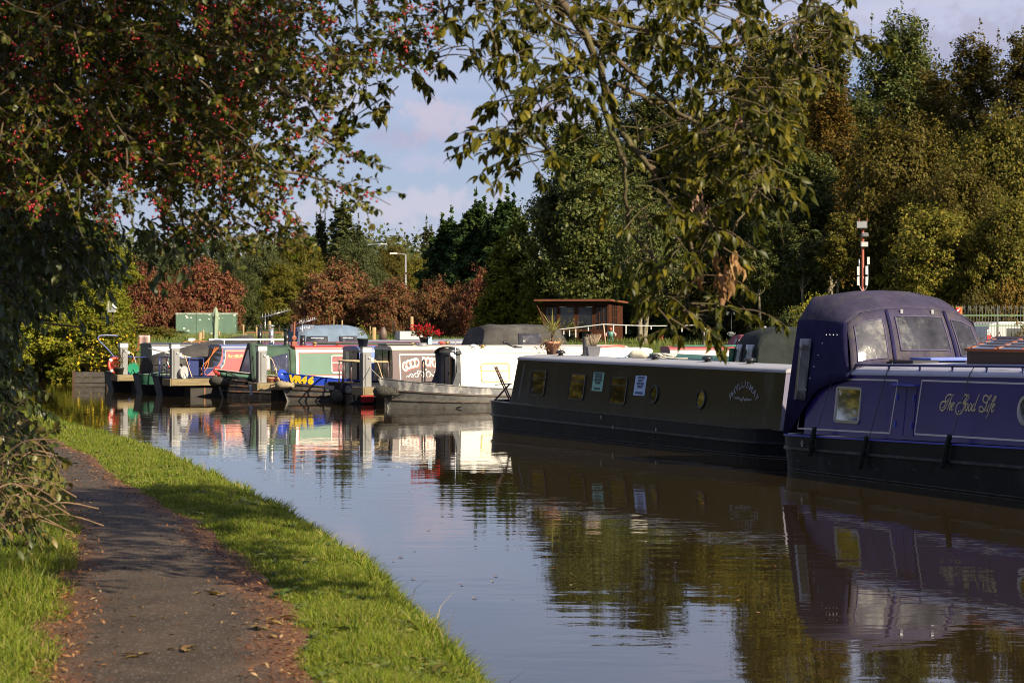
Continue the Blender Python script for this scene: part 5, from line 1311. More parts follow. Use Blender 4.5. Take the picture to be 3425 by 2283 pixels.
# strip for scum and painted waterline highlight, plus rubbed patches, on both big boats
SCUM_GLINT = M('scum_glint', (.05, .048, .046), .6, var=.6, scale=6, stretch=(.5, 1, 1))
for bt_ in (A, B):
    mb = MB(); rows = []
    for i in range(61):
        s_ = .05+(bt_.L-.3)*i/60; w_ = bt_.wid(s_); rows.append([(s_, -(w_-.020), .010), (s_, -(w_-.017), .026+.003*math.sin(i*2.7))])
    mb.grid([r[::-1] for r in rows]); mb.build('scum_glint', SCUM_GLINT, bt_.root, solid=.004)
rg9 = random.Random(12)
for k in range(7):
    mb = MB(); x = rg9.uniform(.8, 9); z = rg9.uniform(.08, .34); mb.prism(ell(rg9.uniform(.04, .22), rg9.uniform(.012, .03), 7), .001, Matrix.Translation((x, -1.552, z)) @ Matrix.Rotation(R(90), 4, 'X')); mb.build('scuff_mark', MATS['scuff_grey'], B.root)
# name disc on hull
pBh = Pl(B.root, (0, -1.55, 0), (1, 0, 0), (0, 0, 1)); u, v = pBh.pix(*z4(755, 1140)); m = MB(); mm_ = pBh.mat(u, v, .012); m.ring(ell(.085, .11), ell(.06, .085), .006, mm_); m.box((0, 0, .003), (.07, .012, .004), mm_); m.build('hull_badge', CHROME, B.root)
# rope fenders hanging on the wide boat: things of their own
WB = wm(B.root)
for i, (tx, ty, bx, by, lx, ly) in enumerate([(855, 1045, 825, 1222, 970, 672), (1195, 1105, 1155, 1305, 1312, 676), (1742, 1095, 1697, 1300, 1855, 690)]):
    t = pBh.pix(*z4(tx, ty)); b_ = pBh.pix(*z4(bx, by)); l = pB.pix(*z4(lx, ly))
    lab = ['black knotted rope fender hanging nearest the canvas wheelhouse', 'black knotted rope fender hanging under the side hatch', 'black knotted rope fender hanging under the gold name'][i]
    rt = thing('rope_fender', lab, 'fender', WB @ Vector((t[0], -1.62, 0)), angB, 'rope fenders on the wide blue boat')
    m = MB(); a = Vector((0, 0, t[1])); c = Vector((b_[0]-t[0], -.0, b_[1])); n = 24
    for ph in range(3):
        m.tube([a.lerp(c, k/n)+Vector((math.cos(k*.62+ph*2.09), math.sin(k*.62+ph*2.09), 0))*.026*(.7+.3*math.sin(math.pi*k/n)) for k in range(n+1)], .024, 6)
    m.ball(a, .04); m.build('knotted_rope', ROPED, rt)
    m = MB(); lp = pB.mat(l[0], l[1], .02).translation-Vector((t[0], -1.62, 0)); m.tube([a, a+Vector((.02, .06, .05)), lp, lp+Vector((.02, .10, .16))], .007, 5); m.build('line', M('thin_line', (.03, .05, .045), .7), rt)
# ---------------------------------------------------------------- C: white boat with open grey bow
OC = Vector((-3.63, 66.86, 0))
CW = M('white_cabin', (.60, .575, .53), .38, var=.05, scale=1, dirt=((.60, .57, .50), .3, 1.5, (1, 1, .3)))
C = boat('narrowboat', 'white narrowboat with open weathered grey bow and yellow-framed curtained window', 'boat', OC, AN, 9.2, 1.03, ('bow', 'stern'), .60, .58, [GREYH, RUSTSTRAKE, GREYU, GREYU, GREYH], rise=(.32, 0), taper=2.6, strakes=(.30, .62))
pC = cabin(C, 1.95, 8.3, .90, .10, .56, .55, 1.66, 1.66, .10, CW, CW, M('grey_bulkhead', (.10, .10, .105), .45, var=.25), splay=.10)
zc = lambda x, y: (1230+x/4.525, 1080+y/4.525)
window(C, pC, pC.quad([zc(1705, 600), zc(2145, 605), zc(2150, 893), zc(1718, 890)]), .10, .035, M('yellowed_frame', (.55, .42, .17), .5, var=.12), CURT, bar=.40)
# open doorway and folded-back doors on the bow bulkhead
pe = Pl(C.root, (1.94, .9, .56), (0, -1, 0), (0, 0, 1))
m = MB(); mm_ = pe.mat(.88, .50, .004); m.prism(rr(.62, .98, .02), .012, mm_); dr = m.build('doorway', M('dark_interior', (.012, .011, .010), .7), C.root)
for du, mt, w_ in ((.60, WOODD, .07), (1.16, WOODD, .06), (1.02, M('door_edge_pine', (.40, .26, .11), .5, var=.2), .05)):
    m = MB(); m.box((0, 0, .02), (w_, .98, .05), pe.mat(du, .50, .01)); m.build('door_frame', mt, dr)
m = MB(); m.box((0, 0, .012), (.30, .92, .03), pe.mat(.80, .49, .016)); m.box((0, .0, .03), (.05, .09, .03), pe.mat(.93, .45, .03)); m.build('door', M('door_grey', (.085, .08, .082), .4, var=.2), dr)
# arched hood over the bulkhead
m = MB(); rows = []
for xx in (1.80, 1.97):
    rows.append([(xx, -.86*math.cos(math.pi*i/12), 1.60+.20*math.sin(math.pi*i/12)) for i in range(13)])
m.grid(rows); m.build('cabin_hood', M('hood_dark', (.03, .03, .032), .5, var=.3), C.root, solid=.03)
# side wings of the bulkhead seen end on
for sg in (-1, 1):
    m = MB(); m.add([(1.66, sg*.84, .60), (1.95, sg*.895, .56), (1.95, sg*.80, 1.64), (1.80, sg*.78, 1.60), (1.84, sg*.83, 1.1)], [(0, 1, 2, 3, 4)]); m.build('bulkhead_wing', M('wing_grey', (.065, .067, .072), .35, var=.3, dirt=((.16, .16, .17), .4, 3)), C.root, solid=.025)
# black hoop and steel pole in the bow
x0 = .95
m = MB(); m.tube(catmull([(x0, -.50, .58), (x0, -.50, 1.25), (x0+.02, -.44, 1.36), (x0+.04, -.30, 1.42), (x0+.05, -.20, 1.36), (x0+.05, -.17, 1.25), (x0+.05, -.17, .58)], 4), .022, 8); m.build('bow_hoop', BLK, C.root)
xp = roof_at(C, 1522, 0, -.78)
m = MB(); m.tube([(xp, -.80, .55), (xp, -.80, 2.06)], .017, 8); m.box((xp+.02, -.75, 1.70), (.22, .08, .04)); m.build('tv_pole', ALU, C.root)
m = MB(); m.ball((xp-.10, -.78, 1.58), .075, 8, 6, (1.0, .7, 1.0)); m.ball((xp-.04, -.80, 1.52), .055, 8, 6, (1, .7, 1.3)); m.build('white_cloth', M('white_rag', (.62, .60, .66), .9, var=.15, bump=.5), C.root)
vent(C, roof_at(C, 1583, 0, -.3), -.3, 1.1, WHITE); vent(C, roof_at(C, 1613, 0, 0), 0, 1., BRASS)
xs_ = roof_at(C, 1715, 0, 0); m = MB(); zz = C.roof_z(xs_, 0); m.tube([(xs_-.28, 0, zz+.16), (xs_-.02, -.05, zz+.05), (xs_+.18, -.06, zz+.01)], .035, 8); m.ball((xs_-.28, 0, zz+.16), .055); m.box((xs_+.15, -.06, zz+.01), (.22, .14, .05)); m.build('searchlight', BLK, C.root)
# worn marks and drain slots on hull
pCh = Pl(C.root, (0, -1.035, 0), (1, 0, 0), (0, 0, 1)); m = MB()
for px, py in ((1390, 1360), (1548, 1350)):
    u, v = pCh.pix(px, py); m.prism([(.075*math.cos(math.pi*i/10), .045*math.sin(math.pi*i/10)) for i in range(11)], .01, pCh.mat(u, v-.01, .008))
m.build('drain_slot', BLK, C.root)
def bow_fender(name, label, b, x, z, r, mat, L_=.5, tilt=.0, group='rope bow fenders', back=0.):
    """plaited rope bow fender hung round the stem"""
    rt = thing(name, label, 'fender', wm(b.root) @ Vector((x, 0, z)), b.root.rotation_euler.z, group)
    m = MB()
    for k in range(9):
        a0 = -1+2*k/8; m.tube([(.02+r*.35*math.cos(j*.63)*(1.1-abs(a0)*.6)-.28*(1-a0*a0)*0+.30*a0*a0, a0*L_*.5, r*.75*math.sin(j*.63)*(1.05-abs(a0)*.45)) for j in range(11)], r*.30, 5)
    m.tube(catmull([(.30, -L_*.5, 0), (.03, -L_*.27, 0), (-.02, 0, 0), (.03, L_*.27, 0), (.30, L_*.5, 0)], 5), [r*.45+r*.45*math.sin(math.pi*i/20) for i in range(21)], 10)
    m.build('plaited_rope', mat, rt)
    for s_ in (-1, 1):
        c = MB(); c.tube(catmull([(.26, s_*L_*.46, 0), (.42, s_*L_*.55, .02), (.62, s_*(L_*.42+.14), .06)], 5), .012, 5); c.build('chain', RUSTSTRAKE, rt)
    return rt
PLAIT = M('plaited_rope', (.30, .245, .16), .9, var=.45, scale=25, bump=1., bscale=35, spec=.1)
PLAITD = M('plaited_rope_dark', (.055, .052, .045), .9, var=.6, scale=25, bump=1., bscale=35, spec=.1)
bow_fender('bow_fender', 'dark plaited rope fender on the bow of the white boat', C, -.25, .50, .20, PLAITD, .8)

# ---------------------------------------------------------------- D: aubergine boat, stern towards us
AUB = M('aubergine_paint', (.085, .052, .058), .35, var=.1, scale=1)
QD = Vector((-5.42, 70.07, 0)); ODb = QD+NV*1.03+DV*.40
D = boat('narrowboat', 'aubergine narrowboat lettered in white and red, stern deck with wooden rail', 'boat', ODb, AN, 11.6, 1.03, ('stern', 'bow'), .66, .60, [BLACKH, BLACKH, M('navy_black_stern', (.016, .018, .034), .35, var=.3), BLK, BLK], rise=(0, .25), strakes=(.55,), stern_len=1.0)
pD = cabin(D, 1.55, 9.8, .90, .13, .68, .62, 1.70, 1.68, .10, AUB, M('cream_roof', (.55, .51, .45), .5, var=.1), M('black_gloss_door', (.016, .013, .008), .15, var=.5, spec=.6), splay=.04)
q = [pD.pix(*zc(480, 478)), pD.pix(*zc(480, 862))]
mb = MB(); line_frame(mb, pD, [(q[0][0]+2.3, q[0][1]), q[0], (q[0][0], .04)], .035, close=False); mb.build('coach_line', WHITE, D.root)
LW = M('sign_cream', (.75, .70, .62), .45, var=.05); LR = M('sign_red', (.50, .07, .05), .45, var=.1)
mb = MB(); m2 = MB(); xs0 = None
lets = [('G', 555, 665, .35), ('O', 615, 636, .30), ('O', 672, 618, .22), ('D', 735, 606, .15), ('F', 838, 592, .02), ('O', 905, 592, -.02), ('R', 965, 598, -.05), ('T', 1020, 608, -.1)]
for ch, x, y, a in lets:
    u, v = pD.pix(*zc(x, y)); mb.text(ch, .40, pD.mat(u, v, .006, a*.5), .12, .012, .62); m2.text(ch, .40, pD.mat(u+.022, v-.03, .003, a*.5), .12, .016, .62)
u0, v0 = pD.pix(*zc(1020, 608))
for k, ch in enumerate('UNE'):
    mb.text(ch, .40, pD.mat(u0+.19*(k+1), v0-.05*(k+1), .006, -.12-.1*k), .12, .012, .62); m2.text(ch, .40, pD.mat(u0+.022+.19*(k+1), v0-.03-.05*(k+1), .003, -.12-.1*k), .12, .016, .62)
nl_ = mb.build('name_lettering', LW, D.root); m2.build('lettering_edge', LR, nl_)
mb = MB()
SC = [[(582, 815), (600, 800), (620, 812), (640, 780), (668, 772), (690, 800), (670, 818), (655, 800)], [(690, 800), (710, 770), (740, 755), (765, 775), (755, 812), (730, 815), (715, 795)], [(760, 800), (790, 745), (820, 730), (850, 760), (850, 800), (830, 815), (812, 790), (825, 760)], [(900, 820), (885, 770), (905, 735), (940, 745), (945, 790), (925, 815)], [(945, 760), (980, 790), (1010, 815), (1000, 780)], [(750, 745), (765, 720), (745, 730)], [(790, 735), (770, 715)], [(868, 720), (880, 700), (890, 715)], [(1005, 750), (1015, 730)]]
for s_ in SC: mb.ribbon([tuple(v)[:2] for v in catmull([(*pD.pix(*zc(*t)), 0) for t in s_], 5)], lambda t: .012+.02*math.sin(math.pi*t), pD.mat(0, 0, .003))
mb.build('scroll_ornament', LW, D.root)
# stern rail with timber top, taffrail posts, doors
xr = .25
r_ = MB(); pr_ = [(xr+.1, -.82, 0), (xr+.1, .82, 0)]
top_pts = [(xr+1.1, -.93, 1.30), (xr+.25, -.88, 1.31), (xr+.02, -.55, 1.31), (xr-.02, 0, 1.31), (xr+.02, .55, 1.31), (xr+.25, .88, 1.31), (xr+1.1, .93, 1.30)]
r_.tube(catmull(top_pts, 4), .028, 6); ro = r_.build('stern_rail', M('rail_timber', (.42, .33, .18), .6, var=.2), D.root)
for p_ in top_pts: r2 = MB(); r2.tube([(p_[0], p_[1], .62), p_], .022, 6); r2.build('rail_post', AUB, ro)
r2 = MB(); r2.tube(catmull([(xr+.65, -.1, .6), (xr+.62, -.1, 1.3), (xr+.55, -.1, 1.42), (xr+.48, -.1, 1.30), (xr+.5, -.1, .62)], 4), .025, 6); r2.build('rail_post', AUB, ro)
pe = Pl(D.root, (1.54, .9, .68), (0, -1, 0), (0, 0, 1))
for du in (.62, 1.14):
    m = MB(); m.prism(rr(.46, .95, .02), .016, pe.mat(du, .50, .003)); m.box((0, -.32, .02), (.10, .16, .01), pe.mat(du, .50, .004)); m.build('door', M('door_olive_black', (.030, .028, .010), .15, var=.5, spec=.6), D.root)
m = MB(); m.box((1.95, 0, 1.83), (.9, .75, .05)); m.build('slide_hatch', BLK, D.root, .01)
m = MB(); m.box((3.2, -.2, 1.81), (1.6, .35, .04)); m.build('roof_plank', M('plank_grey', (.13, .10, .09), .6, var=.2), D.root)
chimney(D, roof_at(D, 1413, 0, -.45), -.45, .10, .13, M('galvanised_can', (.35, .35, .36), .45, metal=.5, var=.15), False, 'roof_flue')
vent(D, roof_at(D, 1478, 0, -.3), -.3, 1.2, LR); vent(D, roof_at(D, 1494, 0, .1), .1, 1.2, BRASS)
m = MB(); pS = Pl(D.root, (.05, .95, .05), (0, -1, 0), (0, 0, 1))
m.prism(rr(.85, .20, .07), .012, pS.mat(.62, .47, .17)); so_2 = m.build('stern_panel', M('panel_grey', (.23, .25, .29), .5, var=.1), D.root)
m = MB(); pDh = Pl(D.root, (0, -1.03, 0), (1, 0, 0), (0, 0, 1)); m.prism(rr(.42, .30, .06), .012, pDh.mat(.62, .20, .012)); m.build('red_panel', M('stern_red', (.30, .02, .022), .4, var=.2), D.root)
xe = 9.7; m = MB(); m.tube(catmull([(xe-.9, -.75, 1.72), (xe-.2, -.75, 1.76), (xe+.05, -.75, 1.66), (xe+.12, -.75, 1.4)], 5), .03, 8); m.build('red_handrail', LR, D.root)
m = MB(); m.add([(5.8, -.70, 1.70), (9.75, -.70, 1.70), (9.75, -.66, 1.76), (5.8, -.66, 1.76)], [(0, 1, 2, 3)]); m.build('roof_edge_band', AUB, D.root)
rf_ = thing('stern_fender', 'black net-covered fender roped low at the aubergine stern', 'fender', wm(D.root) @ Vector((-.16, -.45, .22)), AN, 'rope bow fenders')
m = MB(); m.ball((0, 0, 0), .24, 14, 9, (.7, 1.35, 1.0)); m.build('plaited_rope', PLAITD, rf_)
m = MB(); m.tube([(-.02, -.25, .15), (.08, -.28, .45)], .012, 5); m.tube([(-.02, .20, .15), (.08, .2, .45)], .012, 5); m.build('lanyard', RUSTSTRAKE, rf_)

# ---------------------------------------------------------------- E: bright blue boat with yellow number on the bow
OE = Vector((-7.19, 73.0, 0))
EB = M('bright_blue', (.022, .060, .42), .3, var=.1, scale=1); EM = M('mid_blue_side', (.10, .17, .46), .35, var=.08)
E = boat('narrowboat', 'bright blue narrowboat with yellow VR46 painted on its bow', 'boat', OE, AN, 10.4, 1.03, ('bow', 'stern'), .60, .60, [GREYH, STRAKE, EB, EB, GREYH], rise=(.34, 0), taper=2.6, strakes=(.22, .44, .62))
pE = cabin(E, 2.15, 9.4, .90, .12, .60, .60, 1.66, 1.66, .10, EM, M('blue_roof', (.11, .15, .36), .45, var=.1), M('navy_bulkhead', (.018, .020, .055), .35, var=.3))
mb = MB(); ez = lambda x, y: (820+x/4.902, 1050+y/4.902)
# lettering follows the flare of the bow: each letter on its own tangent plane
ya = M('yellow_letter', (.72, .50, .02), .45, var=.05)
for ch, x, y in (('V', 772, 1078), ('R', 865, 1083), ('4', 965, 1093), ('6', 1075, 1103)):
    k = (ez(x, y)[0]-CX)/F; best = None
    for i in range(5, 400):
        s_ = i*.01; yv = -E.wid(s_); p_ = wm(E.root) @ Vector((s_-.30*.8*max(0, 1-s_/1.6), yv, .7)); e_ = abs(p_.x/p_.y-k)
        if best is None or e_ < best[0]: best = (e_, s_)
    s_ = best[1]; t_ = E.top(s_); h = .81
    sl = (E.wid(s_+.12)-E.wid(s_-.12))/.24; xs_ = s_-.30*h*max(0, 1-s_/1.6)
    fl = 1-.30*(1-h)*(1-s_/2.6) if s_ < 2.6 else 1
    pl = Pl(E.root, (xs_, -E.wid(s_)*fl-.005, t_*h), (1, -sl, 0), (0, -.18*max(0, 1-s_/2.6), 1))
    mb.text(ch, .30, pl.mat(0, -.01, .022, -.08), .15, .022, 1.15)
mb.build('bow_lettering', ya, E.root)
z0 = pE.pix(*ez(1985, 605)); mb = MB(); line_frame(mb, pE, [(z0[0]+1.2, 1.0), (z0[0], 1.0), (z0[0], .12), (z0[0]+1.2, .12)], .028, close=False); mb.build('coach_line', CREAM, E.root)
pe = Pl(E.root, (2.14, .9, .6), (0, -1, 0), (0, 0, 1))
for du, mt in ((.62, 'door_pane_pale'), (.95, 'door_pane_dark')):
    m = MB(); m.prism(rr(.28, .95, .02), .012, pe.mat(du, .50, .004)); m.build('door', M(mt, (.34, .34, .33) if 'pale' in mt else (.03, .034, .04), .2, var=.3), E.root)
m = MB(); m.prism(rr(.5, .9, .02), .02, pe.mat(1.30, .50, .004)); m.build('bulkhead_panel', AUB, E.root)
bow_fender('bow_fender', 'pale plaited rope fender on the bright blue bow', E, -.26, .52, .15, PLAIT, .6)
m = MB(); m.lathe([(.001, 0), (.16, .0), (.17, .02), (.16, .04), (.001, .045)], 24, Matrix.Translation((-.20, -.02, .86)) @ Matrix.Rotation(R(75), 4, 'X')); m.build('bow_ear', EB, E.root)
CANB = M('black_canvas', (.050, .047, .045), .85, var=.3, scale=2, bump=.6, bscale=5, spec=.15, dirt=((.085, .082, .08), .4, 1.5))
def hood(b, x0, x1, zb, h, wb, wt, mat, name='canopy', lean=.25, win=None):
    """pram hood on hoops: side, arched top and both ends"""
    m = MB(); n = 7; rows = []
    for i in range(n):
        t = i/(n-1); k = math.sin(math.pi*min(1, max(0, .16+.68*t)))**.6; hh = h*(.93+.07*min(1, 2.4*math.sin(math.pi*t))); r = []
        for (yf, zf) in ((1, 0), (.985, .38), (.96, .74), (.84, .90), (.42, .99), (0, 1.02), (-.42, .99), (-.84, .90), (-.96, .74), (-.985, .38), (-1, 0)):
            y = yf*wb if zf < .3 else yf*(wb+(wt-wb)*zf)
            xx = x0+(x1-x0)*t; xx += lean*(zf)*(1-t)-lean*zf*t
            r.append((xx, -y, zb+hh*zf+.012*math.sin(i*2.1+yf*7)))
        rows.append(r)
    m.grid(rows[::-1]); m.add(rows[0], [tuple(range(11))], None, False); m.add(rows[-1], [tuple(range(11))[::-1]], None, False)
    o = m.build(name, mat, b.root, solid=.012)
    for (t0, t1, z0_, z1_) in (win or []):
        w_ = MB(); rows = []
        for j in range(5):
            zf = z0_+(z1_-z0_)*j/4; r = []
            for i in range(5):
                t = t0+(t1-t0)*i/4; hh = h*(.93+.07*min(1, 2.4*math.sin(math.pi*t))); y = np.interp(zf, [0, .38, .74, .90], [wb, .985*(wb+(wt-wb)*.38), .96*(wb+(wt-wb)*.74), .84*(wb+(wt-wb)*.90)])
                xx = x0+(x1-x0)*t+lean*zf*(1-2*t); r.append((xx, -y-.02, zb+hh*zf))
            rows.append(r)
        w_.grid(rows); w_.build('canopy_window', CLEAR, o, solid=.004)
    return o
hood(E, 6.3, 9.6, 1.45, .98, .98, .80, CANB, 'canopy', .3, [(.42, .70, .25, .72)])
m = MB(); zz = E.roof_z(5, -.6)
for i in range(40):
    x = 3.0+i*.075; m.cur = i % 3; m.tube([(x, -.66+.02*math.sin(i), E.roof_z(x, -.66)+.03), (x+.075, -.66+.02*math.sin(i+1), E.roof_z(x, -.66)+.03)], .022, 5, True)
m.build('coloured_rope', [WHITE, LR, EB], E.root)
vent(E, 4.2, -.2, 1.1, BRASS)

# ---------------------------------------------------------------- F: green and white boat with green cratch canvas
OF = Vector((-9.65, 76.0, 0))
FG = M('sage_green_panel', (.085, .17, .125), .35, var=.1, scale=1); FR = M('red_trim', (.38, .05, .04), .4, var=.1)
F_ = boat('narrowboat', 'green and white narrowboat with red roof edge and green canvas bow tent', 'boat', OF, AN, 11.5, 1.03, ('bow', 'stern'), .62, .60, [BLACKH, STRAKE, BLACKH, M('cream_gunwale', (.55, .53, .50), .4), BLACKH], rise=(.36, 0), taper=2.8, strakes=(.25, .46, .66))
pF = cabin(F_, 2.28, 10.4, .90, .11, .62, .60, 1.66, 1.66, .09, WHITE, FR, WHITE)
pz = lambda x, y: pF.pix(*ez(x, y))
a = pz(880, 640); c_ = pz(1570, 1000); mb = MB(); mb.prism([(a[0], a[1]), (c_[0]+1.4, a[1]), (c_[0]+1.4, c_[1]), (a[0], c_[1])], .004, pF.mat(0, 0, .001)); mb.build('painted_panel', FG, F_.root)
mb = MB(); line_frame(mb, pF, [(a[0], a[1]), (c_[0]+1.4, a[1]), (c_[0]+1.4, c_[1]), (a[0], c_[1])], .030, .006); mb.build('red_line', FR, F_.root)
q = pF.quad([ez(1400, 675), ez(1580, 672), ez(1590, 970), ez(1412, 968)]); window(F_, pF, (q[0], q[0]+.75, q[2], q[3]), .09, .04, M('cream_frame', (.62, .57, .46), .45), M('curtain_red', (.22, .05, .06), .5, var=.3, scale=4, coat=.5), bar=.42)
# bow flank painted in bands
mb = MB(); segs = [(-.02, .10, FR), (.10, .95, FG), (1.02, 1.32, FR), (1.32, 2.3, M('maroon_flank', (.16, .012, .022), .4, var=.2))]
for s0, s1, mt in segs:
    m = MB(); rows = []
    for i in range(9):
        s_ = max(.01, s0+(s1-s0)*i/8); t_ = F_.top(s_); r = []
        for h in (.75, .90):
            fl = 1-.30*(1-h)*(1-s_/2.8) if s_ < 2.8 else 1
            r.append((s_-.30*h*max(0, 1-s_/1.6), -max(.012, F_.wid(s_)*fl)-.006, t_*h))
        rows.append(r)
    m.grid(rows, True); m.build('bow_band', mt, F_.root, solid=.004)
m = MB(); s_ = .98; t_ = F_.top(s_); pl = Pl(F_.root, (s_-.1, -F_.wid(s_)*.95-.012, t_*.82), (1, -.45, 0), (0, -.1, 1)); m.prism(ell(.17, .19), .012, pl.mat(0, 0, 0)); m.build('bow_disc', WHITE, F_.root)
m = MB(); m.lathe([(.001, 0), (.13, .0), (.14, .03), (.001, .045)], 18, Matrix.Translation((-.22, 0, .92)) @ Matrix.Rotation(R(75), 4, 'X')); m.build('bow_ear', FR, F_.root)
bow_fender('bow_fender', 'grey plaited rope fender on the red and green bow', F_, -.28, .56, .19, PLAITD, .75)
# A-shaped canvas bow tent
GC = M('green_canvas', (.060, .10, .072), .85, var=.25, scale=2, bump=.55, bscale=6, spec=.15); GCD = M('green_canvas_dark', (.018, .026, .022), .8, var=.3, scale=3)
ct = MB(); sA = [(.78, -.80, .66), (.92, -.10, 1.80), (.92, .10, 1.80), (.78, .80, .66)]; sB = [(2.30, -.86, .64), (2.30, -.76, 1.60), (2.30, -.10, 1.76), (2.30, .10, 1.76), (2.30, .76, 1.60), (2.30, .86, .64)]
def tent_side(sg, n=8):
    rows = []
    for i in range(n+1):
        t = i/n; low = Vector((.78+1.52*t, sg*(.80+.06*t), .66)); mid = Vector((.85+1.45*t, sg*(.45+.33*t), 1.23+.40*t)); ap = Vector((.92+1.38*t, sg*.10, 1.82-.06*t-.03*math.sin(math.pi*t)))
        r = [low, low.lerp(mid, .33)+Vector((0, sg*.012*math.sin(i*2.3), 0)), low.lerp(mid, .66)+Vector((0, sg*.012*math.sin(i*2.9+1), 0)), mid, mid.lerp(ap, .5)+Vector((0, 0, -.02)), ap]; rows.append(r)
    return rows
for sg in (-1, 1): rws = tent_side(sg); ct.grid(rws if sg < 0 else [r[::-1] for r in rws])
ct.grid([[(.92+1.38*i/8, -.10, 1.82-.06*i/8-.03*math.sin(math.pi*i/8)), (.92+1.38*i/8, .10, 1.82-.06*i/8-.03*math.sin(math.pi*i/8))] for i in range(9)])
cto = ct.build('bow_tent', GC, F_.root, solid=.012)
m = MB(); m.ring([(-.84, .02), (.84, .02), (.12, 1.19), (-.12, 1.19)], [(-.60, .20), (.60, .20), (.07, .98), (-.07, .98)], .02, Pl(F_.root, (.77, 0, .64), (0, -1, 0), (.125, 0, 1)).mat(0, 0, .01)); m.build('tent_front', GCD, cto)
m = MB(); m.prism([(-.60, .20), (.60, .20), (.07, .98), (-.07, .98)], .006, Pl(F_.root, (.77, 0, .64), (0, -1, 0), (.125, 0, 1)).mat(0, 0, .01)); m.build('tent_window', M('vinyl_pinkish', (.33, .22, .21), .2, var=.3), cto)
W_ = tent_side(-1, 8)
def tpt(t, h):
    i = min(7, int(t*8)); f_ = t*8-i; r0, r1 = W_[i], W_[i+1]; j = min(4, int(h*5)); g_ = h*5-j
    return (r0[j].lerp(r0[j+1], g_)).lerp(r1[j].lerp(r1[j+1], g_), f_)+Vector((0, -.018, .008))
m = MB(); m.grid([[tpt(.42+.40*i/6, .12+.44*k/5) for i in range(7)] for k in range(6)]); m.build('tent_window', M('vinyl_navy', (.045, .048, .085), .15, var=.4, bump=.5, bscale=8, spec=.8), cto, solid=.003)
m = MB(); m.grid([[tpt(.14+.26*i/6, .22+.34*k/5) for i in range(7)] for k in range(6)]); m.build('tent_window', M('vinyl_clear', (.40, .30, .30), .2, var=.35, bump=.4, bscale=8, spec=.8), cto, solid=.003)
m = MB()
for t in (.04, .86): m.grid([[tpt(t+d_, .02+.70*k/6)+Vector((0, -.004, 0)) for d_ in (-.015, .015)] for k in range(7)])
m.build('zip_flap', GCD, cto, solid=.004)
# roof things: chimneys, tiller-like post with lamp, aerials
xx = roof_at(F_, 870, 0, .2); chimney(F_, roof_at(F_, 1012, 0, -.15), -.15, .34, .085, BLK, False)
chimney(F_, roof_at(F_, 958, 0, .1), .1, .46, .085, BLK, True)
x = roof_at(F_, 983, 0, -.1); z = F_.roof_z(x, -.1); m = MB(); m.box((x, -.1, z+.05), (.18, .16, .13)); m.bar((x, -.1, z+.08), (x+.02, -.1, z+.78), .06, .06); m.lathe([(.001, -.03), (.085, -.03), (.085, .03), (.001, .03)], 16, Matrix.Translation((x, -.12, z+.24)) @ Matrix.Rotation(R(90), 4, 'X')); o = m.build('carved_post', WOODR, F_.root, .008)
m = MB(); m.box((x-.09, -.12, z+.62), (.08, .08, .16)); m.box((x-.09, -.12, z+.50), (.075, .075, .09)); m.build('post_lantern', M('lantern_dark', (.05, .02, .02), .3), o)
vent(F_, roof_at(F_, 1052, 0, -.3), -.3, 1.1, BRASS); vent(F_, roof_at(F_, 1130, 0, -.3), -.3, 1.0, FR)
m = MB(); x1 = roof_at(F_, 1062, 0, -.55); m.tube([(x1, -.55, F_.roof_z(x1, -.55)+.07), (x1+3.6, -.55, F_.roof_z(x1+3, -.55)+.05)], .03, 8); m.build('boat_pole', M('pole_green', (.02, .075, .035), .4), F_.root)
def aerial(b, x, y, h, mat=ALU, yagi=1.):
    z = b.roof_z(x, y); m = MB(); m.tube([(x, y, z), (x+.01, y, z+h)], .012, 6)
    p = Vector((x, y, z+h*.95)); d = Vector((.75, -.1, .20)).normalized()
    m.tube([p-d*.2, p+d*yagi], .009, 5)
    for i in range(9): c = p+d*(yagi*(i/8)-.1); m.tube([c+Vector((0, 0, .16-.008*i)), c-Vector((0, 0, .16-.008*i))], .005, 4); m.tube([c+Vector((.05, -.15, 0)), c-Vector((.05, -.15, 0))], .005, 4)
    return m.build('tv_aerial', mat, b.root)
x = roof_at(F_, 1010, 0, .3); aerial(F_, x, .3, .80, ALU, .55); aerial(F_, x+.05, .45, .55, ALU, .5)

# ---------------------------------------------------------------- G: red-sided boat with blue frame
NG = NV; PG = Vector((-10.04, 79.0, 0)); OG = PG+NV*.9-DV*2.0
GRD_ = M('raspberry_side', (.34, .075, .085), .35, var=.08, scale=1); GBL = M('blue_frame', (.11, .13, .27), .35, var=.1)
G = boat('narrowboat', 'raspberry-red narrowboat with blue edging and blue tubular stern rail', 'boat', OG, AN, 12, 1.03, ('stern', 'bow'), .66, .62, [BLACKH, BLACKH, BLACKH, NAVY, BLACKH], strakes=(.5,), stern_len=1.0)
pG = cabin(G, 2.0, 10.5, .90, .10, .68, .66, 1.66, 1.66, .09, GRD_, GBL, M('black_gloss_end', (.012, .013, .016), .12, var=.5, spec=.7), splay=.60)
zg = lambda x, y: (640+x/5.8825, 1120+y/5.8825)
mb = MB(); ln = [pG.pix(*zg(*t)) for t in [(1040, 265), (655, 268), (645, 330), (645, 450), (620, 560), (560, 640), (470, 700)]]
for a, c_ in zip(ln[:-1], ln[1:]): line_frame(mb, pG, [a, c_], .085, close=False)
mb.build('blue_border', GBL, G.root)
mb = MB(); ln2 = [pG.pix(*zg(*t)) for t in [(1040, 308), (672, 308), (668, 460), (640, 580), (560, 690)]]
for a, c_ in zip(ln2[:-1], ln2[1:]): line_frame(mb, pG, [a, c_], .022, .006, close=False)
mb.build('coach_line', CREAM, G.root)
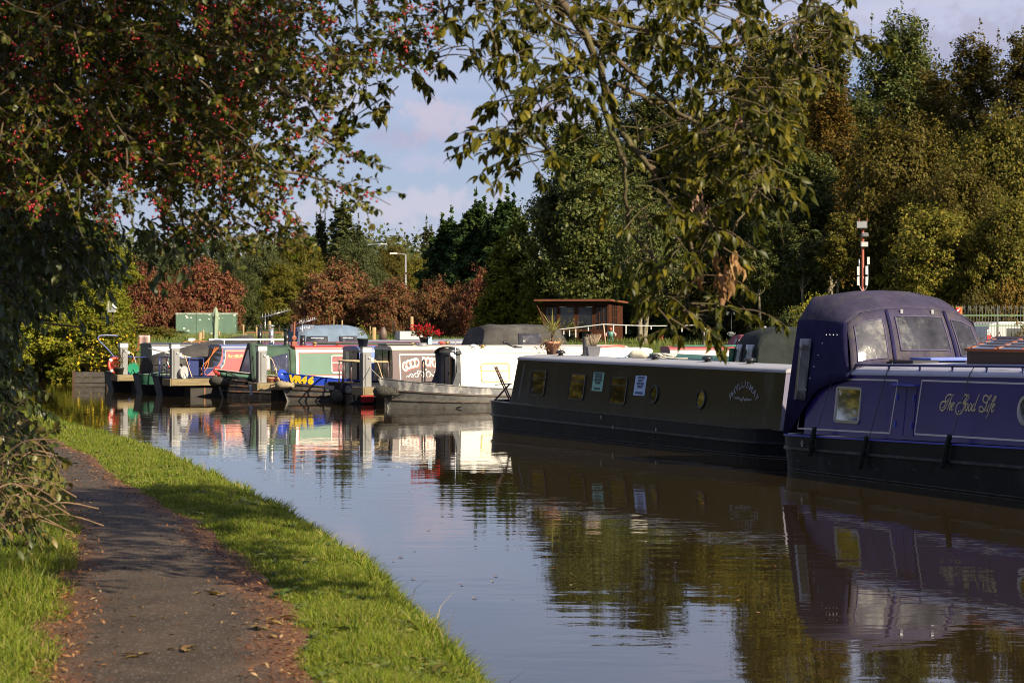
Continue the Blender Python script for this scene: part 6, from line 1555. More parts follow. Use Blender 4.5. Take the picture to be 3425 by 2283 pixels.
mb = MB(); u, v = pG.pix(*zg(785, 412)); mb.text('Reg', .15, pG.mat(u-.03, v, .006), .3, .003, 1.05); u, v = pG.pix(*zg(962, 412)); mb.text('58', .13, pG.mat(u+.02, v, .006), .1, .003, 1.)
u, v = pG.pix(*zg(888, 408)); mb.prism([(-.07, -.045), (.09, -.045), (.09, .02), (.05, .02), (.04, .045), (-.03, .045), (-.04, .02), (-.07, .02)], .004, pG.mat(u, v, .004)); line_frame(mb, pG, [pG.pix(*zg(735, 450)), pG.pix(*zg(965, 450))], .008, close=False); mb.build('registration_lettering', M('gilt', (.60, .42, .18), .45), G.root)
R1 = [(.25, -.9, 1.30), (.12, -.5, 1.32), (.08, 0, 1.32), (.12, .5, 1.32), (.25, .9, 1.30)]
rail(G, catmull([(1.3, -.93, 1.28)]+R1[:1], 2)+catmull(R1, 4)+[(1.3, .93, 1.28)], .024, NAVY, 'stern_rail', [((p_[0], p_[1], .64), p_) for p_ in R1+[(1.3, -.93, 1.28), (1.3, .93, 1.28), (.8, -.93, 1.29)]])
m = MB(); m.box((.95, -.80, .96), (.42, .05, .58)); m.build('locker_panel', NAVY, G.root, .01)
m = MB(); m.box((1.55, -.3, .80), (.45, .8, .28)); m.build('deck_locker', NAVY, G.root, .01)
m = MB(); m.tube([(-.35, -.1, .75), (.1, -.1, .80), (.25, -.1, 1.15), (.32, -.1, 1.38), (.55, -.1, 1.50)], .03, 8); to = m.build('tiller', M('tiller_green_grey', (.10, .15, .14), .4), G.root)
m = MB()
for i in range(6): m.cur = i % 2; m.tube([(.08+.045*i, -.35, 1.45-.14*i), (.08+.045*(i+1), -.35, 1.45-.14*(i+1))], .028, 8)
m.build('striped_pole', [WHITE, FR], G.root)
for a0, b0 in (((2.2, -.5, 1.72), (1.0, -.75, 1.28)), ((2.2, -.2, 1.76), (.6, -.9, 1.32))):
    m = MB(); m.tube([(a0[0]-2.6, a0[1]+.2, 1.62), b0], .016, 6); m.build('white_strut', WHITE, G.root)
m = MB()
for k in range(3): m.tube(catmull([(1.95-.04*k, -.6+.1*k, 1.66), (1.6, -.7, 1.3), (1.45-.1*k, -.85, .95), (1.2+.1*k, -.9, .70)], 5), .011, 5)
m.build('orange_cable', M('cable_orange', (.55, .14, .02), .5), G.root)
x = roof_at(G, 830, 0, -.4); m = MB(); m.box((x, -.45, 1.92), (2.9, .14, .06)); m.box((x-.9, -.45, 1.83), (.04, .12, .14)); m.box((x+.9, -.45, 1.83), (.04, .12, .14)); m.build('gang_plank', WHITE, G.root, .006)
m = MB(); m.bar((roof_at(G, 715, 0, -.6), -.6, 1.90), (roof_at(G, 740, 0, -.6), -.6, 1.90), .1, .03); m.build('blue_board', NAVY, G.root)
chimney(G, roof_at(G, 869, 0, .0), 0, .55, .085, BLK, True); chimney(G, roof_at(G, 908, 0, -.1), -.1, .58, .085, CHROME, True, 'steel_chimney')
aerial(G, roof_at(G, 886, 0, .2), .2, 1.02, ALU, .95)
# ---------------------------------------------------------------- I: maroon-roofed boat under a black stern cover, H: grey boat
MAR = M('maroon_paint', (.15, .028, .045), .4, var=.12)
OI = PG+NV*3.2-DV*2.5; OI = OI+DV*.4
I = boat('narrowboat', 'maroon-roofed narrowboat with sagging black canvas over its stern', 'boat', OI, AN, 11.5, 1.0, ('stern', 'bow'), .70, .64, [BLACKH, BLACKH, M('green_flank', (.03, .10, .06), .4, var=.15), M('pale_green_edge', (.30, .42, .34), .4), BLACKH], strakes=(.45,), stern_len=.9)
cabin(I, 3.6, 10.5, .88, .10, .66, .64, 1.70, 1.70, .10, MAR, MAR, BLK)
cv = MB(); rows = []
for i in range(9):
    t = i/8; x = .25+3.9*t; zr = 1.25+.78*min(1, t*1.15)**.8; r = []
    for (yf, zf) in ((-1.0, 0), (-1.0, .45), (-.80, .78), (-.4, .95), (0, 1), (.4, .95), (.80, .78), (1.0, .45), (1.0, 0)):
        r.append((x+.03*math.sin(yf*9+i), yf*.98, .70+(zr-.70)*zf+.02*math.sin(i*1.7+yf*5)))
    rows.append(r)
cv.grid(rows[::-1]); cv.add(rows[0], [tuple(range(9))]); cv.build('stern_cover', CANB, I.root, solid=.012)
PH = Vector((-13.43, 85.0, 0)); OH = PH+NV*.9-DV*1.35
LAV = M('lavender_grey', (.36, .37, .45), .4, var=.08); DGB = M('charcoal_bulkhead', (.045, .045, .055), .45, var=.3)
H = boat('narrowboat', 'lavender-grey narrowboat with charcoal end bulkhead beside the green hose reel', 'boat', OH, AN, 11, 1.03, ('stern', 'bow'), .66, .62, [BLACKH, BLACKH, M('navy_flank', (.03, .045, .13), .4, var=.2), NAVY, BLACKH], strakes=(.5,), stern_len=.9)
cabin(H, 1.35, 10, .90, .10, .66, .64, 1.66, 1.66, .08, LAV, DGB, DGB)
R1 = [(.2, -.9, 1.22), (.1, 0, 1.22), (.2, .9, 1.22)]
rail(H, [(1.25, -.92, 1.22)]+R1+[(1.25, .92, 1.22)], .022, NAVY, 'stern_rail', [((p_[0], p_[1], .62), p_) for p_ in R1+[(1.25, -.92, 1.22), (.7, -.91, 1.22)]])
m = MB(); m.tube(catmull([(.35, .9, 1.2), (.1, .9, 1.5), (-.25, .9, 1.85), (-.2, .9, 2.0), (.1, .9, 2.03), (.5, .9, 2.0)], 4), .028, 8); m.build('swan_neck_tiller', GBL, H.root)
m = MB()
for k in range(7): m.tube(catmull([(2.6+.3*k, -.6, 1.74), (2.9+.3*k, -.4+.1*(k % 3), 1.80+.03*(k % 2)), (3.3+.3*k, -.55, 1.74)], 5), .012, 5)
m.build('orange_hose', M('hose_orange', (.50, .17, .08), .5), H.root)
x = roof_at(H, 640, 0, -.2); m = MB(); m.box((x, -.2, 1.86), (.26, .16, .10)); m.box((x, -.2, 1.78), (.06, .06, .1)); m.build('security_lamp', WHITE, H.root)

# ---------------------------------------------------------------- back row: J with blue-grey hood, K black awnings seen over roofs
OJ = at(1125, 1150, 90); OJ = Vector((OJ.x-1.2, 90, 0))
JB = M('slate_blue_canvas', (.125, .17, .24), .85, var=.2, scale=2, bump=.5, bscale=6, spec=.15)
J = boat('narrowboat', 'navy narrowboat in the back row with blue-grey pram hood', 'boat', OJ-DV*1.2, AN, 11, 1.03, ('stern', 'bow'), .70, .64, [BLACKH]*5, strakes=(.5,))
cabin(J, 3.6, 10, .90, .10, .66, .64, 1.70, 1.70, .10, NAVY, M('grey_roof_dull', (.20, .21, .25), .5, var=.1), BLK)
hood(J, .35, 3.75, .95, 1.42, .98, .78, JB, 'canopy', .35, [(.12, .42, .45, .72), (.58, .84, .45, .72)])
m = MB(); m.box((5.5, -.2, 1.98), (1.0, .5, .34)); m.build('roof_box', M('grey_box', (.40, .40, .40), .6, var=.1), J.root, .01)
m = MB(); m.lathe([(.001, 0), (.16, 0), (.16, .30), (.10, .42), (.06, .52), (.001, .52)], 14, Matrix.Translation((4.5, .1, 1.80))); m.build('gas_bottle', M('gas_rust', (.10, .065, .05), .6, var=.3), J.root)
# ---------------------------------------------------------------- M: red and white boat with maroon cover, N: teal boat with dark green tent
OM = Vector((4.4, 78.5, 0))
Mb = boat('narrowboat', 'red and white narrowboat with maroon cover and orange lifebelt on its roof', 'boat', OM, R(8), 10.5, 1.03, ('stern', 'bow'), .62, .60, [BLACKH]*5, strakes=(.5,))
pM = cabin(Mb, .9, 9.3, .90, .10, .64, .62, 1.62, 1.62, .08, M('pink_white_side', (.60, .50, .50), .4, var=.1), M('red_roof_edge', (.30, .06, .06), .5, var=.15), MAR)
rail(Mb, [(1.0+.5*i, -.78, 1.72) for i in range(6)], .022, M('rail_teal', (.04, .22, .14), .4), 'handrail', [((1.2+1.0*i, -.78, 1.62), (1.2+1.0*i, -.78, 1.72)) for i in range(3)])
m = MB(); rows = []
for i in range(7):
    t = i/6; x = 3.2+2.35*t; hh = .44*(1-.55*max(0, t-.55)/.45)
    rows.append([(x+.25*(z_ if i in (0, 6) else 0)*(1 if i == 0 else -1), y_, 1.63+hh*z_) for y_, z_ in ((-.80, 0), (-.74, .6), (-.45, .95), (0, 1.05), (.45, .95), (.74, .6), (.80, 0))])
m.grid(rows[::-1]); m.add(rows[0], [tuple(range(7))]); m.add(rows[-1], [tuple(range(7))]); m.build('roof_cover', M('maroon_canvas', (.17, .03, .045), .8, var=.2, scale=3, bump=.5, bscale=7), Mb.root, solid=.01)
m = MB(); m.add([(3.22, -.62, 1.70), (3.30, -.10, 1.70), (3.38, -.14, 1.98), (3.36, -.48, 1.96)], [(0, 1, 2, 3)], Matrix.Translation((-.02, 0, 0))); m.build('cover_window', BLK, Mb.root, solid=.004)
m = MB(); m.tube(catmull([(6.1, -.72, 1.72), (6.5, -.74, 1.71), (7.0, -.74, 1.70), (7.25, -.73, 1.70)], 4), .075, 10); m.build('lifebelt', M('lifebelt_orange', (.55, .15, .03), .5, var=.15), Mb.root)
chimney(Mb, roof_at(Mb, 2353, 0, .2), .2, .62, .06, BLK, False, 'tall_flue')
ON = Vector((3.25+.6, 63.2, 0)); dN = Vector((.193, -.981, 0)); angN = math.atan2(dN.y, dN.x)
TEAL = M('teal_green', (.010, .135, .115), .35, var=.12); DG = M('dark_green_tent', (.020, .024, .023), .85, var=.35, scale=2, bump=.7, bscale=4, spec=.12)
N = boat('narrowboat', 'teal green narrowboat with dark stern tent moored behind the long black one', 'boat', ON, angN, 13.2, 1.0, ('bow', 'stern'), .62, .60, [BLACKH]*5, rise=(.2, 0), strakes=(.5,))
pN = cabin(N, .6, 11.0, .90, .13, .64, .62, 1.60, 1.62, .09, TEAL, M('green_roof', (.02, .10, .055), .45, var=.15), TEAL)
for k in range(6):
    m = MB(); x = 1.2+1.7*k; m.add([(x, -.905, .66), (x+.05, -.905, .66), (x+.05, -.775, 1.63), (x, -.775, 1.63)], [(0, 1, 2, 3)]); m.build('side_seam', M('seam_green', (.03, .30, .16), .4), N.root, solid=.006)
m = MB(); x = 9.6; z = N.roof_z(x, -.25); m.lathe([(.085, 0), (.085, .28), (.12, .29), (.12, .33), (.085, .34), (.085, .37), (.12, .38), (.12, .42), (.085, .43), (.001, .45)], 18, Matrix.Translation((x, -.25, z))); m.build('white_vent', WHITE, N.root)
x = 10.3; z = N.roof_z(x, -.1); m = MB(); m.lathe([(.001, .0), (.12, .012), (.22, .05), (.30, .11), (.295, .115), (.2, .06), (.001, .02)], 24, Matrix.Translation((x, -.1, z+.48)) @ Matrix.Rotation(R(78), 4, 'X') @ Matrix.Rotation(R(180), 4, 'X') @ Matrix.Diagonal((1, 1, 1, 1))); m.tube([(x, -.1, z), (x, -.1, z+.46)], .02, 6); m.build('satellite_dish', M('dish_grey', (.33, .33, .34), .5, var=.1), N.root)
hood(N, 10.75, 13.0, 1.0, 1.42, 1.0, .84, DG, 'canopy', .28, [(.10, .36, .40, .74), (.5, .85, .40, .74)])
m = MB(); m.grid([[(10.72+.30*(z_-1.0)/1.3*.9, y_, z_) for y_ in (-.98, -.80)] for z_ in (1.0, 1.5, 1.95)]); m.build('tent_edge', M('tent_green', (.015, .12, .06), .7), N.root, solid=.02)
# things on the blue boat's roofs further back
# ================================================================ pontoons, pillars and what stands on them
PONT = M('pontoon_dark', (.022, .018, .016), .7, var=.4, scale=3)
def pontoon(label, x_px, D, ln, wd=1.0, ang=AN, z=.60, extra=0):
    c = Vector((X_(x_px, D), D, 0)); t = thing('finger_pontoon', label, 'pontoon', c, ang, 'timber finger pontoons')
    m = MB()
    n = int(ln/.15)
    for i in range(n): m.box((.075+i*.15, 0, z-.02), (.138, wd-.08, .04))
    m.build('decking', WOODW, t)
    m = MB()
    for s_ in (-1, 1):
        m.box((ln*.5, s_*(wd*.5-.02), z-.11), (ln, .08, .22))
    m.box((-.02, 0, z-.11), (.06, wd, .24)); m.build('edge_beam', M('edge_beam_timber', (.21, .165, .095), .8, var=.35, scale=5, stretch=(.5, 6, 6), bump=.3, bscale=25, spec=.15), t, .012)
    m = MB(); m.box((ln*.5+.3, 0, z-.42), (ln-.8, wd*.75, .40)); m.build('float', PONT, t)
    m = MB()
    for x in (1.2, ln-1): m.tube([(x, -wd*.35, -.6), (x, -wd*.35, z-.05)], .035, 8)
    m.build('pile', M('rusty_pile', (.20, .085, .035), .8, var=.4), t)
    return t
def on_pont(t, x, y, z=.60): return wm(t) @ Vector((x, y, z))
PILG = M('pillar_grey', (.20, .20, .205), .5, var=.08); PILD = M('pillar_dark', (.075, .075, .08), .5, var=.15); PILW = M('pillar_lens', (.60, .585, .56), .35, var=.03)
def pillar(label, pos, rz=AN, h=1.15):
    t = thing('service_pillar', label, 'service pillar', pos, rz, 'marina service pillars')
    m = MB(); m.box((0, 0, h*.43), (.28, .28, h*.86)); m.build('post', PILG, t, .012)
    m = MB(); m.box((-.06, -.142, h*.43), (.035, .012, h*.80)); m.box((-.142, 0, h*.43), (.012, .22, h*.80)); m.build('slot_and_shade', PILD, t)  # front slot, plus a dark plate painting the left face's shade
    m = MB(); m.box((0, 0, h*.93), (.31, .31, .16)); m.build('lamp_head', PILW, t, .015)
    m = MB(); m.box((0, 0, h+.0), (.33, .33, .035)); m.build('cap', PILD, t, .008)
    m = MB(); m.tube([(.06, -.145, h*.74), (.06, -.165, h*.74)], .035, 10); m.box((.17, -.06, h*.70), (.10, .11, .10)); m.build('socket', M('socket_grey', (.5, .5, .5), .4), t)
    m = MB(); m.tube(catmull([(.20, -.08, h*.70), (.34, -.12, h*.62), (.46, -.16, h*.30), (.56, -.2, .04)], 6), .014, 6); m.build('power_cable', M('cable_pale', (.62, .42, .24), .5), t)
    return t
p1 = pontoon('timber pontoon between the white boat bow and the aubergine stern', 1200, 69.3, 9.0, 1.0, AN, .55)
p2 = pontoon('timber pontoon with little plants beside the bright blue bow', 850, 74.1, 9.0, 1.0, AN, .55)
p3 = pontoon('timber pontoon with hose drum beside the raspberry-red boat', 560, 77.3, 9.0)
p4 = pontoon('timber pontoon carrying the lifebelt and green hose reel', 386, 83.4, 8.0)
pillar('grey service pillar rising by the aubergine boat rail', Vector((X_(1223, 69.6), 69.6, .55)), AN, 1.22)
pillar('grey service pillar in front of the green canvas bow tent', Vector((X_(874, 74.4), 74.4, .55)), AN, 1.20)
pillar('grey service pillar beside the grey hose drum', Vector((X_(584, 77.6), 77.6, .60)), AN, 1.18)
pillar('grey service pillar next to the green hose reel', Vector((X_(412, 83.8), 83.8, .60)), AN, 1.15)
def reel(name, label, pos, mat, r, rz, cat='hose reel'):
    t = thing(name, label, cat, pos, rz)
    m = MB(); T1 = Matrix.Translation((0, 0, r)) @ Matrix.Rotation(R(90), 4, 'X')
    for s_ in (-.13, .13): m.lathe([(r*.25, s_-.012), (r, s_-.02), (r, s_+.02), (r*.25, s_+.012)], 26, T1, False)
    m.lathe([(r*.32, -.13), (r*.32, .13)], 16, T1, False)
    m.build('drum', mat, t)
    m = MB()
    for k in range(6): m.lathe([(r*(.45+.05*k)-.015, -.10+.03*k), (r*(.45+.05*k)+.015, -.08+.03*k), (r*(.45+.05*k)-.015, -.06+.03*k)], 18, T1)
    m.build('hose', M('hose_pale', (.45, .40, .36), .5), t)
    for s_ in (-.17, .17): m = MB(); m.tube([(-r*.5, s_, 0), (0, s_, r), (r*.5, s_, 0)], .018, 6); m.build('stand', mat, t)
    return t
reel('hose_reel', 'green plastic hose reel standing by the grey boat stern', Vector((X_(446, 83.9), 83.9, .60)), M('reel_green', (.02, .22, .12), .35, var=.08), .21, R(10))
reel('hose_drum', 'grey hose drum hung beside the service pillar', Vector((X_(606, 77.6), 77.6, .60)), M('drum_grey', (.38, .38, .40), .4), .22, R(60))
t = thing('lifebuoy', 'red lifebuoy leaning on the pillar at the end pontoon', 'lifebuoy', Vector((X_(387, 83.6), 83.6, .60)), R(35))
m = MB(); m.lathe([(.27+.065*math.cos(a*math.pi/6), .065*math.sin(a*math.pi/6)) for a in range(13)], 26, Matrix.Translation((0, 0, .33)) @ Matrix.Rotation(R(78), 4, 'X')); m.build('ring', M('lifebuoy_red', (.36, .045, .025), .45, var=.1), t)
m = MB()
for k in range(4): a = R(45+90*k); m.lathe([(.068, -.05), (.072, 0), (.068, .05)], 12, Matrix.Translation((0, 0, .33)) @ Matrix.Rotation(R(78), 4, 'X') @ Matrix.Translation((.27*math.cos(a), .27*math.sin(a), 0)) @ Matrix.Rotation(a, 4, 'Z') @ Matrix.Rotation(R(90), 4, 'X'))
m.build('reflective_band', WHITE, t)
t = thing('flower_tub', 'dark green round tub on the pontoon edge', 'tub', Vector((X_(516, 83.6), 83.6, .50)), 0)
m = MB(); m.lathe([(.36, 0), (.42, .30), (.44, .31), (.44, .36), (.40, .36), (.38, .28), (.001, .28)], 24); m.build('tub', M('tub_green', (.015, .085, .05), .4), t)
m = MB()
for k in range(5): m.tube([(.1*k-.2, .05*(k % 3)-.05, .26), (.12*k-.25, .05, .48+.05*(k % 2))], .035, 6)
m.build('contents', M('rusty_bits', (.22, .12, .08), .8, var=.4), t)
# wooden staging at the far end of the row
t = thing('landing_stage', 'old weathered plank landing stage under the flowering shrub', 'landing stage', at(345, 1262, 91), R(5))
m = MB()
for k in range(3): m.box((0, -.02*k, .12-.23*k), (2.4, .10, .20)); m.box((0, .5, .22), (2.4, 1.0, .05))
m.build('planking', M('grey_plank', (.05, .043, .038), .8, var=.4, scale=4), t)
m = MB()
for x in (-1.15, .2, 1.15): m.box((x, -.1, -.2), (.10, .12, .95))
m.build('post', WOODD, t)
# plants and pots
def leaves(name, par, pts, n, size, spread, mat, seed, up=.6, aspect=.5):
    g = np.random.default_rng(seed); L8 = Foliage()
    for p in pts:
        P = np.array(p)+g.normal(size=(n, 3))*spread; d = unit(g.normal(size=(n, 3))+np.array([0, 0, up])); L8.put(P, d, unit(g.normal(size=(n, 3))+np.array([0, 0, .6])), np.full(n, size), g, aspect=aspect)
    return link(name, L8.mesh(name), mat, par)
TERRA = M('terracotta', (.46, .20, .12), .75, var=.15, scale=4, dirt=((.55, .36, .28), .35, 3))
def pot(m, r0, r1, h, rim=.03, n=22):
    m.lathe([(r0, 0), (r1, h-rim*1.6), (r1*1.09, h-rim*1.6), (r1*1.09, h), (r1*.92, h), (r1*.88, h-.05), (.001, h-.06)], n)
WA = wm(A.root)
def on_roof(b, px, yv, dz=0.): x = roof_at(b, px, 0, yv); return wm(b.root) @ Vector((x, yv, b.roof_z(x, yv)+dz))
STRAW = MATS['straw']
t = thing('yucca_pot', 'tall terracotta pot with spiky yucca and trailing dry ivy on the black boat', 'potted plant', on_roof(A, 1847, .30), 0)
m = MB(); pot(m, .13, .175, .31, .035); m.build('pot', TERRA, t)
g = np.random.default_rng(71); L8 = Foliage()
for _ in range(74):
    a = g.uniform(0, 6.28); el = g.uniform(-.15, 1.45); d = np.array([math.cos(a)*math.cos(el), math.sin(a)*math.cos(el), math.sin(el)])
    L8.put(np.array([[0, 0, .52+g.uniform(-.03, .05)]]), d[None], np.array([[-d[0]*.4, -d[1]*.4, 1.]]), np.array([.38+.10*math.sin(el)]), g, aspect=.055, curl=.14, fold=.1)
link('spiky_leaves', L8.mesh('spiky_leaves'), leafmat('yucca_leaf', [(.16, .17, .03), (.26, .24, .06), (.36, .31, .10)], .2, .45, .3, 0), t)
m = MB(); m.tube([(0, 0, .25), (.01, 0, .54)], [.035, .03], 8); m.build('stem', TWIG, t)
leaves('trailing_ivy', t, [(.18*math.cos(k*.7), .18*math.sin(k*.7), .34-.035*(k % 7)) for k in range(26)]+[(-.27, -.05, .30-.05*k) for k in range(6)]+[(.20, -.05, .30-.05*k) for k in range(5)]+[(-.34, -.05, .18), (-.36, 0, .1)], 9, .05, .035, leafmat('dry_ivy', [(.30, .21, .12), (.40, .30, .17), (.22, .20, .07)], .2, .6, .2, 0), 72, -.2)
t = thing('planter', 'square grey planter with dried lavender on the black boat', 'potted plant', on_roof(A, 1983, .25), R(10))
m = MB(); m.box((0, 0, .105), (.25, .25, .21), None, 0, 1.22); m.box((0, 0, .215), (.325, .325, .03)); m.build('pot', M('slate_pot', (.11, .11, .13), .6), t, .006)
g = np.random.default_rng(73); m = MB()
for _ in range(60):
    a = g.uniform(0, 6.28); r = g.uniform(.03, .20); m.tube([(r*.3*math.cos(a), r*.3*math.sin(a), .2), (r*math.cos(a), r*math.sin(a), .36+g.uniform(0, .16))], .004, 4)
m.build('stems', M('dried_lavender', (.33, .25, .17), .9, var=.3), t)
leaves('flower_heads', t, [(g.uniform(-.17, .17), g.uniform(-.15, .15), g.uniform(.34, .52)) for _ in range(50)], 4, .025, .012, leafmat('lavender_head', [(.30, .22, .15), (.38, .28, .20), (.28, .20, .20)], .2, .7, .2, 0), 74)
t = thing('stove_pipe', 'black tapered stove pipe behind the lavender planter', 'stove pipe', on_roof(A, 1960, .62), 0); m = MB(); m.lathe([(.13, 0), (.13, .04), (.085, .05), (.078, .44), (.07, .46), (.05, .45), (.001, .44)], 20); m.build('pipe', M('soot_black', (.03, .03, .033), .6, var=.3), t)
t = thing('boat_fender', 'cream inflatable fender lying on the silver roof', 'fender', on_roof(A, 2138, .15, .085), R(-30))
m = MB(); m.lathe([(.001, -.24), (.03, -.235), (.045, -.215), (.085, -.17), (.092, -.1), (.092, .1), (.085, .17), (.045, .215), (.03, .235), (.001, .24)], 20, Matrix.Rotation(R(90), 4, 'Y')); m.build('body', M('fender_cream', (.66, .60, .46), .45, var=.12), t)
m = MB(); m.tube(catmull([(-.24, 0, 0), (-.32, -.03, -.06), (-.42, -.10, -.08), (-.52, -.05, -.08)], 5), .012, 5); m.build('lanyard', M('lanyard_blue', (.10, .20, .42), .7), t)
t = thing('rope_coil', 'loose heap of pale rope on the silver roof', 'rope', on_roof(A, 2222, .25), 0); m = MB(); g = np.random.default_rng(75)
pts = []
for k in range(70): a = k*.62; r = .14+.06*math.sin(k*1.3); pts.append((r*math.cos(a)*1.4, r*math.sin(a), .02+.08*abs(math.sin(k*.37))+.02*g.random()))
m.tube(catmull(pts, 3), .013, 5); m.tube(catmull([(.2, 0, .02), (.35, -.06, .015), (.5, -.05, .015)], 4), .013, 5); m.build('rope', M('rope_pale', (.50, .47, .42), .9, var=.2, scale=30, bump=.5, bscale=80), t)
# pots on boat roofs
t = thing('red_flower_pot', 'pot of bright red begonias on the aubergine boat roof', 'potted plant', on_roof(D, 1421, .1), 0)
m = MB(); pot(m, .12, .17, .25); m.build('pot', RUBBER, t); m = MB(); m.box((.17, -.12, .14), (.13, .05, .26)); m.build('pot_wrap', M('wrap_blue', (.35, .50, .66), .5), t)
g = np.random.default_rng(76); ctr = [(g.normal()*.19, g.normal()*.15, .34+abs(g.normal())*.13) for _ in range(60)]
leaves('blossoms', t, ctr, 13, .06, .035, leafmat('begonia_red', [(.26, .003, .006), (.42, .008, .012), (.52, .02, .02)], .25, .5, .3, 0), 77, .4, .8)
leaves('leaves', t, [(g.normal()*.22, g.normal()*.14, .32+abs(g.normal())*.08) for _ in range(40)], 8, .07, .04, LM['green'], 78, .3, .7)
def small_pot(label, pos, s, seed, mat, leafm, potm=None):
    t = thing('plant_pot', label, 'potted plant', pos, 0); m = MB(); pot(m, .10*s, .13*s, .20*s); m.build('pot', potm or RUBBER, t)
    g = np.random.default_rng(seed); leaves('plant', t, [(g.normal()*.09*s, g.normal()*.09*s, (.26+abs(g.normal())*.16)*s) for _ in range(26)], 6, .05*s, .03*s, leafm, seed); return t
small_pot('black pot with wispy plant on the blue roof by the mid pontoon pillar', on_roof(E, 1214, -.55), 1.35, 80, None, LM['olive'])
small_pot('little pot of yellow-green leaves on the pontoon by the blue bow', Vector((X_(905, 74.4), 74.4, .55)), .9, 81, None, LM['yel'], TERRA)
small_pot('low pot of bright green seedlings on the pontoon edge', Vector((X_(930, 74.6), 74.6, .55)), .8, 82, None, LM['green'], TERRA)
small_pot('weedy dried plant growing on the end pontoon by the lifebuoy', Vector((X_(399, 83.5), 83.5, .60)), 1.3, 83, None, LM['brown'], RUBBER)
# closed parasol standing behind the raspberry boat
t = thing('parasol', 'closed pale green parasol standing in front of the green container', 'parasol', (X_(721, 98), 98, gz(X_(721, 98), 98)), 0)
m = MB(); m.tube([(0, 0, 0), (0, 0, 2.32)], .024, 8); m.build('pole', WOODW, t)
m = MB(); n = 20; prof = [(.02, 2.30), (.09, 2.20), (.17, 1.95), (.16, 1.88), (.13, 1.80), (.15, 1.60), (.12, 1.25), (.13, 1.0), (.12, .78), (.22, .52), (.25, .44), (.13, .42)]
rows = []
for i, (r, z) in enumerate(prof): r *= .78; rows.append([(r*(1+.28*math.cos(5*a*2*math.pi/n*1+.4*i))*math.cos(2*math.pi*a/n), r*(1+.28*math.cos(5*a*2*math.pi/n+.4*i))*math.sin(2*math.pi*a/n), z) for a in range(n)])
m.grid(rows, True, True); m.build('canopy', M('parasol_green', (.22, .27, .19), .8, var=.15, bump=.4, bscale=9), t)
# folding slatted chair on the black boat's stern
t = thing('folding_chair', 'dark wooden slatted folding chair on the black boat stern deck', 'chair', WA @ Vector((.62, -.74, .64)), angA+R(150))
m = MB()
for s_ in (-.20, .20): m.bar((s_, -.18, -.02), (s_, .20, .84), .045, .03); m.bar((s_*.85, .26, -.02), (s_*.85, -.16, .44), .035, .022)
m.build('leg_frame', WOODD, t); m = MB()
for k in range(5): z = .50+.075*k; m.box((0, -.18+.38*(z+.02)/.86-.012, z), (.40, .014, .05))
m.build('backrest', M('chair_slat', (.09, .045, .026), .5, var=.3), t); m = MB()
for k in range(6): m.box((0, -.18+.07*k, .43-.005*k), (.40, .055, .016))
m.build('seat', MATS['chair_slat'], t)
# canvas chair on the bank by the hose reel
t = thing('folding_chair', 'folding chair with pale pink canvas back beside the grey boat', 'chair', (X_(470, 97.5), 97.5, gz(X_(470, 97.5), 97.5)+.35), R(-25))
m = MB()
for s_ in (-.28, .28): m.bar((s_, .25, 0), (s_, -.20, .62), .03, .03); m.bar((s_, -.25, 0), (s_, .20, .62), .03, .03); m.bar((s_, .24, .55), (s_, .30, 1.12), .03, .03)
m.build('leg_frame', M('chair_red_wood', (.30, .09, .04), .5), t); m = MB(); m.grid([[(-.30+.6*i/6, .28+.03*math.sin(i), .74+.44*k/4) for i in range(7)] for k in range(5)]); m.build('backrest', M('pink_canvas', (.66, .45, .40), .85, var=.08), t, solid=.01)
m = MB(); m.box((0, 0, .48), (.56, .44, .03)); m.build('seat', BLK, t)
# washing line over the roofs
t = thing('washing_line', 'white rope line strung over the boat roofs with pegs and a prop', 'washing line', (0, 0, 0))
a, b_, c_, d_ = at(1560, 1117, 77), at(2019, 1084, 76), at(2333, 1087, 76), at(2365, 1102, 76)
def sag(p, q, s_): return [p.lerp(q, i/12)+Vector((0, 0, -s_*math.sin(math.pi*i/12))) for i in range(13)]
m = MB(); m.tube(sag(a, b_, .08)+sag(b_, c_, .04)[1:]+[d_], .016, 5); m.build('line', M('line_white', (.62, .62, .58), .7), t)
m = MB(); m.tube([b_, at(2026, 1155, 76)], .018, 6); m.build('prop', M('prop_pale', (.55, .36, .24), .7), t)
m = MB()
for i, (px, py) in enumerate([(1886, 1106), (1905, 1104), (1926, 1100), (1968, 1094), (2052, 1088), (2094, 1088), (2178, 1089), (2281, 1089)]): p = at(px, py, 76); m.box(p+Vector((0, 0, -.06-.04*(i % 3))), (.03, .03, .12+.08*(i % 3)))
m.build('peg', WHITE, t)
# mooring lines
t = thing('mooring_line', 'dark sagging mooring rope between the hose pontoon and end pontoon', 'rope', (0, 0, 0)); m = MB(); m.tube(catmull([at(412, 1253, 85.9), at(450, 1258, 85.3), at(480, 1250, 84.5), at(503, 1236, 84)], 6), .03, 6); m.build('rope', ROPE, t)
t = thing('mooring_line', 'pale rope tied from the service pillar to the white boat bow', 'rope', (0, 0, 0)); m = MB(); m.tube(catmull([at(1235, 1226, 69.6), at(1252, 1245, 68.8), at(1272, 1263, 67.1)], 6), .012, 6); m.build('rope', M('rope_pale2', (.5, .44, .36), .9), t)
t = thing('mooring_line', 'pale double rope from the green bow to the pontoon', 'rope', (0, 0, 0)); m = MB()
for o in (0, .03): m.tube([at(746, 1240, 76)+Vector((0, 0, o)), at(828, 1276, 74.9)+Vector((0, 0, o))], .013, 6)
m.tube(catmull([at(828, 1276, 74.9), at(870, 1285, 74.4), at(915, 1286, 73.6), at(928, 1272, 73.0)], 6), .02, 6); m.build('rope', ROPE, t)
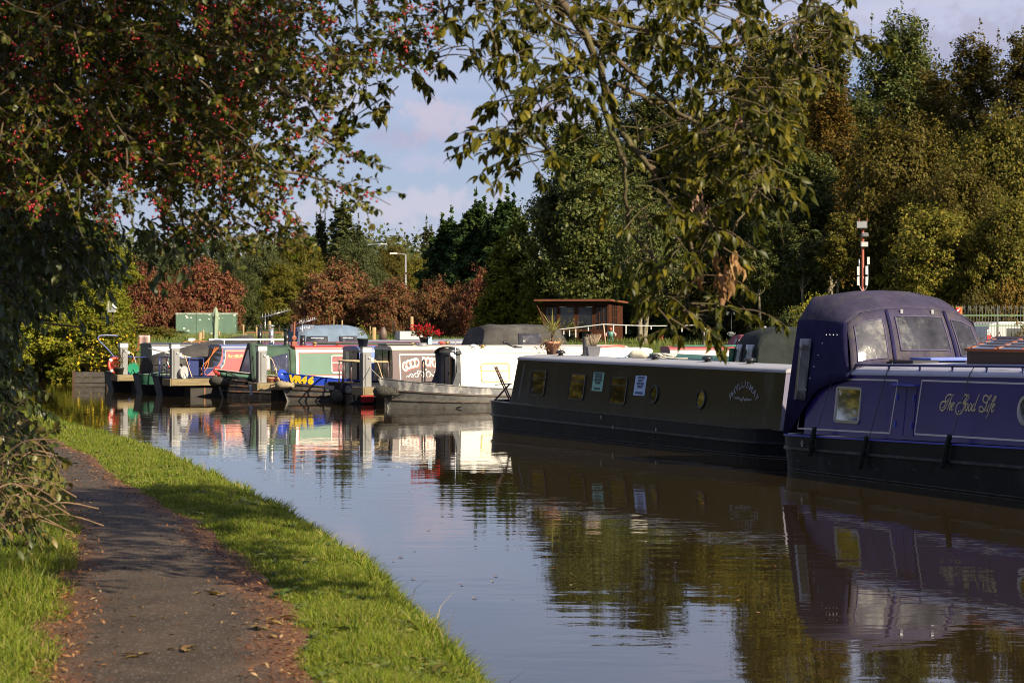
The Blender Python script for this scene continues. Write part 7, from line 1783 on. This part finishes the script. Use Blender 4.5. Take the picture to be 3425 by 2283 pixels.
t = thing('mooring_line', 'pale blue rope hanging down the lilac bow end of the black boat', 'rope', (0, 0, 0)); q = WA @ Vector((13.83, -.42, 0)); m = MB(); m.tube(catmull([q+Vector((0, 0, 1.70)), q+Vector((.05, -.05, 1.45)), q+Vector((.04, -.05, 1.1)), q+Vector((.12, -.06, .8))], 5), .012, 6); m.build('rope', M('rope_ice', (.35, .55, .62), .8), t)
t = thing('cloth_bundle', 'knotted white and blue cloth bundle at the bow end of the black boat', 'cloth', q+Vector((.16, -.06, .52)), 0); m = MB(); m.ball((0, 0, .16), .10, 10, 8, (.9, .8, 1.5)); m.ball((.02, 0, .02), .06, 8, 6, (1, 1, 1.5)); m.build('cloth', M('cloth_blue_white', (.42, .50, .52), .9, var=.5, scale=9, bump=.8, bscale=12), t)
# depth gauge board on the pontoon
t = thing('depth_board', 'small blue-grey gauge board hanging from the pontoon edge', 'sign', at(840, 1300, 74.2), 0); m = MB(); m.box((0, 0, -.03), (.09, .02, .32)); m.build('board', M('gauge_board', (.40, .45, .60), .5), t); m = MB()
for k in range(4): m.box((0, -.013, .02-.055*k), (.06, .006, .022))
m.build('marks', BLK, t)

# ================================================================ the bank behind
def gpos(px, D): x = X_(px, D); return Vector((x, D, gz(x, D)))
# summerhouse
D0 = 116; p0 = gpos(1840, D0); t = thing('summerhouse', 'red-brown timber summerhouse with glazed double doors under the trees', 'summerhouse', Vector((X_(1818, 117.5), 117.5, 1.40)), R(-18))
SHW = M('summerhouse_timber', (.062, .021, .011), .6, var=.3, scale=4, stretch=(.5, .5, 9), bump=.4, bscale=14, spec=.25)
W0, DP, HT = 3.5, 2.6, 2.15
m = MB()
m.box((W0/2, DP, HT/2), (W0, .06, HT)); m.box((W0, DP/2, HT*.20), (.05, DP, HT*.4)); m.box((W0, DP*.80, HT*.7), (.05, DP*.4, HT*.6)); m.box((W0, DP*.08, HT*.7), (.05, DP*.16, HT*.6)); m.box((0, DP/2, HT/2), (.05, DP, HT)); m.box((W0/2, DP/2, .05), (W0, DP, .1))
for (x0, x1) in ((.02, .75), (2.75, W0-.02)): m.box(((x0+x1)/2, 0, .34), (x1-x0, .05, .68))
m.box((W0/2, 0, HT-.10), (W0, .06, .22))
for x in (.03, .78, 2.72, W0-.03): m.box((x, -.01, HT/2), (.10, .09, HT))
for k in range(9): m.box((W0+.028, DP/2, .12+.08*k), (.012, DP, .012))
m.build('wall', SHW, t)
for x0 in (.80, 1.77):
    m = MB(); h = HT-.26
    for x in (x0+.06, x0+.90): m.box((x, -.03, .06+h/2), (.11, .05, h))
    for z in (.16, .66, HT-.26): m.box((x0+.48, -.03, z), (.76, .05, .14 if z < .5 else .10))
    do = m.build('door', SHW, t)
    m = MB(); m.box((x0+.48, -.025, 1.28), (.74, .012, 1.15)); m.build('pane', M('shed_glass', (.012, .013, .012), .06, var=.3, spec=.8), do)
    m = MB(); m.box((x0+(.86 if x0 < 1 else .10), -.07, 1.02), (.03, .03, .26)); m.box((x0+(.80 if x0 < 1 else .16), -.08, 1.06), (.14, .02, .02)); m.build('handle', CHROME, do)
    m = MB()
    for z in (.14, HT-.28): m.box((x0+(.25 if x0 < 1 else .70), -.062, z), (.34, .008, .045))
    m.build('hinge', ALU, do)
for (x0, x1) in ((.10, .72), (2.80, W0-.10)):
    m = MB(); w_ = x1-x0
    for k in range(4): m.box((x0+w_*k/3, -.01, 1.28), (.035, .04, 1.2))
    for k in range(4): m.box((x0+w_/2, -.01, .70+1.18*k/3), (w_, .04, .035))
    wo = m.build('window', SHW, t); m = MB(); m.box((x0+w_/2, .005, 1.28), (w_, .01, 1.18)); m.build('pane', MATS['shed_glass'], wo)
m = MB(); y0 = DP*.16; y1 = DP*.60
for k in range(4): m.box((W0+.01, y0+(y1-y0)*k/3, HT*.70), (.04, .035, HT*.58))
for k in range(4): m.box((W0+.01, (y0+y1)/2, HT*.42+HT*.57*k/3), (.04, y1-y0, .035))
wo = m.build('window', SHW, t); m = MB(); m.box((W0-.005, (y0+y1)/2, HT*.70), (.01, y1-y0, HT*.57)); m.build('pane', MATS['shed_glass'], wo)
m = MB(); m.add([(-.35, -.55, HT+.12), (W0+.25, -.55, HT+.12), (W0+.25, DP+.2, HT+.02), (-.35, DP+.2, HT+.02), (-.35, -.55, HT+.02), (W0+.25, -.55, HT+.02), (W0+.25, DP+.2, HT-.08), (-.35, DP+.2, HT-.08)], [(0, 1, 2, 3), (7, 6, 5, 4), (0, 4, 5, 1), (1, 5, 6, 2), (2, 6, 7, 3), (3, 7, 4, 0)]); m.build('roof', M('shed_roof', (.15, .05, .022), .7, var=.25, scale=3), t)
m = MB(); m.bar((-.32, -.45, HT+.02), (.02, -.02, 1.15), .07, .06); m.build('roof_brace', SHW, t)
m = MB(); m.box((1.2, .7, .45), (.8, .6, .7)); m.box((2.2, .8, .45), (.6, .5, .75)); m.build('seat_inside', M('shed_sofa', (.22, .23, .26), .9, var=.2), t)
sh_ = wm(t)
def sh(x, y, z): return sh_ @ Vector((x, y, z))
small_pot('flower tub with mixed plants in front of the summerhouse doors', sh(1.75, -.9, .05), 2.2, 90, None, LM['olive'])
# garden figure made of flower pots
t = thing('garden_figure', 'little jointed figure of coloured flower pots beside the summerhouse', 'garden ornament', sh(W0+.25, -.55, .02), R(-10))
def pots(nm, lst, mat):
    m = MB()
    for (x, z, r, h, fl) in lst: m.lathe([(r*(.7 if fl else 1), 0), (r*(1 if fl else .7), h), (.001, h)], 14, Matrix.Translation((x, 0, z)))
    m.build(nm, mat, t)
pots('leg', [(-.09, 0, .07, .14, 0), (-.09, .13, .06, .16, 0)], M('fig_green', (.05, .16, .13), .5)); pots('leg', [(.09, 0, .07, .14, 0), (.09, .13, .06, .16, 0)], MATS['fig_green'])
pots('torso', [(0, .28, .16, .32, 1)], M('fig_teal', (.08, .22, .20), .5)); pots('head', [(0, .62, .10, .18, 0)], M('fig_rust', (.25, .07, .03), .6))
for s_ in (-1, 1): m = MB(); m.tube([(s_*.13, 0, .56), (s_*.25, -.02, .46), (s_*.23, -.05, .36)], [.05, .055, .05], 8); m.build('arm', M('fig_pink', (.5, .30, .32), .6), t)
# chimenea, tarp, picnic table, bird feeder
t = thing('chimenea', 'orange clay chimenea with tall neck on the shady lawn', 'chimenea', gpos(2210, 117)+Vector((0, 0, .05)), 0)
CLAY = M('clay_orange', (.36, .115, .045), .75, var=.25)
m = MB(); m.lathe([(.12, .18), (.30, .30), (.36, .50), (.28, .74), (.14, .92), (.12, 1.25), (.15, 1.30), (.16, 1.36), (.11, 1.36), (.09, 1.2)], 22); m.build('body', CLAY, t)
m = MB(); m.lathe([(.13, -.02), (.15, 0), (.13, .02)], 16, Matrix.Translation((0, -.335, .52)) @ Matrix.Rotation(R(90), 4, 'X')); m.prism(ell(.24, .24, 16), .004, Matrix.Translation((0, -.352, .52)) @ Matrix.Rotation(R(90), 4, 'X')); m.build('mouth', M('soot', (.012, .010, .010), .9), t)
m = MB()
for a in (0, 2.1, 4.2): m.tube([(.12*math.cos(a), .12*math.sin(a), .26), (.30*math.cos(a), .30*math.sin(a), 0)], .02, 6)
m.build('stand', BLK, t)
t = thing('tarpaulin', 'crumpled blue tarpaulin heap beside the chimenea', 'tarpaulin', gpos(2180, 116)+Vector((0, 0, .02)), 0)
m = MB(); g = np.random.default_rng(91); rows = []
for i in range(9):
    rows.append([((j/8-.5)*1.15+g.normal()*.03, (i/8-.5)*.8+g.normal()*.03, max(.0, .52*math.exp(-(((j/8-.55)/.22)**2+((i/8-.5)/.3)**2))+g.uniform(0, .07)-(.02 if i in (0, 8) else 0))) for j in range(9)])
m.grid(rows, False); m.build('sheet', M('tarp_blue', (.03, .10, .34), .45, var=.25, spec=.4), t)
def picnic(pos, rz, label):
    t = thing('picnic_table', label, 'picnic table', pos, rz)
    PW = M('picnic_wood', (.14, .05, .032), .7, var=.3, scale=4, stretch=(.6, 6, 6))
    m = MB()
    for k in range(5): m.box((0, -.30+.15*k, .74), (1.7, .14, .045))
    m.build('tabletop', PW, t, .006)
    for s_ in (-1, 1):
        m = MB()
        for k in range(2): m.box((0, s_*(.62+.14*k), .44), (1.7, .13, .045))
        m.build('bench_seat', PW, t, .006)
        m = MB(); x = s_*.62; m.bar((x, -.72, 0), (x, -.22, .72), .09, .05); m.bar((x, .72, 0), (x, .22, .72), .09, .05); m.box((x+.05, 0, .40), (.05, 1.5, .09)); m.box((x+.05, 0, .68), (.05, .7, .08)); m.build('leg_frame', PW, t)
    return t
picnic(gpos(2430, 112)+Vector((.12, 0, .02)), R(-12), 'dark red-brown picnic table with fixed benches on the lawn')
t = thing('bird_feeder', 'black post hung with white watering cans and cups', 'bird feeder', gpos(2446, 114), 0)
m = MB(); m.tube([(0, 0, 0), (0, 0, 2.75)], .02, 6); m.tube(catmull([(0, 0, 2.75), (-.12, 0, 2.9), (-.22, 0, 2.7)], 4), .014, 5); m.tube(catmull([(0, 0, 2.7), (.1, 0, 2.8), (.16, 0, 2.6)], 4), .014, 5); m.build('post', BLK, t)
for (x, z) in ((-.22, 2.42), (.14, 2.44)): m = MB(); m.lathe([(.055, 0), (.10, .20), (.085, .20), (.04, .02)], 14, Matrix.Translation((x, 0, z)) @ Matrix.Rotation(R(18), 4, 'Y')); m.build('white_cup', WHITE, t)
m = MB(); m.lathe([(.11, 0), (.11, .20), (.07, .24), (.001, .24)], 14, Matrix.Translation((.0, -.04, 1.35))); m.tube([(.09, -.04, 1.40), (.22, -.04, 1.56)], .02, 6); m.tube(catmull([(-.1, -.04, 1.4), (-.2, -.04, 1.5), (-.1, -.04, 1.58)], 4), .012, 5); m.build('watering_can', WHITE, t)
# floodlight pole
t = thing('floodlight_pole', 'red pole with floodlights and white aerial panels behind the blue canopy', 'floodlight', gpos(2886, 80), 0); gzp = t.location.z
def zpx(py, D=80): return CAMZ-(py-HY)/F*D-gzp
m = MB(); m.tube([(0, 0, 0), (0, 0, zpx(765))], .045, 10); m.build('pole', M('pole_red', (.30, .065, .035), .5, var=.2), t)
def flood(x, z, w_, h, rz, tilt, lens):
    T1 = Matrix.Translation((x, -.10, z)) @ Matrix.Rotation(rz, 4, 'Z') @ Matrix.Rotation(tilt, 4, 'X')
    m = MB(); m.box((0, 0, 0), (w_, .13, h), T1); m.box((0, .10, -h*.3), (.05, .16, .05), T1); o = m.build('floodlight', M('flood_grey', (.22, .22, .22), .5), t, .01)
    m = MB(); m.box((0, -.070, 0), (w_*.88, .012, h*.8), T1); m.build('lens', lens, o)
flood(-.05, zpx(752), .36, .24, R(-15), R(12), M('flood_lens', (.45, .47, .48), .2, var=.1)); flood(.05, zpx(786), .24, .13, R(20), R(-10), M('flood_lens_dark', (.06, .065, .07), .2)); flood(.03, zpx(817), .26, .17, R(5), R(10), MATS['flood_lens'])
for s_, px, z0, z1 in ((-1, 2873, 955, 866), (1, 2901, 955, 870)):
    x = (px-2886)/F*80; m = MB(); m.tube(catmull([(0, -.03, zpx(975)), (x, -.05, zpx(950)), (x, -.05, zpx(z1))], 4), .02, 6); o = m.build('aerial_bracket', ALU, t)
    for py in ((906, 940) if s_ < 0 else (872, 904, 940)):
        m = MB(); m.box((x-(.04 if py > 880 else -.02), -.09, zpx(py)), (.085, .05, .30 if py > 880 else .26)); m.build('aerial_panel', WHITE, o, .008)
m = MB(); m.tube([(-.14, -.05, zpx(745)), (-.14, -.05, zpx(730))], .012, 5); m.tube([(.14, -.05, zpx(745)), (.14, -.05, zpx(730))], .012, 5); m.build('finial', MATS['pole_red'], t)
# iron fence by the car park, alarm bell, van, car
FD = 74; fz = gpos(3300, FD).z
IRON = M('fence_iron', (.12, .14, .13), .6, var=.3); IRONG = M('fence_green', (.14, .24, .12), .6, var=.2)
t = thing('iron_fence', 'hoop-topped grey-green iron railing fence along the car park', 'fence', (0, FD, 0), 0)
xa, xb_ = X_(3140, FD), X_(3480, FD); ztop_ = CAMZ-(1035-HY)/F*FD
m = MB(); x = xa
while x < xb_:
    m.tube(catmull([(x, 0, fz), (x, 0, ztop_-.06), (x+.045, 0, ztop_), (x+.09, 0, ztop_-.06), (x+.09, 0, fz)], 3), .009, 5); x += .19
m.build('railing', IRON, t)
m = MB()
for z in (ztop_-.19, ztop_-.52, fz+.15): m.box(((xa+xb_)/2, 0, z), (xb_-xa, .012, .035))
m.build('rail', IRONG, t); m = MB()
for px in (3215, 3337): m.box((X_(px, FD), .03, (fz+ztop_)/2+.03), (.06, .06, ztop_-fz+.05))
m.build('post', M('fence_post_dark', (.06, .07, .07), .6), t)
t = thing('alarm_bell', 'round red alarm bell on an orange-brown board at the fence', 'alarm bell', at(3205, 1038, 73.6), 0)
m = MB(); m.box((.04, .03, 0), (.20, .03, .24)); m.build('board', M('board_orange', (.40, .15, .04), .7), t); m = MB(); m.lathe([(.001, .06), (.06, .055), (.085, .03), (.09, 0)], 18, Matrix.Translation((-.01, 0, 0)) @ Matrix.Rotation(R(90), 4, 'X')); m.build('gong', M('bell_red', (.45, .02, .02), .3), t)
m = MB(); m.prism(ell(.07, .07, 16), .006, Matrix.Translation((-.02, -.062, 0)) @ Matrix.Rotation(R(90), 4, 'X')); m.build('badge', WHITE, t)
VD = 82; t = thing('parked_van', 'white van with red and white chevrons parked behind the iron fence', 'van', Vector((X_(3395, VD), VD, gpos(3395, VD).z)), R(12))
m = MB(); pr_ = [(-1.55, .35), (1.6, .35), (1.6, 1.15), (1.45, 1.98), (1.2, 2.12), (-1.1, 2.12), (-1.42, 2.02), (-1.55, 1.2)]
m.prism(pr_, 1.9, Matrix.Translation((0, 0, 0)) @ Matrix.Rotation(R(90), 4, 'X'), -.95); m.build('body', M('van_white', (.45, .45, .45), .3, var=.04, coat=.3), t, .05)
m = MB(); m.box((.05, -.955, 1.62), (1.6, .02, .55)); m.box((1.20, -.955, 1.62), (.45, .02, .5)); m.build('window', PANE, t)
m = MB()
for k in range(6): m.cur = k % 2; m.box((-1.42, -.958, .75+.2*k), (.16, .02, .19))
m.build('chevron_strip', [M('chevron_red', (.50, .02, .02), .4), WHITE], t)
for x in (-1.0, 1.1): m = MB(); m.lathe([(.001, -.1), (.22, -.1), (.33, -.08), (.33, .08), (.22, .1), (.001, .1)], 22, Matrix.Translation((x, -.88, .33)) @ Matrix.Rotation(R(90), 4, 'X')); m.build('wheel', RUBBER, t)
t = thing('parked_car', 'dark car half hidden by leaves behind the iron fence', 'car', Vector((X_(3400, 78.5), 78.5, fz)), R(-78))
m = MB(); pr_ = [(-1.9, .25), (1.9, .25), (1.95, .62), (1.1, .82), (.55, 1.32), (-1.1, 1.36), (-1.75, .92), (-1.95, .8)]
m.prism(pr_, 1.6, Matrix.Rotation(R(90), 4, 'X'), -.8); m.build('body', M('car_dark', (.05, .05, .055), .25, var=.1, coat=.5), t, .06)
m = MB(); m.add([(1.08, -.66, .85), (1.08, .66, .85), (.58, .60, 1.28), (.58, -.60, 1.28)], [(0, 1, 2, 3)], Matrix.Translation((.03, 0, .02))); m.build('windscreen', PANE, t)
for y in (-.55, .55): m = MB(); m.box((1.935, y, .64), (.04, .3, .12)); m.build('headlight', CHROME, t)
for x in (-1.25, 1.25):
    for y in (-.78, .78): m = MB(); m.lathe([(.001, -.08), (.2, -.08), (.30, -.06), (.30, .06), (.2, .08), (.001, .08)], 20, Matrix.Translation((x, y, .30)) @ Matrix.Rotation(R(90), 4, 'X')); m.build('wheel', RUBBER, t)
# leaves growing through the fence
g = np.random.default_rng(92); V = []; Q = []; base = 0
P = np.stack([g.uniform(X_(3120, 73.8), X_(3470, 73.8), 2600), 73.8+g.normal(size=2600)*.25, fz+g.uniform(.2, 2.1, 2600)], 1)
keep = (np.sin(P[:, 0]*2.3+1)+np.sin(P[:, 2]*3.1+P[:, 0])) > -.1; P = P[keep]
v, f = quads(P, unit(g.normal(size=P.shape)+np.array([0, -.5, .2])), .085, g, .8)
t = thing('climbing_plant', 'rusty autumn creeper twined through the iron fence', 'creeper', (0, 0, 0)); link('foliage', npmesh('creeper_leaves', v, [f]), leafmat('creeper_leaf', [(.20, .10, .04), (.28, .16, .06), (.14, .12, .03), (.10, .11, .025)], .3), t)
m = MB()
for k in range(16): x = g.uniform(P[:, 0].min(), P[:, 0].max()); m.tube(catmull([(x, 73.9, fz), (x+g.normal()*.2, 73.8, fz+.8), (x+g.normal()*.4, 73.8, fz+1.8)], 4), .012, 5)
m.build('stems', BARK, t)
# ---- meadow: container, gate, fences, trough, board, lamp posts, nest box
D0 = 203; p0 = gpos(588, D0); t = thing('storage_container', 'flaking pale green storage container in the meadow', 'container', Vector((X_(588, D0), D0, CAMZ-(1126-HY)/F*D0)), R(7))
W0, DP, HT = 5.45, 2.4, (1126-1046)/F*D0
GCN = M('container_green', (.085, .145, .105), .6, var=.22, scale=.9, dirt=((.07, .13, .10), .45, .9, (3, 1, .35)), bump=.1)
m = MB(); m.box((W0/2, DP/2, HT/2), (W0, DP, HT)); m.build('body', GCN, t, .03)
m = MB(); m.box((W0/2, -.03, HT-.06), (W0+.06, .05, .07)); m.box((W0/2, -.03, .04), (W0, .05, .07)); m.build('edge_rail', M('flaked_white', (.50, .52, .47), .7, var=.3, scale=2, dirt=((.12, .2, .15), .45, 3)), t)
for x in (.03, 1.85, 3.65, W0-.03): m = MB(); m.box((x, -.02, HT/2), (.05, .03, HT-.2)); m.build('seam', M('seam_dark_green', (.07, .12, .09), .6), t)
m = MB(); g = np.random.default_rng(93)
for k in range(26): x = g.uniform(.1, W0-.1); z = g.choice([g.uniform(.1, .5), g.uniform(HT-.5, HT-.1), g.uniform(.2, HT-.2)]); s_ = g.uniform(.03, .12); m.prism(ell(s_*2, s_*1.3, 7), .004, Matrix.Translation((x, -.008, z)) @ Matrix.Rotation(R(90), 4, 'X'))
m.build('flaked_paint', M('paint_flake', (.62, .63, .58), .8), t)  # patches where the container's paint has flaked
t = thing('water_tank', 'small white water tank behind the rounded bush', 'tank', gpos(560, 196), 0); m = MB(); m.box((0, 0, .5), (.95, .8, 1.0)); m.box((0, 0, 1.02), (1.0, .85, .05)); m.build('tank', WHITE, t, .05); m = MB(); m.tube([(0, 0, 1.04), (0, 0, 1.12)], .15, 12); m.build('lid', PILG, t)
POSTW = M('fence_post_wood', (.30, .21, .10), .85, var=.3, scale=5)
posts = [(1063, 1108, 150, 1.16), (980, 1098, 150, .09), (1145, 1070, 148, .10), (1240, 1090, 150, .08), (1318, 1070, 146, .12), (1365, 1092, 150, .11), (1378, 1058, 110, .16), (1492, 1081, 150, .09), (1620, 1072, 150, .11), (1660, 1085, 150, .10), (735, 1107, 150, .14), (668, 1110, 120, .22), (683, 1103, 124, .10), (860, 1090, 150, .13), (904, 1073, 118, .15), (902, 1095, 150, .10), (815, 1085, 150, .12), (1250, 1094, 112, .22), (1115, 1055, 152, .06)]
k_i = 0
for i, (px, py, D, wd) in enumerate(posts):
    if wd > 1: wd = .1
    x = X_(px, D); z0 = gz(x, D); zt = CAMZ-(py-HY)/F*D
    if zt-z0 < .5: zt = z0+1.1
    m = MB(); m.lathe([(wd*.55, -.2), (wd*.5, zt-z0-.02), (wd*.3, zt-z0), (.001, zt-z0)], 9); o = m.build('fence_post', POSTW, None); o.location = (x, D, z0); o.rotation_euler = (rnd.uniform(-.03, .03), rnd.uniform(-.03, .03), 0)
    tag(o, 'weathered round timber post of the meadow fence', 'fence post', 'meadow fence posts')
t = thing('wire_fence', 'thin wire stock netting running along the meadow posts', 'fence', (0, 0, 0)); m = MB(); D = 149.6; xa, xb_ = X_(600, D), X_(1690, D)
for k, h in enumerate((.25, .45, .65, .85, 1.05, 1.18)): m.tube([(xa+(xb_-xa)*i/14, D, gz(xa+(xb_-xa)*i/14, D)+h) for i in range(15)], .009, 4, False)
x = X_(1180, D)
while x < xb_: z = gz(x, D); m.tube([(x, D, z+.1), (x, D, z+1.05)], .006, 4, False); x += .30
m.build('wire', M('galvanised_wire', (.36, .37, .37), .5, metal=.4), t)
t = thing('field_gate', 'rust-red low rail fence at the corner of the meadow', 'gate', gpos(822, 160), R(-3)); m = MB(); w_ = (946-822)/F*160; m.box((w_/2, 0, 1.30), (w_, .05, .09)); m.box((w_/2, 0, 1.02), (w_, .05, .06)); m.build('rail', M('rusty_rail', (.24, .085, .05), .7, var=.25), t); m = MB()
for x in (.0, w_*.28, w_*.62, w_): m.box((x, .02, .65), (.09, .07, 1.34))
m.build('upright', POSTW, t)
t = thing('upturned_boat', 'pale upturned dinghy hull lying in the meadow grass', 'boat', gpos(1290, 138), R(10)); m = MB(); rows = []
for i in range(9):
    t_ = i/8; w_ = .55*math.sin(math.pi*(.12+.8*t_))**.6; h = .75*math.sin(math.pi*(.10+.85*t_))**.5; rows.append([(-1.2+2.5*t_, w_*math.cos(a), .05+h*math.sin(a)) for a in [math.pi*j/8 for j in range(9)]])
m.grid(rows); m.add(rows[0], [tuple(range(9))]); m.add(rows[-1], [tuple(range(9))]); m.build('hull', M('dinghy_cream', (.55, .50, .44), .6, var=.2), t); m = MB(); m.box((0, -.52, .10), (2.3, .06, .10)); m.box((0, .52, .10), (2.3, .06, .10)); m.build('gunwale', M('dinghy_red', (.35, .15, .12), .6), t)
t = thing('site_hoarding', 'dark grey-green mesh-edged board panel standing behind the roofs', 'hoarding', Vector((X_(1455, 103), 103, gz(X_(1455, 103), 103)+.55)), R(4)); w_ = (1622-1482)/F*103; m = MB(); m.box((w_/2+.35, 0, .32), (w_, .03, .95)); m.build('board', M('hoarding_grey', (.10, .125, .115), .7, var=.2), t); m = MB()
for x0, x1 in ((-.02, .36), (w_+.34, w_+.72)):
    for k in range(10): m.box((x0+(x1-x0)*k/9, 0, .32), (.012, .012, .95)); m.box(((x0+x1)/2, 0, -.15+.95*k/9), (x1-x0, .012, .012))
m.build('mesh_panel', ALU, t); m = MB()
for x in (.2, w_+.4): m.box((x, .04, -.25), (.08, .08, 1.1))
m.build('post', POSTW, t)
def lamp_post(label, px, py, arm, D):
    x = X_(px, D); z = gz(x, D); zt = CAMZ-(py-HY)/F*D-z; t = thing('street_lamp', label, 'street lamp', (x, D, z), 0, 'street lamps beyond the meadow')
    m = MB(); m.tube([(0, 0, 0), (0, 0, zt)], [.10, .07], 8); m.build('column', M('lamp_grey', (.24, .25, .27), .4, var=.05), t); m = MB(); m.tube(catmull([(0, 0, zt), (arm*.3, 0, zt+.08), (arm, 0, zt+.14)], 4), .05, 6); m.build('arm', MATS['lamp_grey'], t); m = MB(); m.box((arm*1.12, 0, zt+.14), (.75, .3, .16)); m.build('lamp_head', WHITE, t, .03)
lamp_post('pale street lamp with arm, standing clear in front of brownish trees', 1357, 852, -1.1, 228); lamp_post('second pale street lamp reaching out of the far trees', 1228, 820, 1.7, 262)
t = thing('nest_box', 'grey pitched-roof nest box on a post in the bushes of the canal bend', 'nest box', Vector((X_(374, 98.3), 98.3, 0)), R(-10)); z = CAMZ-(1044-HY)/F*98.3; m = MB(); m.tube([(0, .1, .2), (0, .1, z)], .04, 6); m.build('post', WOODD, t); m = MB(); m.prism([(-.15, 0), (.15, 0), (.15, .20), (0, .34), (-.15, .20)], .24, Matrix.Translation((0, .12, z)) @ Matrix.Rotation(R(90), 4, 'X')); m.build('box', M('nest_grey', (.30, .31, .33), .8, var=.2), t); m = MB(); m.bar((-.20, 0, z+.16), (.01, 0, z+.37), .30, .02); m.bar((.20, 0, z+.16), (-.01, 0, z+.37), .30, .02); m.build('roof', M('nest_roof', (.42, .42, .42), .7), t); m = MB(); m.prism(ell(.07, .07, 12), .004, Matrix.Translation((0, -.122, z+.14)) @ Matrix.Rotation(R(90), 4, 'X')); m.build('entrance_hole', BLK, t)
scene.view_settings.exposure = 1.06
